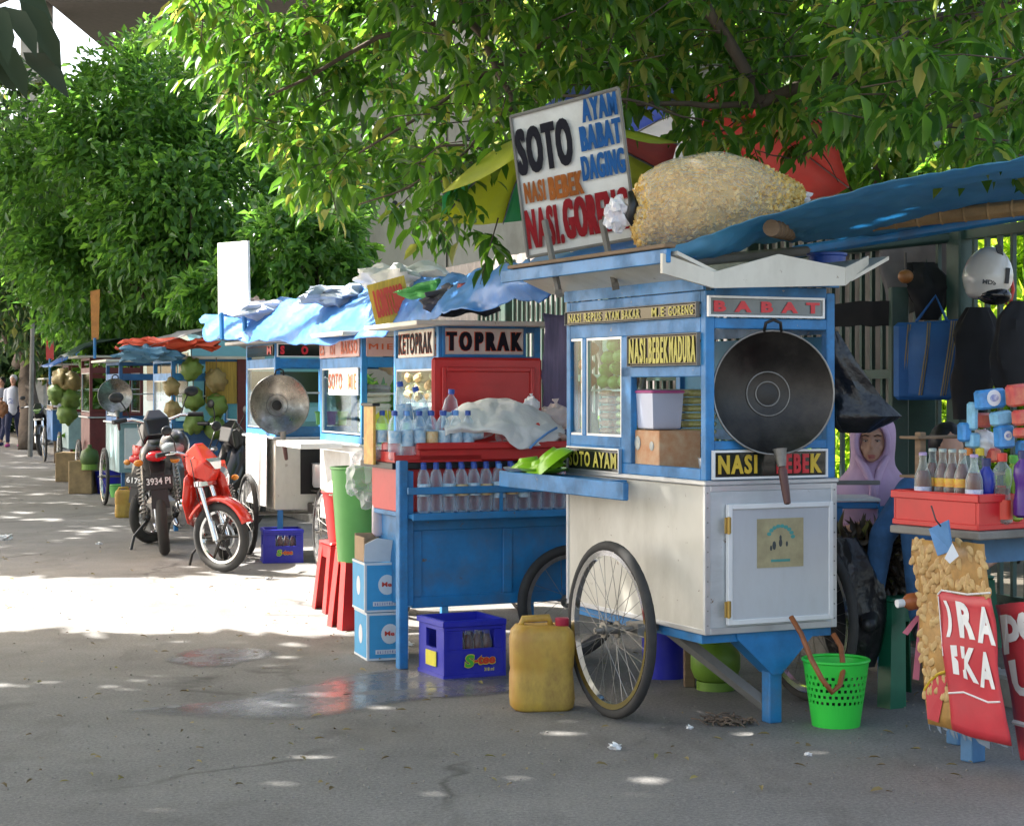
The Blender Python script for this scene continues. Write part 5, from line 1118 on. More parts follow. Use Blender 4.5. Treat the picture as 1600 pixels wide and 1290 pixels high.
p = W(590, 800, 9.3); b = B(); b.tube([(0, 0, .1), (0, 0, .02), (.005, 0, -.1), (.01, 0, -.12)], [.012, .03, .035, .02], 10); t = thing('plastic_bag', 'narrow clear bag of small sachets hanging beside the blue cart leg', 'bag', p); b.build('bag_body', clear('pinkish_bag', (.9, .75, .8), .5, .3), t, 0)
def stool(lb, loc, yaw, m, h=.45, wd=.15, group=None):
    t = thing('stool', lb, 'stool', loc, yaw, group); B().box((-wd, -wd, h - .02), (wd, wd, h), .01).build('seat', m, t)
    for sx in (-1, 1):
        for sy in (-1, 1): b = B(); b.add([(sx * wd * .95, sy * wd * .95, h - .02), (sx * (wd - .08), sy * wd * .95, h - .02), (sx * (wd - .05), sy * (wd + .03), 0), (sx * (wd + .035), sy * (wd + .03), 0), (sx * wd * .95, sy * (wd - .08), h - .02), (sx * (wd + .035), sy * (wd - .05), 0)], [(0, 1, 2, 3), (0, 3, 5, 4)]); clothify(b.build('leg', m, t), .006)
    b = B(); b.box((-wd * .98, -wd * .98, h * .78), (wd * .98, -wd * .96, h - .02)); b.box((-wd * .98, -wd * .96, h * .78), (-wd * .96, wd * .98, h - .02)); b.build('skirt', m, t); return t
stool('red plastic stool half in the sun beside the blue drink cartons', G(553, 985) + Vector((0, .16, 0)), R(25), REDP, .46, .095, 'red plastic stools')
stool('red plastic stool under the red bucket with its road side burnt out by sun', G(540, 962) + Vector((-.02, .3, 0)), R(20), REDP, .42, .14, 'red plastic stools')
bk = G(540, 962) + Vector((-.02, .3, .42)); bucket('bucket', 'red bucket lined with a thin green plastic bag standing on a red stool', bk, .11, .15, .3, REDP)
bag('thin pale green plastic liner spilling out of the red bucket', bk + Vector((0, 0, .31)), .13, clear('green_liner', (.85, .95, .7), .55, .35), seed=12, squash=(1.1, 1.1, .45), knot=False)
t = thing('dish_rack', 'lime green basin of plates and spoons on the ledge of the sunlit cart', 'basin', D.M @ Vector((.2, -.12, .98))); B().lathe([(.09, 0), (.11, .02), (.15, .13), (.155, .135), (.145, .13), (.09, .01)], 28).build('basin', LIME, t, 40)
b = B(); [b.cyl((.02 * k - .03, .02 * (k % 3), .05), (.03 * k - .05, .03 * (k % 2), .22), .004, n=6) for k in range(5)]; b.build('spoons', STEEL, t)
b = B(); [b.lathe([(.001, 0), (.09, .008), (.1, .012)], 20, (-.06, .02 * k, .12), (.3, -1, .3)) for k in range(3)]; b.build('plates', YEL, t, 40)

# ---- jerrycans
JER = mat('jerrycan_yellow', (.36, .15, .03), .5, var=.3, scale=3.2, dirt=1.0, dcol=(.2, .1, .045), dscale=6, stretch=(1, 1, .5), col2=(.55, .42, .06))
def jerry(lb, loc, yaw, s=1, group=None):
    t = thing('jerrycan', lb, 'jerrycan', loc, yaw, group, scale=s)
    b = B(); w2, d2, h = .135, .1, .36
    prof = [(0, .88), (.012, .97), (.05, 1), (.15, .985), (.17, .96), (.19, .985), (.3, 1), (.335, .95), (.36, .8)]
    def ring(z, k):
        o = []; rr = .05
        for cx, cy, a0 in ((1, 1, 0), (-1, 1, 90), (-1, -1, 180), (1, -1, 270)):
            for i in range(5): a = R(a0 + i * 22.5); o.append((cx * (w2 * k - rr) + rr * math.cos(a), cy * (d2 * k - rr) + rr * math.sin(a), z))
        return o
    vs = []; [vs.extend(ring(z, k)) for z, k in prof]; m = 20
    b.add(vs, [(k * m + i, k * m + (i + 1) % m, (k + 1) * m + (i + 1) % m, (k + 1) * m + i) for k in range(len(prof) - 1) for i in range(m)] + [tuple(range(m - 1, -1, -1)), tuple(range((len(prof) - 1) * m, len(prof) * m))])
    for v in b.v: v += noise.noise_vector(v * 9) * .006
    bd = b.build('body', JER, t, 50)
    b = B(); b.tube([(-.09, 0, .35), (-.08, 0, .385), (.03, 0, .39), (.04, 0, .35)], .016, 8); b.build('handle', JER, t, 0)
    B().lathe([(.026, .355), (.03, .36), (.03, .39), (.027, .392)], 16, (.085, -.03, 0)).build('cap', mat('cap_maroon', (.35, .02, .05), .4), t, 40); return t
jerry('grimy yellow jerrycan with maroon cap standing beside the big bicycle wheel', G(846, 1106), R(8), .98, 'yellow jerrycans')
jerry('small yellow jerrycan on the road left of the black motorcycle', G(196, 808), R(10), .8, 'yellow jerrycans')
# ---- under cart A
t = thing('gas_cylinder', 'small green gas cylinder under the nearest cart', 'gas cylinder', G(1118, 1076), scale=.86); GG = mat('gas_green', (.16, .3, .03), .4, var=.2, dirt=.3)
B().lathe([(.06, .03), (.11, .06), (.13, .11), (.13, .18), (.11, .23), (.05, .26), (.03, .27), (.025, .3)], 28).build('tank', GG, t, 60); B().lathe([(.1, 0), (.1, .045), (.095, .045), (.095, .0)], 24).build('foot_ring', GG, t, 40)
b = B(); [b.tube([(.07 * math.cos(a), .07 * math.sin(a), .24), (.075 * math.cos(a), .075 * math.sin(a), .33)], .008, 6) for a in (.5, 2.6, 4.7)]; b.tube([(.075 * math.cos(a / 10 * math.pi), .075 * math.sin(a / 10 * math.pi), .33) for a in range(20)], .009, 6, True); b.build('guard', GG, t, 0)
text(t, 'ISI BERSIH 3 KG', (-.03, -.134, .14), (1, .25, 0), (0, 0, 1), .09, .016, WHITEP, .0); bucket('drum', 'dark blue drum in the shade under the nearest cart', G(1045, 1070) + Vector((0, .25, 0)), .1, .11, .34, BLP, 'drum')
tag(B().box((-.025, -.025, 0), (.025, .025, .34), .004).build('timber_post', WOOD, loc=(0, 0, 0)), 'short brown timber propping the nearest cart behind its wheel', 'timber'); COL.objects[-1].location = G(1077, 1072)
# green basket
t = thing('basket', 'bright green slotted plastic waste basket in front of the nearest cart', 'basket', G(1306, 1132)); GB = mat('basket_green', (.04, .62, .06), .38, var=.06)
prof = lambda z: .094 + .036 * z / .26; n = 60; h = .262; vs = []; fs = []; zs = [0, .095] + [.095 + .125 * k / 10 for k in range(1, 11)] + [.245, h]
for z in zs:
    for i in range(n): a = 2 * math.pi * i / n; vs.append((prof(z) * math.cos(a), prof(z) * math.sin(a), z))
for k in range(len(zs) - 1):
    for i in range(n):
        if 1 <= k <= 10 and k % 2 == 1 and i % 2 == ((k // 2) % 2): continue
        fs.append((k * n + i, k * n + (i + 1) % n, (k + 1) * n + (i + 1) % n, (k + 1) * n + i))
fs.append(tuple(range(n - 1, -1, -1))); b = B(); b.add(vs, fs); clothify(b.build('shell', GB, t), .003)
b = B(); b.tube([(prof(h) * math.cos(a / 20 * math.pi), prof(h) * math.sin(a / 20 * math.pi), h) for a in range(40)], .007, 8, True); b.build('rim', GB, t, 0)
b = B(); b.ell((0, 0, .1), (.08, .08, .08), n=16, m=10, dent=.6); b.build('liner', BLACK, t, 0)
RAT = mat('rattan', (.28, .09, .025), .5, var=.4, scale=15)
b = B(); p = A.f; pt = [(1236, 963, .0), (1252, 990, -.04), (1268, 1030, -.1), (1284, 1060, -.13), (1300, 1081, -.13), (1312, 1070, -.1), (1318, 1045, -.05), (1314, 1010, .02), (1302, 990, .05)]
b.tube([W(px, py, 7.3 + dy) for px, py, dy in pt], .011, 10); tag(b.build('rattan_hook', RAT, None, 0, loc=W(1236, 963, 7.3)), 'bent brown rattan hook hanging from the cart over the green basket', 'hook')
# fallen leaves and grit on the road
n = 420; gy = 3874 / nr.uniform(150, 640, n); gx = nr.uniform(-.3, .26, n) * gy; ang = nr.uniform(0, 6.28, n)
leafmesh('fallen_leaves', np.stack([gx, gy, np.full(n, .012)], 1), np.stack([np.cos(ang), np.sin(ang), nr.uniform(-.1, .15, n)], 1), np.array([0, 0, 1]) + nr.normal(size=(n, 3)) * .25, .035 * (.5 + nr.rand(n)), .016 * (.5 + nr.rand(n)), leafmat('fallen_leaf', (.1, .07, .03), (.25, .2, .08), .1, .7))['kind'] = 'stuff'
b = B()
for k in range(900):
    gy_ = 3874 / rnd.uniform(200, 650); gx_ = rnd.uniform(-.28, .27) * gy_; r = rnd.uniform(.002, .006); b.ell((gx_, gy_, r * .5), (r, r * rnd.uniform(.6, 1), r * .7), (0, 0, rnd.random() * 3), 5, 3)
b.build('grit', mat('grit', (.25, .23, .2), .9, var=.5, scale=1.5))['kind'] = 'stuff'
# rag and litter
b = B()
for k in range(60): p = Vector((rnd.gauss(0, .05), rnd.gauss(0, .03), .01 + abs(rnd.gauss(0, .008)))); d = Vector((rnd.uniform(-1, 1), rnd.uniform(-1, 1), rnd.uniform(-.2, .5))) * .035; b.tube([p - d, p + Vector((0, 0, .008)), p + d], .0035, 5)
o = b.build('string_heap', mat('rag_brown', (.14, .1, .07), .9, var=.4), None, 0); o.location = G(1135, 1132); tag(o, 'small heap of brown stringy litter on the road under the nearest cart', 'litter')
for k, (px, py, r, lb) in enumerate([(962, 1170, .022, 'crumpled white tissue on the road in front of the big wheel'), (8, 843, .05, 'torn white plastic scrap on the road at the left edge'), (155, 850, .02, 'small white paper scrap on the road below the left edge scrap'), (640, 1008, .02, 'pale scrap lying at the edge of the wet patch'), (1078, 1138, .014, 'tiny white crumb of litter left of the stringy heap'), (420, 905, .018, 'cream paper scrap near the front wheel of the red motorcycle'), (1262, 1180, .012, 'tiny pale scrap below the green basket')]):
    o = B().ell((0, 0, r * .4), (r, r * .8, r * .5), None, 12, 8, 1.4, k + 3).build('paper_scrap', WHITEP, None, 20); o.location = G(px, py); tag(o, lb, 'litter', 'litter on the road')

# ================================================================ RIGHT STALL
S = Fr(1529, 6.5, 33)
TZ = EYE - (829 - HY) / FPX * 6.5
t = thing('table', 'grey topped table on blue legs carrying the red drinks crate at the right edge', 'table', M=S.M)
B().box((-.04, -.04, TZ - .03), (1.0, .4, TZ - .002), .004).build('table_top', GREYWOOD, t)
lgx, lgz = S.f(1520, 1195, .12)
for x, y in ((lgx, .12), (.95, .1), (.3, .38), (.95, .38)): B().box((x - .035, y - .03, 0), (x + .035, y + .03, TZ - .03), .004).build('leg', mat('faded_blue', (.06, .17, .32), .6, var=.3, dirt=.4), t)
B().box((.1, .1, TZ - .13), (.95, .12, TZ - .03)).build('apron', mat('faded_blue', (.06, .17, .32)), t)
rc = crate('drink_crate', 'shallow red plastic crate of bottles on the table at the right edge', S.M @ T((0, 0, TZ)), .55, .42, .128, REDP, None, False)
B().box((.17, -.012, .06), (.27, -.0085, .105), .006).build('handle_hole', BLACK, rc)
# seven tea bottles, then bigger bottles
LY2 = mat('label_yellow', (.65, .55, .05), .4, var=.6, scale=60, col2=(.6, .1, .03)); LWB = mat('label_blue_white', (.08, .16, .45), .4, var=.6, scale=60, col2=(.75, .75, .75)); CPL = mat('cap_lilac', (.4, .3, .5), .4)
tb1 = make_bottle('tea_bottle', 'x', GBP, mat('crown_cap', (.35, .42, .4)), LY2, (.105, .135), .0305, GL, .0145, .006, (TEA, .19))
tb2 = make_bottle('tea_bottle', 'x', GBP, CPL, LWB, (.06, .11), .0305, GL, .0145, .006, (TEA, .18))
def onS(px, x): return S.s_(px, HY, x)[0]
for k, (px, x, pr_, sc_) in enumerate([(1442, .04, tb2, 1.0), (1457, .09, tb1, 1.06), (1473, .09, tb1, 1.06), (1488, .09, tb1, 1.06), (1504, .09, tb1, 1.06), (1522, .04, tb2, 1.0)]):
    o = place(pr_, S.M @ T((x, onS(px, x), TZ + .035)), ['first glass tea bottle with lilac cap at the left corner of the red crate', 'yellow labelled tea bottle second from the left in the red crate', 'yellow labelled tea bottle third from the left in the red crate', 'yellow labelled tea bottle fourth from the left in the red crate', 'yellow labelled tea bottle fifth from the left in the red crate', 'lilac capped tea bottle at the near corner of the red crate'][k], 'glass tea bottles in the red crate'); o.scale = (1.05, 1.05, sc_ * .98)
WB = [(.02, 0), (.034, .01), (.034, .05), (.027, .09), (.027, .12), (.034, .15), (.03, .185), (.014, .205), (.014, .215)]
def sb_(name, lb, px, x, capm, bodym, labm, lz, zz=0, drink=None, sc_=1):
    t = make_bottle(name, lb, WB, capm, labm, lz, .0345, bodym, .017, .022, drink); tag(t, lb, 'bottle'); M_ = S.M @ T((x, onS(px, x), TZ + .014 + zz)); t.location = M_.translation; t.scale = (sc_,) * 3; return t
NAVY = mat('navy_plastic', (.015, .03, .3), .25, var=.3)
sb_('energy_drink_bottle', 'dark blue drink bottle with dark cap beside the near crate corner', 1541, .1, mat('cap_navy', (.02, .03, .12), .4), NAVY, None, None)
sb_('cola_bottle', 'round cola bottle with orange red cap and red label', 1566, .14, CAPR, GL, LR2, (.02, .085), 0, (TEA, .15), 1.08)
sb_('soft_drink_bottle', 'green drink bottle behind the cola bottle', 1584, .2, mat('cap_green', (.1, .4, .05), .4), mat('green_drink', (.25, .45, .04), .2, var=.3), None, None, .01)
sb_('syrup_bottle', 'bottle with orange cap standing behind the tea bottles', 1513, .22, mat('cap_orange', (.65, .2, .02), .4), GL, LWB, (.08, .15), .03, (TEA, .1))
sb_('syrup_bottle', 'bottle with yellow cap standing behind the tea bottles', 1531, .24, CAPY, GL, LABB, (.08, .15), .03, (TEA, .1))
sb_('energy_drink_bottle', 'purple dark bottle cut by the right edge above the crate', 1598, .16, mat('cap_navy', (.02, .03, .12)), mat('purple_plastic', (.08, .02, .2), .25), None, None, .03)
# sachets and packs on a rack
RB = mat('pack_blue', (.06, .27, .62), .3, var=.4, scale=20); RR = mat('pack_red', (.5, .03, .05), .3, var=.3, scale=20, col2=(.62, .2, .1)); RL = mat('pack_light_blue', (.22, .48, .66), .3, var=.3, scale=25)
t = thing('display_rack', 'wooden rack behind the crate holding drink packs', 'rack', S.M @ Vector((.3, .36, TZ)), S.a)
for z in (.33, .475): B().box((-.25, -.02, z - .16 + .0), (.6, .08, z - .15), .002).build('shelf', WOOD, t)
for x in (-.22, .58): B().box((x, .0, 0), (x + .03, .03, .34), .002).build('upright', WOOD, t)
def pack(lb, px0, px1, py0, py1, Y, m, em=True, tilt=0, cat='pack'):
    a, b_ = W(px0, py1, Y), W(px1, py0, Y); w2, h2 = b_.x - a.x, b_.z - a.z
    t = thing('drink_pack', lb, cat, (a + b_) / 2, rot=(0, R(tilt), R(20)), group='packs and sachets at the right stall')
    B().box((-w2 / 2, -.02, -h2 / 2), (w2 / 2, .03, h2 / 2), .008).build('pack', m, t, 40)
    if em: b = B(); b.ell((0, -.0215, h2 * .05), (w2 * .27, .0015, w2 * .27), n=18, m=8); e = b.build('emblem', CARW, t, 0); B().ell((0, -.0235, h2 * .05), (w2 * .17, .001, w2 * .12), n=14, m=8).build('emblem_mark', LABB, e, 0)
    return t
pack('blue milk sachet with round emblem, topmost on the left of the stack', 1524, 1572, 608, 638, 6.75, RB, tilt=-6)
pack('red sachet at the top right of the drink packs', 1574, 1612, 600, 634, 6.72, RR, False, -6)
pack('pale blue narrow pack under the topmost sachets', 1549, 1581, 642, 664, 6.75, RL, False, -8)
pack('blue milk pack with emblem standing above the cola bottle', 1556, 1584, 664, 700, 6.75, RB, tilt=-4)
pack('red sachet hanging below the top red one', 1584, 1614, 640, 664, 6.7, RR, False, -5)
pack('lower red sachet beside the blue milk pack', 1586, 1616, 668, 684, 6.7, RR, False)
pack('light blue pack edge at the left side of the rack', 1515, 1526, 628, 672, 6.8, RL, False)
for k, (a_, b_, c_, d_, m_) in enumerate(((1518, 1548, 645, 668, RR), (1512, 1530, 676, 700, RL), (1545, 1562, 700, 722, RR), (1590, 1618, 688, 712, RB), (1500, 1516, 660, 690, RB))): pack(['small red sachet left of the pale blue narrow pack', 'small pale pack behind the orange capped bottle', 'small red pack low behind the cola bottle', 'blue pack at the right edge under the red sachets', 'narrow blue pack at the left end of the rack shelf'][k], a_, b_, c_, d_, 6.82, m_, k == 3)
bag('white see-through bag of cups beside the blue milk pack', W(1537, 692, 6.85), .045, clear('milky_bag2', (.95, .95, .95), .6, .35), seed=14, squash=(1, .8, 1.1), knot=False)

# ---- banners
def bsheet(c, nu=20, nv=24, wr=.006, seed=0, off=0.):
    """c: 4 (px,py,Y): top left, top right, bottom right, bottom left"""
    q = [W(x, y, Y - off) for x, y, Y in c]; rows = [[q[0].lerp(q[3], t).lerp(q[1].lerp(q[2], t), u) for u in (0, .5, 1)] for t in (0, .35, .7, 1)]
    s = sheet(rows, nu, nv, wr, 7, seed); return s
L0 = W(1490, 850, 6.5)
BC = [(1424, 842, 6.72), (1536, 850, 6.36), (1577, 1166, 6.34), (1452, 1130, 6.66)]
t = thing('banner', 'torn vinyl banner with peanuts and white letters ORA IKA on red', 'banner', L0)
PEAB = mat('banner_gold', (.4, .22, .06), .45, var=.4, scale=18)
def bl(par, c, u0, u1, v0, v1, m, name, off, seed=0, th=.002, nu=14, nv=14, wr=.004):
    """piece of cloth covering a part of the quad c"""
    q = [W(*k) for k in c]
    def pt(u, v): p = q[0].lerp(q[1], u).lerp(q[3].lerp(q[2], u), v); return p - (p - Vector((0, 0, EYE))).normalized() * off + Vector((0, 0, 0))
    rows = [[pt(u0 + (u1 - u0) * a, v0 + (v1 - v0) * b_) for a in (0, .5, 1)] for b_ in (0, .35, .7, 1)]
    s = sheet(rows, nu, nv, 0, 7, seed)
    for v in s.v: v += noise.noise_vector(v * 6) * .012 + noise.noise_vector(v * 15) * .004
    s.v = [v - L0 for v in s.v]; return clothify(s.build(name, m, par, 0), th)
bl(t, BC, 0, 1, 0, 1, PEAB, 'cloth', 0); BRED = mat('banner_red', (.52, .035, .05), .45, var=.15, dirt=.25, dcol=(.3, .12, .12))
b = B(); q = [W(*k) for k in BC]
def bpt(u, v, off=.0): p = q[0].lerp(q[1], u).lerp(q[3].lerp(q[2], u), v); p = p - (p - Vector((0, 0, EYE))).normalized() * off; return p + noise.noise_vector(p * 6) * .012 + noise.noise_vector(p * 15) * .004 - L0
for k in range(230):
    u, v = rnd.random(), rnd.random() * .86
    if u > .32 and v > .27: continue
    b.ell(bpt(u, v, .005), (.012, .0015, .022), (0, rnd.uniform(-.9, .9), -.5), 10, 6, .2, k)
b.build('peanut_print', mat('peanut', (.42, .22, .07), .45, var=.5, scale=30, col2=(.66, .47, .2)), t, 0)['kind'] = 'stuff'
b = B(); b.add([bpt(.14, .98, .006), bpt(.0, .97, .006), bpt(.02, .8, .006), bpt(.2, .72, .006), bpt(.32, .72, .006)], [(0, 1, 2, 3, 4)]); clothify(b.build('red_corner', BRED, t), .002)
b = B(); b.tube([bpt(.0, .82, .009), bpt(.08, .76, .009), bpt(.2, .71, .009), bpt(.3, .69, .009)], .005, 5); b.build('yellow_edge', LYEL, t)
rp = bl(t, BC, .3, 1, .27, 1, BRED, 'red_field', .01)
b = B(); b.tube([bpt(.3, .29, .013), bpt(.36, .265, .013), bpt(.7, .262, .013), bpt(1, .24, .013)], .0035, 5); b.tube([bpt(.3, .3, .013), bpt(.3, .6, .013)], .002, 5); b.tube([bpt(.3, .81, .013), bpt(.5, .785, .013), bpt(.8, .79, .013), bpt(.96, .775, .013)], .0035, 5); b.build('white_line', WHITEP, rp)
def btext(s, u0, u1, v0, v1, par, m=WHITEP, bold=.03, bp_=bpt):
    o = text(par, s, (0, 0, 0), (1, 0, 0), (0, 1, 0), 1, 1, m, bold, 0)
    for vt in o.data.vertices: vt.co = bp_(u0 + (u1 - u0) * vt.co.x, v1 - (v1 - v0) * vt.co.y, .016)
btext(')', .36, .45, .32, .5, rp, bold=.06); btext('R', .53, .73, .31, .5, rp, bold=.05); btext('A', .76, .98, .32, .51, rp, bold=.05)
btext('I', .4, .48, .54, .7, rp, bold=.05); btext('K', .53, .73, .54, .71, rp, bold=.05); btext('A', .74, .93, .55, .72, rp, bold=.05)
b = B()
xs_ = sorted([0, 1] + [rnd.random() for _ in range(13)])
for x, x2 in zip(xs_[:-1], xs_[1:]): d_ = rnd.random() * .045; b.add([bpt(x, .98, -.004), bpt(x2, .98, -.004), bpt(x2 * .8 + x * .2, 1.0 + d_, -.004), bpt(x * .7 + x2 * .3, 1.0 + d_ * .6, -.004)], [(0, 1, 2, 3)])
clothify(b.build('torn_hem', mat('hem_blue_grey', (.16, .2, .25), .6), t), .002)
BC2 = [(1557, 944, 6.5), (1660, 935, 6.1), (1680, 1190, 6.1), (1592, 1190, 6.5)]
t = thing('banner', 'second red vinyl banner with white letters cut by the right edge', 'banner', L0); bl(t, BC2, 0, 1, 0, 1, BRED, 'cloth', 0)
q2 = [W(*k) for k in BC2]
def bpt2(u, v, off=.0): p = q2[0].lerp(q2[1], u).lerp(q2[3].lerp(q2[2], u), v); p = p - (p - Vector((0, 0, EYE))).normalized() * off; return p + noise.noise_vector(p * 6) * .012 + noise.noise_vector(p * 15) * .004 - L0
btext('per', .03, .75, .06, .32, t, bold=.05, bp_=bpt2); btext('Un', .08, .75, .36, .58, t, bold=.05, bp_=bpt2)
b = B(); b.tube([bpt2(0, .75, .01), bpt2(.5, .8, .01), bpt2(1, .82, .01)], .01, 5); b.build('white_line', WHITEP, t)
# tags, bottle and ribbon on the banner
t = thing('tag_card', 'blue rubber tag tied in front of the peanut banner', 'tag', W(1470, 812, 6.5)); L1 = W(1470, 812, 6.5)
b = B(); b.add([W(1452, 826, 6.52) - L1, W(1482, 812, 6.4) - L1, W(1488, 860, 6.4) - L1, W(1466, 868, 6.45) - L1], [(0, 1, 2, 3)]); clothify(b.build('card', mat('tag_blue', (.07, .2, .42), .7, var=.3), t), .006)
b = B(); b.add([W(1488, 848, 6.38) - L1, W(1498, 868, 6.38) - L1, W(1484, 880, 6.38) - L1, W(1476, 872, 6.38) - L1], [(0, 1, 2, 3)]); clothify(b.build('paper', WHITEP, t), .003)
b = B(); b.tube([W(1455, 790, 6.45) - L1, W(1462, 812, 6.42) - L1, W(1470, 822, 6.42) - L1], .003, 5); b.build('string', BLACK, t)
t = thing('sauce_bottle', 'orange brown bottle with white cap sticking out left of the peanut banner', 'bottle', W(1420, 940, 6.8), rot=(R(0), R(-95), R(20)))
B().lathe([(.02, -.06), (.032, -.05), (.032, .0), (.014, .025)], 16).build('body', mat('sauce', (.35, .1, .03), .3), t, 40); B().lathe([(.015, .02), (.016, .05), (.014, .052)], 14).build('cap', WHITEP, t, 40)
b = B(); b.add([W(1433, 960, 6.82), W(1440, 962, 6.82), W(1418, 992, 6.82), W(1410, 988, 6.82)], [(0, 1, 2, 3)]); b.add([W(1436, 962, 6.81), W(1442, 964, 6.81), W(1436, 1062, 6.81), W(1426, 1060, 6.81)], [(0, 1, 2, 3)])
L1 = W(1436, 960, 6.8); b.v = [v - L1 for v in b.v]; o = clothify(b.build('ribbon', mat('ribbon_pink', (.55, .15, .2), .6)), .003); o.location = L1; tag(o, 'two pink plastic ribbon tails beside the peanut banner', 'ribbon')
# green stools
GS = mat('stool_green', (.01, .12, .06), .4, var=.2)
stool('dark green plastic stool in shade between the cart and the peanut banner', G(1398, 1092), R(30), GS, .46, .15, 'green plastic stools')
stool('second dark green stool half behind the peanut banner', G(1462, 1050) + Vector((.1, .1, 0)), R(15), GS, .46, .15, 'green plastic stools')

# ---- hanging things
BBAG = mat('bin_bag', (.012, .012, .014), .28, var=.3, bump=.6, scale=8)
def hang_bag(name, lb, cat, pts, rad, m, loc, sq=.5, wr=.25, seed=0, handles=None):
    t = thing(name, lb, cat, loc); P_ = [Vector(p) - Vector(loc) for p in pts]; n = 24; vs = []; K = len(P_) - 1; R_ = []
    KK = 20
    for k in range(KK + 1):
        x = k / KK * K; i = min(int(x), K - 1); f = x - i; c = P_[i].lerp(P_[i + 1], f); r = rad[i] * (1 - f) + rad[i + 1] * f
        for a in range(n):
            an = 2 * math.pi * a / n; rr = r * (1 + wr * .35 * math.sin(an * 7 + k * .15) * (1 - k / KK) + wr * noise.noise(Vector((math.cos(an) * 2, math.sin(an) * 2, k * .15 + seed))))
            vs.append(c + Vector((math.cos(an) * rr, math.sin(an) * rr * sq, 0)))
    b = B(); b.add(vs, [(k * n + i, k * n + (i + 1) % n, (k + 1) * n + (i + 1) % n, (k + 1) * n + i) for k in range(KK) for i in range(n)] + [tuple(range(n)), tuple(range(KK * n + n - 1, KK * n - 1, -1))])
    b.build('bag_body', m, t, 50); return t
Yb = 7.9
hang_bag('bin_bag', 'black plastic bag hanging from the right side of the nearest cart', 'bag', [W(1303, 518, 7.6), W(1312, 560, 7.6), W(1335, 610, 7.65), W(1348, 650, 7.65), W(1335, 676, 7.65)], [.015, .05, .105, .135, .06], BBAG, W(1303, 518, 7.6), .55, .4)
hang_bag('bin_bag', 'long black bag of rubbish hanging low beside the cart above the green basket', 'bag', [W(1320, 840, 7.8), W(1332, 890, 7.8), W(1338, 960, 7.8), W(1334, 1040, 7.8)], [.05, .11, .13, .09], BBAG, W(1320, 840, 7.8), .6, .3, 4)
t = thing('striped_bag', 'blue shopping bag with tan stripes hanging on the green fence', 'bag', W(1450, 500, 9.2)); L1 = W(1450, 500, 9.2)
b = B(); c = [W(1415, 505, 9.25), W(1500, 498, 9.1), W(1487, 622, 9.1), W(1410, 620, 9.25)]
rows = [[c[0].lerp(c[3], v).lerp(c[1].lerp(c[2], v), u) - L1 - Vector((0, .05 * math.sin(math.pi * u) * math.sin(math.pi * min(1, v * 1.2 + .1)), 0)) for u in (0, .25, .5, .75, 1)] for v in (0, .3, .6, 1)]
s1 = sheet(rows, 20, 20, .004, 6); o = clothify(s1.build('front', mat('bag_blue', (.02, .12, .36), .6, var=.25, scale=5), t, 0), .004)
o2 = B().box((-.16, .03, -.4), (.14, .08, -.01), .02).build('back', mat('bag_blue', (.02, .12, .36)), t)
TAN = mat('stripe_tan', (.3, .24, .14), .6, var=.2)
for u in (.03, .38, .82):
    b = B(); P_ = [c[0].lerp(c[3], v).lerp(c[1].lerp(c[2], v), u + .06 * (1 - v)) - L1 - Vector((0, .006 + .05 * math.sin(math.pi * u) * math.sin(math.pi * min(1, v * 1.2 + .1)), 0)) for v in (0.02, .3, .6, .97)]
    for d in (-.012, 0, .012): b.tube([p_ + Vector((d, 0, 0)) for p_ in P_], .004, 5)
    b.build('stripe', TAN, o)
b = B(); b.tube([W(1432, 502, 9.15) - L1, W(1462, 462, 9.3) - L1, W(1480, 502, 9.1) - L1], .008, 6); b.build('handle', mat('bag_blue', (.02, .12, .36)), t, 0)
# helmet
t = thing('helmet', 'white motorcycle helmet with black trim hanging under the awning', 'helmet', W(1543, 435, 8.4), rot=(R(0), R(6), R(10)), scale=.88); k_ = 8.4 / FPX
HW = mat('helmet_white', (.68, .66, .6), .22, var=.05, coat=.5, dirt=.15)
b = B(); b.ell((0, 0, .0), (.125, .15, .165), n=28, m=18)
b.v = [Vector((v.x * (1 - .25 * max(0, -v.z) / .165), v.y, v.z if v.z > -.1 else -.1 - (v.z + .1) * -.2)) for v in b.v]; b.build('shell', HW, t, 0)
b = B(); b.ell((.02, -.06, -.09), (.085, .1, .05), n=20, m=10); b.build('visor', mat('visor_black', (.012, .012, .014), .1), t, 0)
b = B(); b.xz([(-.02, .165), (.012, .165), (.03, .12), (.02, .09), (.0, .12)], -.1, -.092); b.box((.03, -.152, -.03), (.05, -.14, .05)); b.build('vent', BLACK, t)
text(t, 'MDS', (-.085, -.132, -.045), (1, -.15, 0), (0, 0, 1), .07, .024, BLACK, .03)
b = B(); b.tube([(.06, -.05, -.1), (.1, -.08, -.14), (.12, -.06, -.05), (.13, 0, .02)], .01, 6); b.build('strap', LR2, t, 0)
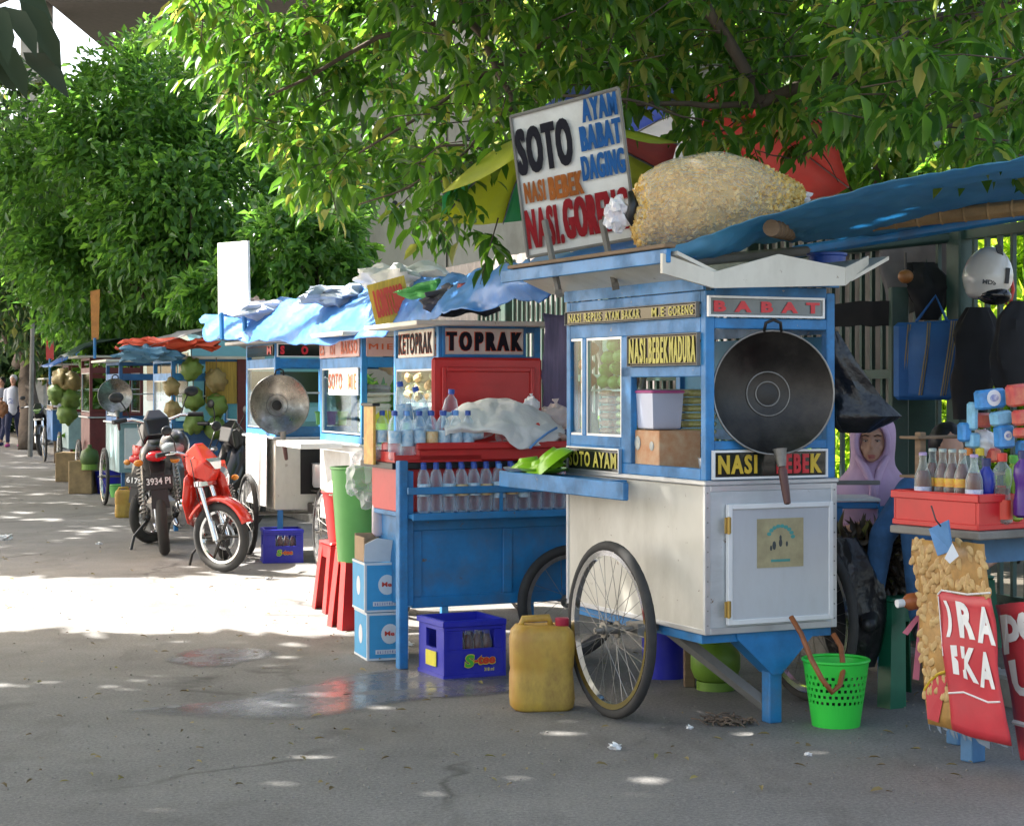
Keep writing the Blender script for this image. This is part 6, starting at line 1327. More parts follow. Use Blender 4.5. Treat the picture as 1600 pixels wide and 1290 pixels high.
# jackets and cloths
DCL = mat('black_cloth', (.012, .012, .014), .85, var=.3); GCL = mat('grey_cloth', (.17, .16, .17), .75, var=.3, scale=4, dirt=.3); MAUVE = mat('mauve_cloth', (.15, .12, .2), .8, var=.35, scale=9, stretch=(6, 1, .4))
hang_bag('jacket', 'black jacket hanging under the white helmet', 'jacket', [W(1528, 480, 8.9), W(1525, 520, 8.9), W(1520, 590, 8.9), W(1515, 655, 8.9)], [.05, .11, .11, .08], DCL, W(1528, 480, 8.9), .5, .3, 2)
hang_bag('backpack', 'black bag hanging at the right edge beside the jacket', 'bag', [W(1592, 470, 8.2), W(1592, 500, 8.2), W(1590, 560, 8.2), W(1590, 610, 8.2)], [.03, .1, .12, .09], DCL, W(1592, 470, 8.2), .6, .3, 7)
hang_bag('plastic_bag', 'dark cloth bundle hanging from the top of the green fence post', 'bundle', [W(1440, 410, 9.5), W(1452, 450, 9.4), W(1450, 500, 9.4)], [.06, .12, .05], DCL, W(1440, 410, 9.5), .6, .5, 9)
t = thing('wok_fan', 'dim round orange lamp shade above the green fence post', 'lamp', W(1415, 432, 9.3)); B().ell((0, 0, 0), (.04, .04, .035)).build('shade', mat('lamp_orange', (.3, .12, .03), .4), t, 0); B().cyl((0, 0, .03), (0, 0, .12), .006, n=6).build('cord', BLACK, t)
def cloth(name, lb, cat, c, m, wr=.02, seed=0, nu=20, nv=16, th=.003):
    q_ = [W(*k) for k in c]; L_ = q_[0].copy(); rows = [[(q_[0].lerp(q_[3], v).lerp(q_[1].lerp(q_[2], v), u)) for u in (0, .33, .66, 1)] for v in (0, .5, 1)]
    s = sheet(rows, nu, nv, wr, 5, seed); return tag(clothify(s.build(name, m, None, 0, loc=L_), th), lb, cat)
cloth('curtain', 'dusty grey sheet hanging behind the awning beams', 'sheet', [(1372, 385, 9.7), (1520, 345, 9.5), (1500, 470, 9.5), (1385, 500, 9.7)], GCL, .03, 3)
cloth('shade_net', 'black ruffled strip tied along the fence right of the BABAT sign', 'strip', [(1298, 475, 9.7), (1400, 472, 9.5), (1400, 508, 9.5), (1298, 510, 9.7)], DCL, .02, 8)
cloth('curtain', 'dark mauve cloth hanging between the ketoprak cart and the nearest cart', 'curtain', [(848, 492, 9.9), (905, 490, 9.9), (905, 700, 9.9), (850, 700, 9.9)], MAUVE, .03, 4)
b = B(); b.box((-.045, -.04, 0), (.045, .04, 1.75), .005); o = b.build('timber_post', FG); o.location = (W(1404, 455, 9.5).x, 9.5, .12); tag(o, 'stout green post standing behind the seated woman', 'post')
b = B(); b.box((-.1, -.03, .3), (.1, .03, 1.3), .004); o = b.build('fence_panel', mat('panel_green', (.02, .06, .04), .6, var=.3)); o.location = (W(1432, 600, 9.6).x, 9.62, .12); tag(o, 'dark green board beside the post left of the drinks crate', 'board')
# dark heap of leaves below the awning
n = 1500; c = W(1372, 880, 8.0); cc = np.array(c) + np.clip(nr.normal(size=(n, 3)), -1.5, 1.5) * [.11, .07, .075]
t = thing('leaf_bundle', 'dark brown bundle of dried leaves beside the nearest cart', 'bundle', c); leafmesh('leaves', cc, unit(n), unit(n), .08 + .05 * nr.rand(n), np.full(n, .03), leafmat('dry_leaf', (.03, .022, .015), (.1, .07, .04), .1), t, False, c)
# work table of the woman
t = thing('side_table', 'narrow blue edged table in front of the seated woman', 'table', W(1340, 790, 8.2))
L1 = W(1340, 790, 8.2)
for nm, y0, y1, m in (('rail', 750, 757, GREYWOOD), ('table_top', 778, 783, WHITE), ('apron', 784, 794, BLUE2)):
    a, b_ = W(1300, y1, 8.2) - L1, W(1374, y0, 8.2) - L1; B().box((a.x, -.02 if nm != 'table_top' else -.03, a.z), (b_.x, .3 if nm == 'table_top' else 0, b_.z), .003).build(nm, m, t)
for x in (-.1, .09): B().box((x, -.02, -(L1.z)), (x + .03, .01, -.0), .003).build('leg', BLUE2, t)

# ================================================================ PEOPLE
def caps(name, C_, m, par, vox=.012, sm=4, ells=()):
    b = B()
    for p0, p1, r0, r1 in C_:
        p0, p1 = Vector(p0), Vector(p1); b.cyl(p0, p1, r0, r1, 14); b.ell(p0, r0, n=14, m=8); b.ell(p1, r1, n=14, m=8)
    for e in ells: b.ell(*e)
    o = b.build(name, m, par, 0)
    md = o.modifiers.new('merge', 'REMESH'); md.mode = 'VOXEL'; md.voxel_size = vox; md.use_smooth_shade = True
    md = o.modifiers.new('soften', 'SMOOTH'); md.iterations = sm; md.factor = .5
    return o
SKIN = mat('skin', (.42, .22, .14), .5, var=.1, scale=12); SKIN2 = mat('skin_tan', (.46, .25, .165), .55, var=.1, scale=12)
LAV = mat('lavender_cloth', (.6, .4, .58), .75, var=.12, scale=8, bump=.2); PNK = mat('pink_dress', (.55, .22, .32), .75, var=.5, scale=14, col2=(.68, .5, .55))
hc = W(1360, 692, 8.65)
t = thing('person', 'seated woman in lavender headscarf and pink dress behind the small table', 'person', (hc.x + .01, hc.y, .12), rot=(0, 0, R(-14)), scale=1.0); hz = hc.z - .12
sk_ = caps('body', [((0, 0, hz - .2), (0, -.005, hz - .06), .045, .045), ((0, .02, hz - .35), (0, .02, hz - .7), .11, .13),
     ((-.15, .02, hz - .26), (-.2, -.08, hz - .44), .04, .034), ((-.2, -.08, hz - .44), (-.04, -.22, hz - .375), .032, .022), ((.15, .02, hz - .26), (.21, -.06, hz - .44), .04, .034), ((.21, -.06, hz - .44), (.03, -.2, hz - .4), .032, .022),
     *[((-.04, -.22, hz - .375), (.02 + .008 * k, -.235 - .012 * k, hz - .378 - .003 * k), .014, .012) for k in range(4)], *[((.02 + .008 * k, -.235 - .012 * k, hz - .378), (.05 + .006 * k, -.245 - .012 * k, hz - .392), .009, .007) for k in range(4)], ((-.03, -.225, hz - .36), (0, -.24, hz - .36), .01, .008),
     *[((.03, -.2, hz - .4), (-.02 - .008 * k, -.215 - .01 * k, hz - .402), .014, .011) for k in range(4)], *[((-.02 - .008 * k, -.215 - .01 * k, hz - .402), (-.05 - .006 * k, -.225 - .01 * k, hz - .41), .009, .007) for k in range(4)], ((.02, -.21, hz - .39), (-.0, -.23, hz - .385), .01, .008)],
     SKIN2, t, .006, 3, [((0, -.01, hz), (.066, .085, .1)), ((0, -.075, hz - .045), (.04, .03, .04)), ((0, -.102, hz - .008), (.011, .014, .02)), ((0, -.09, hz + .02), (.01, .012, .03)), ((.0, -.086, hz - .072), (.022, .02, .016)), ((-.032, -.07, hz - .02), (.022, .02, .02)), ((.032, -.07, hz - .02), (.022, .02, .02)), ((0, -.08, hz + .045), (.05, .02, .014))])
LIP = mat('lips', (.38, .12, .1), .5); EYEW = mat('eye_white', (.32, .28, .26), .3); BROW = mat('brow', (.02, .015, .012), .7)
for s_ in (-1, 1):
    e = B().ell((s_ * .028, -.0865, hz + .012), (.0105, .005, .004)).build('eye', EYEW, t, 0); B().ell((s_ * .027, -.0915, hz + .012), (.0042, .0025, .0042)).build('iris', BLACK, e, 0)
    b = B(); b.tube([(s_ * .012, -.097, hz + .034), (s_ * .028, -.096, hz + .041), (s_ * .045, -.082, hz + .034)], .0024, 6); b.build('eyebrow', BROW, t, 0)
    b = B(); b.tube([(s_ * .015, -.0905, hz + .016), (s_ * .028, -.0925, hz + .0205), (s_ * .042, -.083, hz + .014)], .0013, 5); b.build('eyelid', BROW, t, 0)
b = B(); b.ell((0, -.105, hz - .056), (.02, .007, .0055)); b.ell((0, -.104, hz - .065), (.017, .008, .006)); b.build('lips', LIP, t, 0)
hj = B(); n = 40; vs = []; prof = []
ringsH = [(.06, .02, .124), (.09, .09, .11), (.105, .105, .07), (.105, .112, .02), (.1, .11, -.04), (.098, .108, -.09), (.11, .12, -.13), (.15, .14, -.17), (.2, .165, -.22), (.215, .18, -.27), (.2, .185, -.33), (.16, .17, -.38)]
ringsH = [(.03, .03, .138)] + ringsH[1:]
for k, (rx, ry, z) in enumerate(ringsH):
    for i in range(n):
        a = 2 * math.pi * i / n; ca, sa_ = math.cos(a), math.sin(a); front = max(0, -sa_); 
        y = .03 + ry * sa_; x = rx * ca; fold = (.008 * math.sin(a * 9 + k * .8) + .006 * math.sin(a * 17 - k * 1.3)) * (k > 4) + .008 * noise.noise(Vector((ca * 3, sa_ * 3, z * 12)))
        x *= 1 + fold * 6; y *= 1
        zz = z
        if k <= 5 and front > .55 : y = max(y, -.045 - .0)    # drawn back round the face
        if k > 7: zz -= .1 * max(0, front - .4) * (k - 7) / 4
        vs.append((x, y, hz + zz))
fs = [(k * n + i, (k + 1) * n + i, (k + 1) * n + (i + 1) % n, k * n + (i + 1) % n) for k in range(len(ringsH) - 1) for i in range(n)] + [tuple(range(n))]
hj.add(vs, fs); o = hj.build('headscarf', LAV, t, 0); md = o.modifiers.new('s', 'SUBSURF'); md.levels = 1; md.render_levels = 2; clothify(o, .006)
b = B(); rim = [(.074 * math.cos(a), -.052 - .012 * math.cos(2 * a) , hz + .005 + .098 * math.sin(a)) for a in [2 * math.pi * i / 28 for i in range(28)]]; b.tube(rim, .014, 8, True); b.build('scarf_edge', LAV, o, 0)
b = B(); b.tube([(-.07, -.06, hz - .06), (-.03, -.095, hz - .115), (.01, -.14, hz - .19), (0, -.165, hz - .3)], [.014, .02, .018, .01], 8); b.tube([(.07, -.06, hz - .06), (.04, -.09, hz - .12), (.02, -.145, hz - .2), (.03, -.17, hz - .3)], [.014, .02, .016, .01], 8); b.build('scarf_fold', LAV, o, 0)
caps('dress', [((0, .03, hz - .28), (0, .03, hz - .75), .13, .18), ((-.13, .03, hz - .24), (.13, .03, hz - .24), .06, .06), ((-.15, .02, hz - .26), (-.2, -.07, hz - .43), .058, .052), ((-.2, -.07, hz - .43), (-.13, -.13, hz - .42), .05, .046), ((.15, .02, hz - .26), (.21, -.05, hz - .43), .058, .052), ((.21, -.05, hz - .43), (.14, -.12, hz - .43), .05, .046), ((-.08, -.02, hz - .72), (-.1, -.4, hz - .7), .1, .09), ((.08, -.02, hz - .72), (.1, -.4, hz - .7), .1, .09), ((-.1, -.4, hz - .7), (-.08, -.2, .12), .085, .07), ((.1, -.4, hz - .7), (.06, -.2, .12), .085, .07)], PNK, t, .012, 4)
B().box((-.2, -.12, .3), (.2, .24, .36), .02).build('x', GREYWOOD, None); o = COL.objects[-1]; o.name = 'bench'; o.location = (hc.x, hc.y, .0); b = B()
tag(o, 'low bench under the seated woman', 'bench')
# person in jeans behind the drinks crate
c = W(1482, 700, 8.3); t = thing('person', 'person in blue jeans with black hair sitting behind the drinks crate', 'person', (c.x, 8.3, .12)); z0 = c.z - .12; X0 = c.x
def w2(px, py, Y): return W(px, py, Y) - Vector((X0, 8.3, .12))
caps('body', [((0, 0, z0 - .2), (0, 0, z0 - .08), .05, .05), ((0, .02, z0 - .3), (0, .05, z0 - .62), .13, .13), ((-.15, 0, z0 - .24), (-.2, -.1, z0 - .45), .045, .036), ((.15, 0, z0 - .24), (.22, -.1, z0 - .45), .045, .036), ((-.2, -.1, z0 - .45), (-.1, -.25, z0 - .5), .034, .026), ((.22, -.1, z0 - .45), (.1, -.25, z0 - .5), .034, .026)], SKIN2, t, .01, 3, [((0, -.01, z0), (.07, .09, .1)), ((0, -.1, z0 - .02), (.012, .014, .02))])
b = B(); b.ell((0, .015, z0 + .02), (.088, .1, .1), n=30, m=18)
for v in b.v: v += noise.noise_vector(v * 40) * .006
b.build('hair', mat('black_hair', (.008, .007, .007), .45, var=.4, scale=40, stretch=(4, 4, .4)), t, 0)
caps('shirt', [((0, .02, z0 - .26), (0, .05, z0 - .62), .145, .15), ((-.14, 0, z0 - .24), (.14, 0, z0 - .24), .06, .06), ((-.15, 0, z0 - .24), (-.19, -.08, z0 - .4), .06, .055), ((.15, 0, z0 - .24), (.2, -.08, z0 - .4), .06, .055)], mat('teal_shirt', (.03, .1, .13), .8), t, .012, 4)
JN = mat('jeans', (.035, .11, .24), .85, var=.35, scale=12, bump=.3)
caps('jeans', [(w2(1450, 780, 8.3), w2(1424, 768, 7.9), .085, .07), (w2(1424, 768, 7.9), w2(1378, 836, 7.8), .07, .055), (w2(1378, 836, 7.8), w2(1362, 940, 7.85), .054, .045), (w2(1462, 800, 8.3), w2(1432, 790, 7.7), .11, .08), (w2(1432, 790, 7.7), w2(1440, 960, 7.7), .08, .055), (w2(1470, 780, 8.35), w2(1440, 790, 8.35), .14, .14)], JN, t, .012, 4)
for k, (a, Y) in enumerate((((1358, 962), 7.8), ((1438, 975), 7.65))):
    p_ = w2(*a, Y); caps('shoe', [(p_, p_ + Vector((-.03, -.14, -.02)), .042, .034)], BLACK, t, .01, 3)

# walkers
def walker(lb, px, py, h, shirt, pants, shoe, ph=1, num=None, scarf=None, extra=None, seed=0):
    g = G(px, py); t = thing('person', lb, 'person', g, R(rnd.uniform(-15, 15)), 'people walking up the road', scale=h / 1.65)
    st = .16 * ph
    hip = .88; 
    caps('body', [((0, 0, 1.36), (0, 0, 1.5), .05, .048), ((0, 0, 1.3), (0, 0, .95), .12, .11), ((-.17, 0, 1.32), (-.22, .06 * ph, 1.06), .045, .038), ((-.22, .06 * ph, 1.06), (-.2, -.06 * ph, .84), .035, .026), ((.17, 0, 1.32), (.22, -.05 * ph, 1.06), .045, .038), ((.22, -.05 * ph, 1.06), (.2, -.12, .9), .035, .026),
      *[((-.2, -.06 * ph, .84), (-.2 + .012 * k, -.09 * ph, .76), .014, .01) for k in (-1, 0, 1, 2)], *[((.2, -.12, .9), (.2 + .012 * k, -.16, .83), .014, .01) for k in (-1, 0, 1, 2)],
      ((-.09, 0, hip), (-.09, -st, .47), .085, .055), ((-.09, -st, .47), (-.09, -st * .9, .08), .052, .036), ((.09, 0, hip), (.09, st * .3, .47), .085, .055), ((.09, st * .3, .47), (.09, st * 1.5, .12), .052, .036)], SKIN2, t, .018, 2, [((0, -.01, 1.58), (.075, .09, .11)), ((0, -.1, 1.57), (.014, .016, .022))])
    caps('trousers', [((-.08, 0, hip + .04), (-.09, -st, .47), .1, .07), ((-.09, -st, .47), (-.09, -st * .9, .14), .066, .05), ((.08, 0, hip + .04), (.09, st * .3, .47), .1, .07), ((.09, st * .3, .47), (.09, st * 1.4, .18), .066, .05)], pants, t, .018, 3)
    sh = caps('shirt', [((0, 0, 1.3), (0, 0, .88), .15, .15), ((-.15, 0, 1.34), (.15, 0, 1.34), .055, .055), ((-.17, 0, 1.32), (-.22, .05 * ph, 1.08), .062, .052), ((.17, 0, 1.32), (.22, -.04 * ph, 1.08), .062, .052)], shirt, t, .018, 3)
    for s_, y in ((-1, -st * .9), (1, st * 1.5)): caps('shoe', [((s_ * .09, y + .04, .045), (s_ * .09, y - .13, .035), .045, .036)], shoe, t, .015, 2)
    for s_ in (-1, 1): B().ell((s_ * .028, -.093, 1.6), (.012, .006, .006)).build('eye', BLACK, t, 0)
    B().ell((0, -.095, 1.535), (.022, .008, .007)).build('lips', LIP, t, 0)
    b = B(); b.ell((0, .02, 1.615), (.09, .1, .1), n=20, m=12); b.build('hair' if not scarf else 'cap', scarf or mat('black_hair', (.008, .007, .007)), t, 0)
    if num: text(t, num, (-.07, -.175, 1.02), (1, 0, 0), (0, 0, 1), .14, .13, LABB, .04); 
    return t
JW = mat('jersey_white', (.62, .64, .72), .8, var=.1); NV = mat('navy_cloth', (.015, .02, .06), .8)
walker('walker in white numbered jersey, black shorts and pink shoes at the left edge', 21, 698, 1.6, JW, NV, mat('pink_shoe', (.5, .06, .25), .6), 1, '2', mat('cap_white', (.5, .5, .5), .7))
walker('walker in dark clothes cut by the left edge beside the jersey walker', 3, 696, 1.55, mat('grey_shirt', (.25, .25, .3), .8), NV, NV, -1)
bag('brown bag carried between the two walkers at the left edge', G(8, 699) + Vector((0, -.3, .88)), .17, mat('brown_bag', (.28, .12, .05), .6, var=.3), seed=3, cat='bag', name='hand_bag', squash=(.9, .6, 1))

# ================================================================ MOTORCYCLES
MOR = mat('moto_red', (.6, .025, .012), .25, coat=.6, var=.08); MOB = mat('moto_black', (.012, .012, .014), .28, coat=.4, var=.2); ENG = mat('engine_metal', (.28, .27, .26), .42, .8, var=.4, scale=20, dirt=.5)
def moto(lb, loc, head, steer, col, lean=6, plate='3934', shield=MOB, front_rim=None, lights=True, sc_=1):
    t = thing('motorcycle', lb, 'motorcycle', loc, rot=(R(lean), 0, R(head)), group='parked motorcycles', scale=sc_); r = .285
    def rim_spokes(wh, X):
        b = B(); b.X = X
        for i in range(6): a = i * math.pi / 3; b.cyl((0, .03 * math.cos(a), .03 * math.sin(a)), (0, (r - .07) * math.cos(a), (r - .07) * math.sin(a)), .014, .01, 6)
        b.build('cast_spokes', IRON, wh); b = B(); b.X = X; b.tube([(.04, .1 * math.cos(a / 14 * math.pi), .1 * math.sin(a / 14 * math.pi)) for a in range(28)], .012, 6, True); b.build('brake_disc', ALU, wh, 0)
    wh = wheel(t, (-.62, 0, r), r, 90, nsp=12, wid=.085); rim_spokes(wh, T((-.62, 0, r)) @ Matrix.Rotation(R(90), 4, 'Z'))
    FX = T((.5, 0, 0)) @ Matrix.Rotation(R(steer), 4, 'Z') @ T((-.5, 0, 0))
    whp = FX @ Vector((.62, 0, r)); wh = wheel(t, whp, r, 90 + steer, name='front_wheel', nsp=12, wid=.075, rim_m=front_rim); rim_spokes(wh, T(whp) @ Matrix.Rotation(R(90 + steer), 4, 'Z'))
    b = B(); b.X = FX
    for s_ in (-1, 1): b.cyl((.62, s_ * .07, r), (.5, s_ * .07, .72), .02, .024, 10); b.cyl((.625, s_ * .07, r - .02), (.59, s_ * .07, .42), .028, n=10)
    b.box((.46, -.1, .7), (.54, .1, .76), .01); b.build('fork', CHROME, t, 40)
    b = B(); b.X = FX; n = 12; vs = []
    for k in range(n + 1):
        a = R(20 + 130 * k / n); 
        for yy, dr in ((-.06, -.02), (-.045, .012), (0, .02), (.045, .012), (.06, -.02)): vs.append((.62 + (r + .035 + dr) * math.cos(a), yy, r + (r + .035 + dr) * math.sin(a)))
    b.add(vs, [(k * 5 + i, k * 5 + i + 1, (k + 1) * 5 + i + 1, (k + 1) * 5 + i) for k in range(n) for i in range(4)]); clothify(b.build('front_fender', col, t, 0), .005)
    b = B(); b.X = FX; b.tube([(.46, 0, .78), (.44, 0, .92), (.42, .1, .97), (.4, .2, 1.0), (.34, .34, .99)], .013, 8); b.tube([(.44, 0, .92), (.42, -.1, .97), (.4, -.2, 1.0), (.34, -.34, .99)], .013, 8); hb = b.build('handlebar', CHROME, t, 0)
    for s_ in (-1, 1): b = B(); b.X = FX; b.cyl((.37, s_ * .25, 1.0), (.33, s_ * .36, .99), .019, n=10); b.build('grip', BLACK, hb, 40); b = B(); b.X = FX; b.tube([(.4, s_ * .2, 1.0), (.42, s_ * .24, 1.1), (.42, s_ * .27, 1.15)], .006, 6); b.ell((.41, s_ * .3, 1.18), (.018, .06, .042), n=14, m=8); b.build('mirror', BLACK, hb, 0)
    b = B(); b.X = FX; hb_ = hull([Vector(p) for p in [(.4, .1, .99), (.4, -.1, .99), (.47, .05, 1.06), (.47, -.05, 1.06), (.6, .11, .9), (.6, -.11, .9), (.64, .05, .84), (.64, -.05, .84), (.57, .06, .74), (.57, -.06, .74), (.44, .12, .8), (.44, -.12, .8), (.38, .08, .86), (.38, -.08, .86)]]); b.add(hb_.v, hb_.f); o_ = b.build('headlight_cowl', col, t); bv = o_.modifiers.new('b', 'BEVEL'); bv.width = .012; bv.segments = 2
    b = B(); b.X = FX; hb_ = hull([Vector(p) for p in [(.6, .085, .93), (.6, -.085, .93), (.63, .07, .9), (.63, -.07, .9), (.652, .035, .84), (.652, -.035, .84), (.56, .05, .86), (.56, -.05, .86)]]); b.add(hb_.v, hb_.f); b.build('headlight', CHROME, t); b = B(); b.X = FX; b.tube([(.5, .03, .98), (.46, .14, .95), (.36, .12, .75), (.3, .08, .6)], .005, 5); b.tube([(.5, -.03, .98), (.5, -.15, .93), (.5, -.1, .6), (.6, -.08, .35)], .004, 5); b.build('cable', BLACK, t, 0)
    # leg shield, under bone, seat, tail
    b = B(); 
    for s_ in (-1, 1): b.add([(.44, s_ * .05, .9), (.52, s_ * .16, .78), (.46, s_ * .2, .58), (.3, s_ * .19, .4), (.12, s_ * .14, .34), (.2, s_ * .1, .5), (.36, s_ * .06, .7)], [(0, 1, 6), (1, 2, 6), (2, 3, 5, 6), (3, 4, 5)])
    b.add([(.44, .05, .9), (.44, -.05, .9), (.36, -.06, .7), (.36, .06, .7), (.2, -.1, .5), (.2, .1, .5)], [(0, 1, 2, 3), (3, 2, 4, 5)]); clothify(b.build('leg_shield', col, t, 30), .012)
    b = B(); hb_ = hull([Vector(p) for p in [(.12, .07, .5), (.12, -.07, .5), (.1, .1, .66), (.1, -.1, .66), (-.3, .13, .74), (-.3, -.13, .74), (-.3, .11, .56), (-.3, -.11, .56), (-.88, .05, .86), (-.88, -.05, .86), (-.86, .06, .76), (-.86, -.06, .76)]]); b.add(hb_.v, hb_.f); b.build('body_panel', shield if shield else col, t, 0)
    b = B(); b.ell((-.28, 0, .76), (.42, .12, .055), (0, R(5), 0), 24, 12); b.build('seat', BLACK, t, 0)
    b = B(); b.tube([(.4, 0, .75), (.15, 0, .42), (-.1, 0, .34), (-.35, 0, .42)], .035, 8); b.tube([(-.3, .1, .32), (-.62, .1, r)], .022, 8); b.tube([(-.3, -.1, .32), (-.62, -.1, r)], .022, 8); b.build('frame', BLACK, t, 0)
    b = B(); b.box((-.12, -.11, .2), (.16, .11, .4), .04); b.cyl((.12, 0, .34), (.3, 0, .38), .07, .06, 14); [b.cyl((.14 + .03 * k, 0, .35 + .008 * k), (.15 + .03 * k, 0, .352 + .008 * k), .085, n=14) for k in range(5)]; b.cyl((-.02, -.14, .3), (-.02, .14, .3), .07, n=16); b.build('engine', ENG, t, 30)
    b = B(); b.tube([(.22, -.06, .3), (.2, -.1, .16), (0, -.13, .15), (-.25, -.15, .2)], .017, 8); b.tube([(-.25, -.15, .2), (-.32, -.15, .23), (-.75, -.15, .36), (-.8, -.15, .37)], [.03, .045, .05, .035], 12); b.build('exhaust', CHROME, t, 0)
    for s_ in (-1, 1):
        b = B(); h_ = [(-.62 + .12 * k / 20 + .012 * 0, s_ * .12, r + .03 + .36 * k / 20) for k in range(21)]
        b.tube([(-.6 + .005 * k + .028 * math.cos(k * 1.9), s_ * .125 + .028 * math.sin(k * 1.9), r + .03 + .0085 * k) for k in range(42)], .006, 5); b.cyl((-.6, s_ * .125, r), (-.42, s_ * .11, .66), .014, n=8); b.build('shock_absorber', STEEL, t, 0)
    b = B(); b.add([(-.86, s2 * w2, z) for z, w2 in ((.62, .05), (.36, .065)) for s2 in (-1, 1)] + [(-.8, s2 * .06, .7) for s2 in (-1, 1)], [(0, 1, 3, 2), (0, 1, 5, 4)]); clothify(b.build('rear_fender', BLACK, t), .008)
    tl = B().ell((-.88, 0, .74), (.04, .075, .04), None, 18, 10).build('tail_light', mat('lamp_red', (.5, .01, .015), .15), t, 0)
    pl = B().box((-.885, -.1, .5), (-.878, .1, .6), .002).build('number_plate', BLACK, t); text(pl, plate, (-.886, .085, .535), (0, -1, 0), (0, 0, 1), .17, .05, WHITEP, .02)
    for s_ in (-1, 1): B().ell((-.84, s_ * .13, .7), (.02, .035, .025), None, 12, 8).build('turn_signal', mat('lamp_amber', (.6, .22, .02), .2), t, 0)
    b = B(); b.tube([(-.05, -.1, .24), (-.1, -.22, .12), (-.12, -.26, -.0)] if lean > 0 else [(-.05, .1, .24), (-.1, .22, .12), (-.12, .26, -.0)], .012, 6); b.build('side_stand', BLACK, t)
    return t
def mloc(px, py, lx, ly, head, sc_=1):
    g = G(px, py); h_ = R(head); return g - Vector((math.cos(h_) * lx - math.sin(h_) * ly, math.sin(h_) * lx + math.cos(h_) * ly, 0)) * sc_
m1 = moto('red motorcycle facing the camera with its front wheel turned into the sun', mloc(320, 896, .55, -.05, -86), -86, 54, MOR, 5, shield=MOR, sc_=.9)
m2 = moto('black motorcycle seen from behind with red tail light and dark plate', mloc(258, 866, -.62, 0, 101), 101, 14, MOB, -5, plate='3934 PI', sc_=1.1)
m3 = moto('older motorcycle with red side panel half hidden behind the black one', mloc(234, 848, -.62, 0, 62), 62, -20, MOB, 5, shield=MOR, plate='6178')
m4 = moto('distant parked motorcycle with white headlight beside the farthest cart', mloc(63, 712, .6, 0, -95), -95, 10, MOB, 5, shield=MOR)
t = thing('helmet', 'black open helmet resting on the red motorcycle handlebar', 'helmet', m1.matrix_basis @ Vector((.3, -.24, 1.06))); B().ell((0, 0, 0), (.11, .12, .11), None, 20, 12).build('shell', MOB, t, 0); b = B(); b.ell((0, -.05, -.02), (.09, .09, .06)); b.build('visor', GREYGL, t, 0)

# ================================================================ FAR ROW
COCO = mat('coconut_green', (.13, .23, .035), .5, var=.5, scale=5, dirt=.4, dcol=(.16, .1, .04)); COCB = mat('coconut_brown', (.3, .22, .08), .6, var=.4, scale=5, dirt=.4)
def coconut(lb, p, r, m, grp, sd):
    t = thing('coconut', lb, 'coconut', p, group=grp); b = B(); b.ell((0, 0, 0), (r, r, r * 1.08), None, 20, 14, .4, sd); b.build('nut', m, t, 0)
    b = B(); b.lathe([(r * .3, r * .92), (r * .34, r * 1.0), (r * .12, r * 1.12)], 8); b.build('stalk', COCB, t, 40); b = B(); b.cyl((0, 0, r), (0, 0, r * 2.2), .004, n=5); b.build('string', WOOD, t); return t
for k, (px, py, m) in enumerate([(299, 577, COCO), (338, 594, COCB), (302, 623, COCO), (339, 634, COCO), (303, 661, COCO), (337, 670, COCO), (268, 604, COCB), (270, 640, COCB)]):
    coconut(['upper left green', 'upper right tan', 'middle left green', 'middle right green', 'lower left green', 'lower right green', 'small brown', 'dark brown'][k] + ' coconut hanging on the front of the blue coconut cart', Ff.M @ Vector((Ff.f(px, py, -.12)[0], -.12, Ff.f(px, py, -.12)[1])), .098 if k < 6 else .075, m, 'coconuts on the blue cart', k)
for k, (px, py) in enumerate([(97, 592), (112, 597), (109, 622), (104, 647), (90, 615)]):
    coconut(['top left', 'top right', 'middle', 'lowest', 'outer left'][k] + ' coconut of the far bunch hanging left of the maroon cart', W(px, py, 26.5), .14, COCB if k < 2 else COCO, 'coconuts hanging at the far carts', k + 20)
# boards standing over the carts
def board_sign(lb, c, Y, m, legs=None, letters=None, name='signboard'):
    q = [W(*v, Y) if len(v) == 2 else W(*v) for v in c]; L_ = (q[3] + q[2]) / 2; t = thing(name, lb, 'sign', L_); q = [v - L_ for v in q]
    bo, nn_ = q4(t, q, m, 'board', .02); nn_ = -nn_ if nn_.y > 0 else nn_
    cr_ = [q[3], q[2], q[1], q[0]]
    for (s, u0, u1, v0, v1, mm, bo_) in (letters or []): onq(cr_, s, u0, u1, v0, v1, mm, bo_, bo, nn_, .024)
    for (a, b_, c_, d_) in (legs or []): b = B(); b.cyl(W(a, b_, Y) - L_, W(c_, d_, Y) - L_, .02, n=6); b.build('leg', BLUE, t)
    return t
board_sign('blank white board on two blue legs, burnt out by the sun above the tarpaulin', [(340, 380, 15.2), (386, 376, 14.4), (388, 488, 14.4), (341, 491, 15.2)], 14.4, WHITEP, [(346, 488, 347, 530), (382, 486, 383, 530)])
CORR = mat('sign_yellow', (.66, .46, .04), .4, var=.3, scale=8, stretch=(8, 8, .3))
board_sign('crumpled yellow sign with stretched red letters on the blue tarpaulin', [(573, 446), (631, 430), (646, 496), (588, 511)], 11.9, CORR, None, [('LONTONG', .12, .88, .18, .84, LR2, .04)])
board_sign('orange lit narrow board standing above the far maroon cart', [(141, 455), (156, 452), (154, 530), (143, 531)], 24, mat('board_orange', (.5, .2, .04), .6, var=.4), [(148, 528, 148, 560)])
board_sign('faded red board standing among the farthest carts', [(71, 509), (83, 509), (84, 562), (72, 562)], 30, RED, [(78, 560, 78, 600)])
b = B(); p = G(46, 690); b.cyl((0, 0, 0), (.05, 0, EYE + (HY - 525) / FPX * p.y), .05, .04, 8); o = b.build('pole', GREYWOOD); o.location = (W(47, 0, 36).x, 36, 0); tag(o, 'thin grey pole standing behind the walkers at the far left', 'pole')
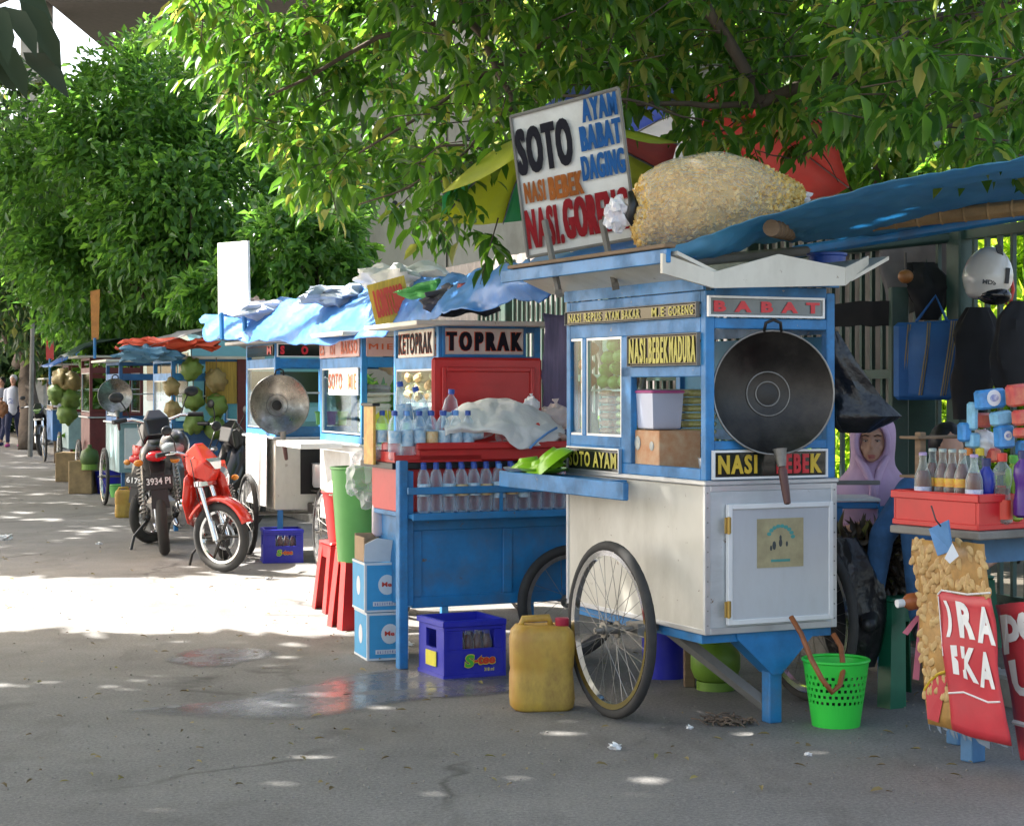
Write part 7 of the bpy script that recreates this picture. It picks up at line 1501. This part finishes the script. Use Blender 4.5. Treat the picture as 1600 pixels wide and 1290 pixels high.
# clutter on the roofs
for k, (px, py, Y, r, sq, c_, lb) in enumerate([(650, 440, 12.2, .2, (1.3, .8, .55), (.7, .7, .7), 'white cloth bundle on the tarpaulin behind the yellow sign'), (600, 436, 12.6, .14, (1.2, .8, .6), (.7, .7, .7), 'small white bundle left of the larger one on the tarpaulin'), (545, 462, 13.2, .22, (1.5, .8, .35), (.3, .38, .5), 'grey blue folded cloth on the sunlit tarpaulin'), (672, 456, 11.4, .13, (1.3, .8, .4), (.1, .4, .1), 'green plastic bundle under the white cloth'),
        (722, 468, 10.9, .15, (1.4, .8, .55), (.05, .05, .07), 'dark clothes heap on the roof of the ketoprak cart'), (745, 462, 10.6, .1, (1, .8, .7), (.3, .06, .06), 'dull red rag on the ketoprak cart roof'), (425, 486, 14.4, .2, (1.5, .8, .35), (.45, .5, .6), 'pale folded plastic on the tarpaulin right of the blank board'), (395, 482, 14.8, .1, (1, .8, .8), (.5, .35, .3), 'small pinkish bag on the tarpaulin beside the blank board'),
        (235, 552, 17.1, .18, (1.6, .9, .4), (.08, .2, .3), 'dark blue rolled cloth on the coconut cart roof'), (262, 538, 17.2, .3, (1.5, .6, .14), (.6, .08, .03), 'red cloth strip on the coconut cart tarpaulin')]):
    b = B(); b.ell((0, 0, 0), (r * sq[0], r * sq[1], r * sq[2]), None, 30, 18, .6, k + 2)
    for v in b.v: v += noise.noise_vector(v * 9 + Vector((k, 0, 0))) * r * .22
    o = b.build('cloth_bundle', mat('bundle_%d' % k, c_, .7, var=.25, scale=8, bump=.3), None, 40); o.location = W(px, py, Y); tag(o, lb, 'bundle', 'bundles on the roofs')
# goods seen inside the middle carts
KP = mat('fried_tofu', (.4, .26, .1), .6, var=.5, scale=9, col2=(.6, .45, .22))
for k in range(16): o = B().box((-.07, -.05, -.025), (.07, .05, .025), .015).build('wrapped_bundle', KP, None, 30); x, z = C.f(632 + 8 * (k % 6), 560, .12); o.location = C.M @ Vector((.06 + .05 * (k % 2), .62 - .1 * (k % 6), 1.3 + .055 * (k // 6) + .01 * (k % 2))); o.rotation_euler = (rnd.uniform(-.3, .3), rnd.uniform(-.3, .3), rnd.uniform(0, 3)); tag(o, 'leaf wrapped food packets heaped behind the side window of the ketoprak cart', 'food packet', 'wrapped packets in the ketoprak cart')
B().box((.05, .1, 1.24), (.35, .8, 1.262), .003).build('tray_shelf', WHITE, cartC)
for k in range(8): o = B().box((-.11, -.05, -.02), (.11, .05, .02), .012).build('food_packet', mat('packet_white', (.55, .5, .42), .5, var=.5, scale=25, col2=(.7, .68, .62)), None, 30); o.location = D.M @ Vector((.15 + .0 * k, .2, 1.06 + .042 * k)); o.rotation_euler = (0, rnd.uniform(-.08, .08), .1); tag(o, 'flat white food packets stacked behind the front window of the sunlit cart', 'food packet', 'packets in the sunlit cart')
o = B().ell((0, 0, 0), (.17, .08, .07), None, 20, 12, .8, 3).build('cracker_bag', mat('pale_crackers', (.5, .36, .26), .6, var=.5, scale=20, col2=(.62, .5, .4)), None, 0); o.location = D.M @ Vector((.38, .15, 1.5)); tag(o, 'bag of pale crackers on the upper shelf of the sunlit cart', 'bag')
o = B().ell((0, 0, 0), (.09, .05, .04), None, 20, 12, .8, 9).build('chili_bag', REDP, None, 0); o.location = D.M @ Vector((.42, .1, 1.46)); tag(o, 'small red bag on the upper shelf of the sunlit cart', 'bag')
t = thing('snack_sheet', 'hanging sheet of orange snack sachets at the left end of the drinks cart', 'sachets', Bf.M @ Vector((-.02, .3, 1.0)), Bf.a)
B().box((0, 0, -.03), (.015, .14, .26), .002).build('sachets', mat('sachet_orange', (.55, .2, .03), .4, var=.7, scale=22, col2=(.65, .5, .1)), t)
B().box((-.01, -.02, .26), (.03, .16, .275), .003).build('top_bar', BLACK, t)
for k in range(3):
    o = bucket('tumbler', ['green', 'purple', 'lime'][k] + ' plastic tumbler on the shelf inside the cream cart', E.M @ Vector((.36 + .09 * k, -.0, 1.06)), .03, .04, .1, [GRNB, mat('purple_cup', (.2, .05, .3), .4), LIME][k], 'tumbler')
t = thing('sheet_curtain', 'white plastic curtain hanging on the road side of the cream cart', 'curtain', E.M @ Vector((-.05, .5, .5))); b = B(); Q = [E.M @ Vector((-.05 + .015 * (i % 2), .08 + .13 * i, z)) - (E.M @ Vector((-.05, .5, .5))) for z in (.98, .42) for i in range(7)]
b.add(Q, [(i, i + 1, 8 + i, 7 + i) for i in range(6)]); clothify(b.build('cloth', WHITEP, t), .003)
# things round the far carts
bucket('bucket', 'dark blue bucket standing below the teal cart', G(170, 770), .14, .18, .28, BLP); bucket('bucket', 'small green tub between the far blue bucket and the yellow jerrycan', G(186, 776), .1, .13, .15, GRNB)
t = thing('gas_cylinder', 'green gas cylinder hanging at the side of the maroon cart', 'gas cylinder', (W(140, 0, 23.4).x, 23.4, .35)); B().lathe([(.06, .0), (.11, .05), (.12, .12), (.1, .2), (.03, .24), (.025, .28)], 24).build('tank', mat('gas_dark', (.06, .12, .02), .5, dirt=.4), t, 50); B().lathe([(.1, -.04), (.1, .03), (.09, .03), (.09, -.04)], 20).build('foot_ring', GG, t); 
for k, (px, py, Y) in enumerate(((118, 742, 27), (142, 757, 24))): o = B().box((-.15, -.2, 0), (.15, .2, .42), .01).build('wooden_crate', mat('crate_wood', (.3, .2, .09), .7, var=.4), None); o.location = (W(px, 0, Y).x, Y - .4, 0); tag(o, ['weathered wooden box under the small green grey cart', 'weathered wooden box under the maroon cart'][k], 'crate', 'wooden boxes at the far carts')
for k in range(7): bag(['lowest', 'low left', 'low right', 'middle', 'upper left', 'upper right', 'topmost'][k] + ' white bag piled on the farthest cart', Jf.M @ Vector((.1 + .16 * (k % 3), -.05 + .03 * k, 1.1 + .13 * (k // 2))), .13, mat('bag_white', (.6, .6, .66), .5, var=.2), seed=k + 30, squash=(1, .9, .8))
# minibus behind the row
MBF = Fr(306, 18.8, 20); t = thing('minibus', 'pale teal minibus parked behind the coconut cart', 'minibus', M=MBF.M)
b = B(); b.yz([(0, .35), (0, 1.0), (.1, 1.15), (.35, 1.85), (.6, 1.93), (3.4, 1.93), (3.5, 1.7), (3.5, .35)], 0, 1.5); b.build('body', mat('teal_paint', (.12, .32, .34), .3, coat=.5, var=.08), t)
b = B(); b.add([(.1, .115, 1.2), (1.4, .115, 1.2), (1.34, .335, 1.78), (.16, .335, 1.78)], [(0, 1, 2, 3)]); clothify(b.build('windscreen', DARKGL, t), .008)
for y0, y1 in ((.45, 1.0), (1.1, 2.1), (2.2, 3.2)): B().box((-.006, y0, 1.2), (0, y1, 1.72), .002).build('side_window', DARKGL, t)
for y in (.65, 2.8):
    for x in (-.01, 1.51): B().lathe([(.16, -.08), (.3, -.08), (.31, 0), (.3, .08), (.16, .08)], 24, (x, y, .31), (1, 0, 0)).build('wheel', RUBBER, t, 40)
for x in (.12, 1.2): B().box((x, -.02, .75), (x + .2, .0, .88), .01).build('headlight', CHROME, t)

# low dark hedges closing the view under the crowns
def hedge(lb, px0, px1, Y, h, n, m, size):
    X0, X1 = W(px0, 0, Y).x, W(px1, 0, Y).x; t = thing('hedge', lb, 'hedge', ((X0 + X1) / 2, Y, 0), group='hedges behind the carts'); b = B()
    for k in range(10): x = (X1 - X0) * (k / 9 - .5); limb(b, (x, 0, 0), (x + .2, 0, h * .7), .04, .01, .1, seed=k)
    b.build('stem', BARK, t, 0); C_ = np.stack([nr.uniform(X0, X1, n), Y + nr.uniform(-1, 1, n), h * nr.rand(n) ** .8], 1)
    C_[:, 2] *= 1 + .25 * np.sin(C_[:, 0] * 1.3); leafmesh('foliage', C_, unit(n) + [0, -.3, .2], unit(n) + [0, -.4, .6], size * (.5 + nr.rand(n)), size * .5 * (.6 + nr.rand(n)), m, t, False, ((X0 + X1) / 2, Y, 0))
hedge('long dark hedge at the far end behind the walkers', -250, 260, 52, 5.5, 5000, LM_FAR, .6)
hedge('dark hedge behind the coconut cart and the minibus', 130, 560, 30, 3.2, 5000, LM_DARK, .32)
hedge('dark hedge between the concrete wall and the row of carts', 430, 700, 24, 1.6, 2500, LM_DARK, .25)
hedge('hedge beyond the fence, seen over the nearest cart', 860, 1700, 20, 3.4, 7000, LM_MID, .3)
for o in COL.objects:
    if o.get('label') and not 4 <= len(o['label'].split()) <= 16: print('LABEL', len(o['label'].split()), o['label'])
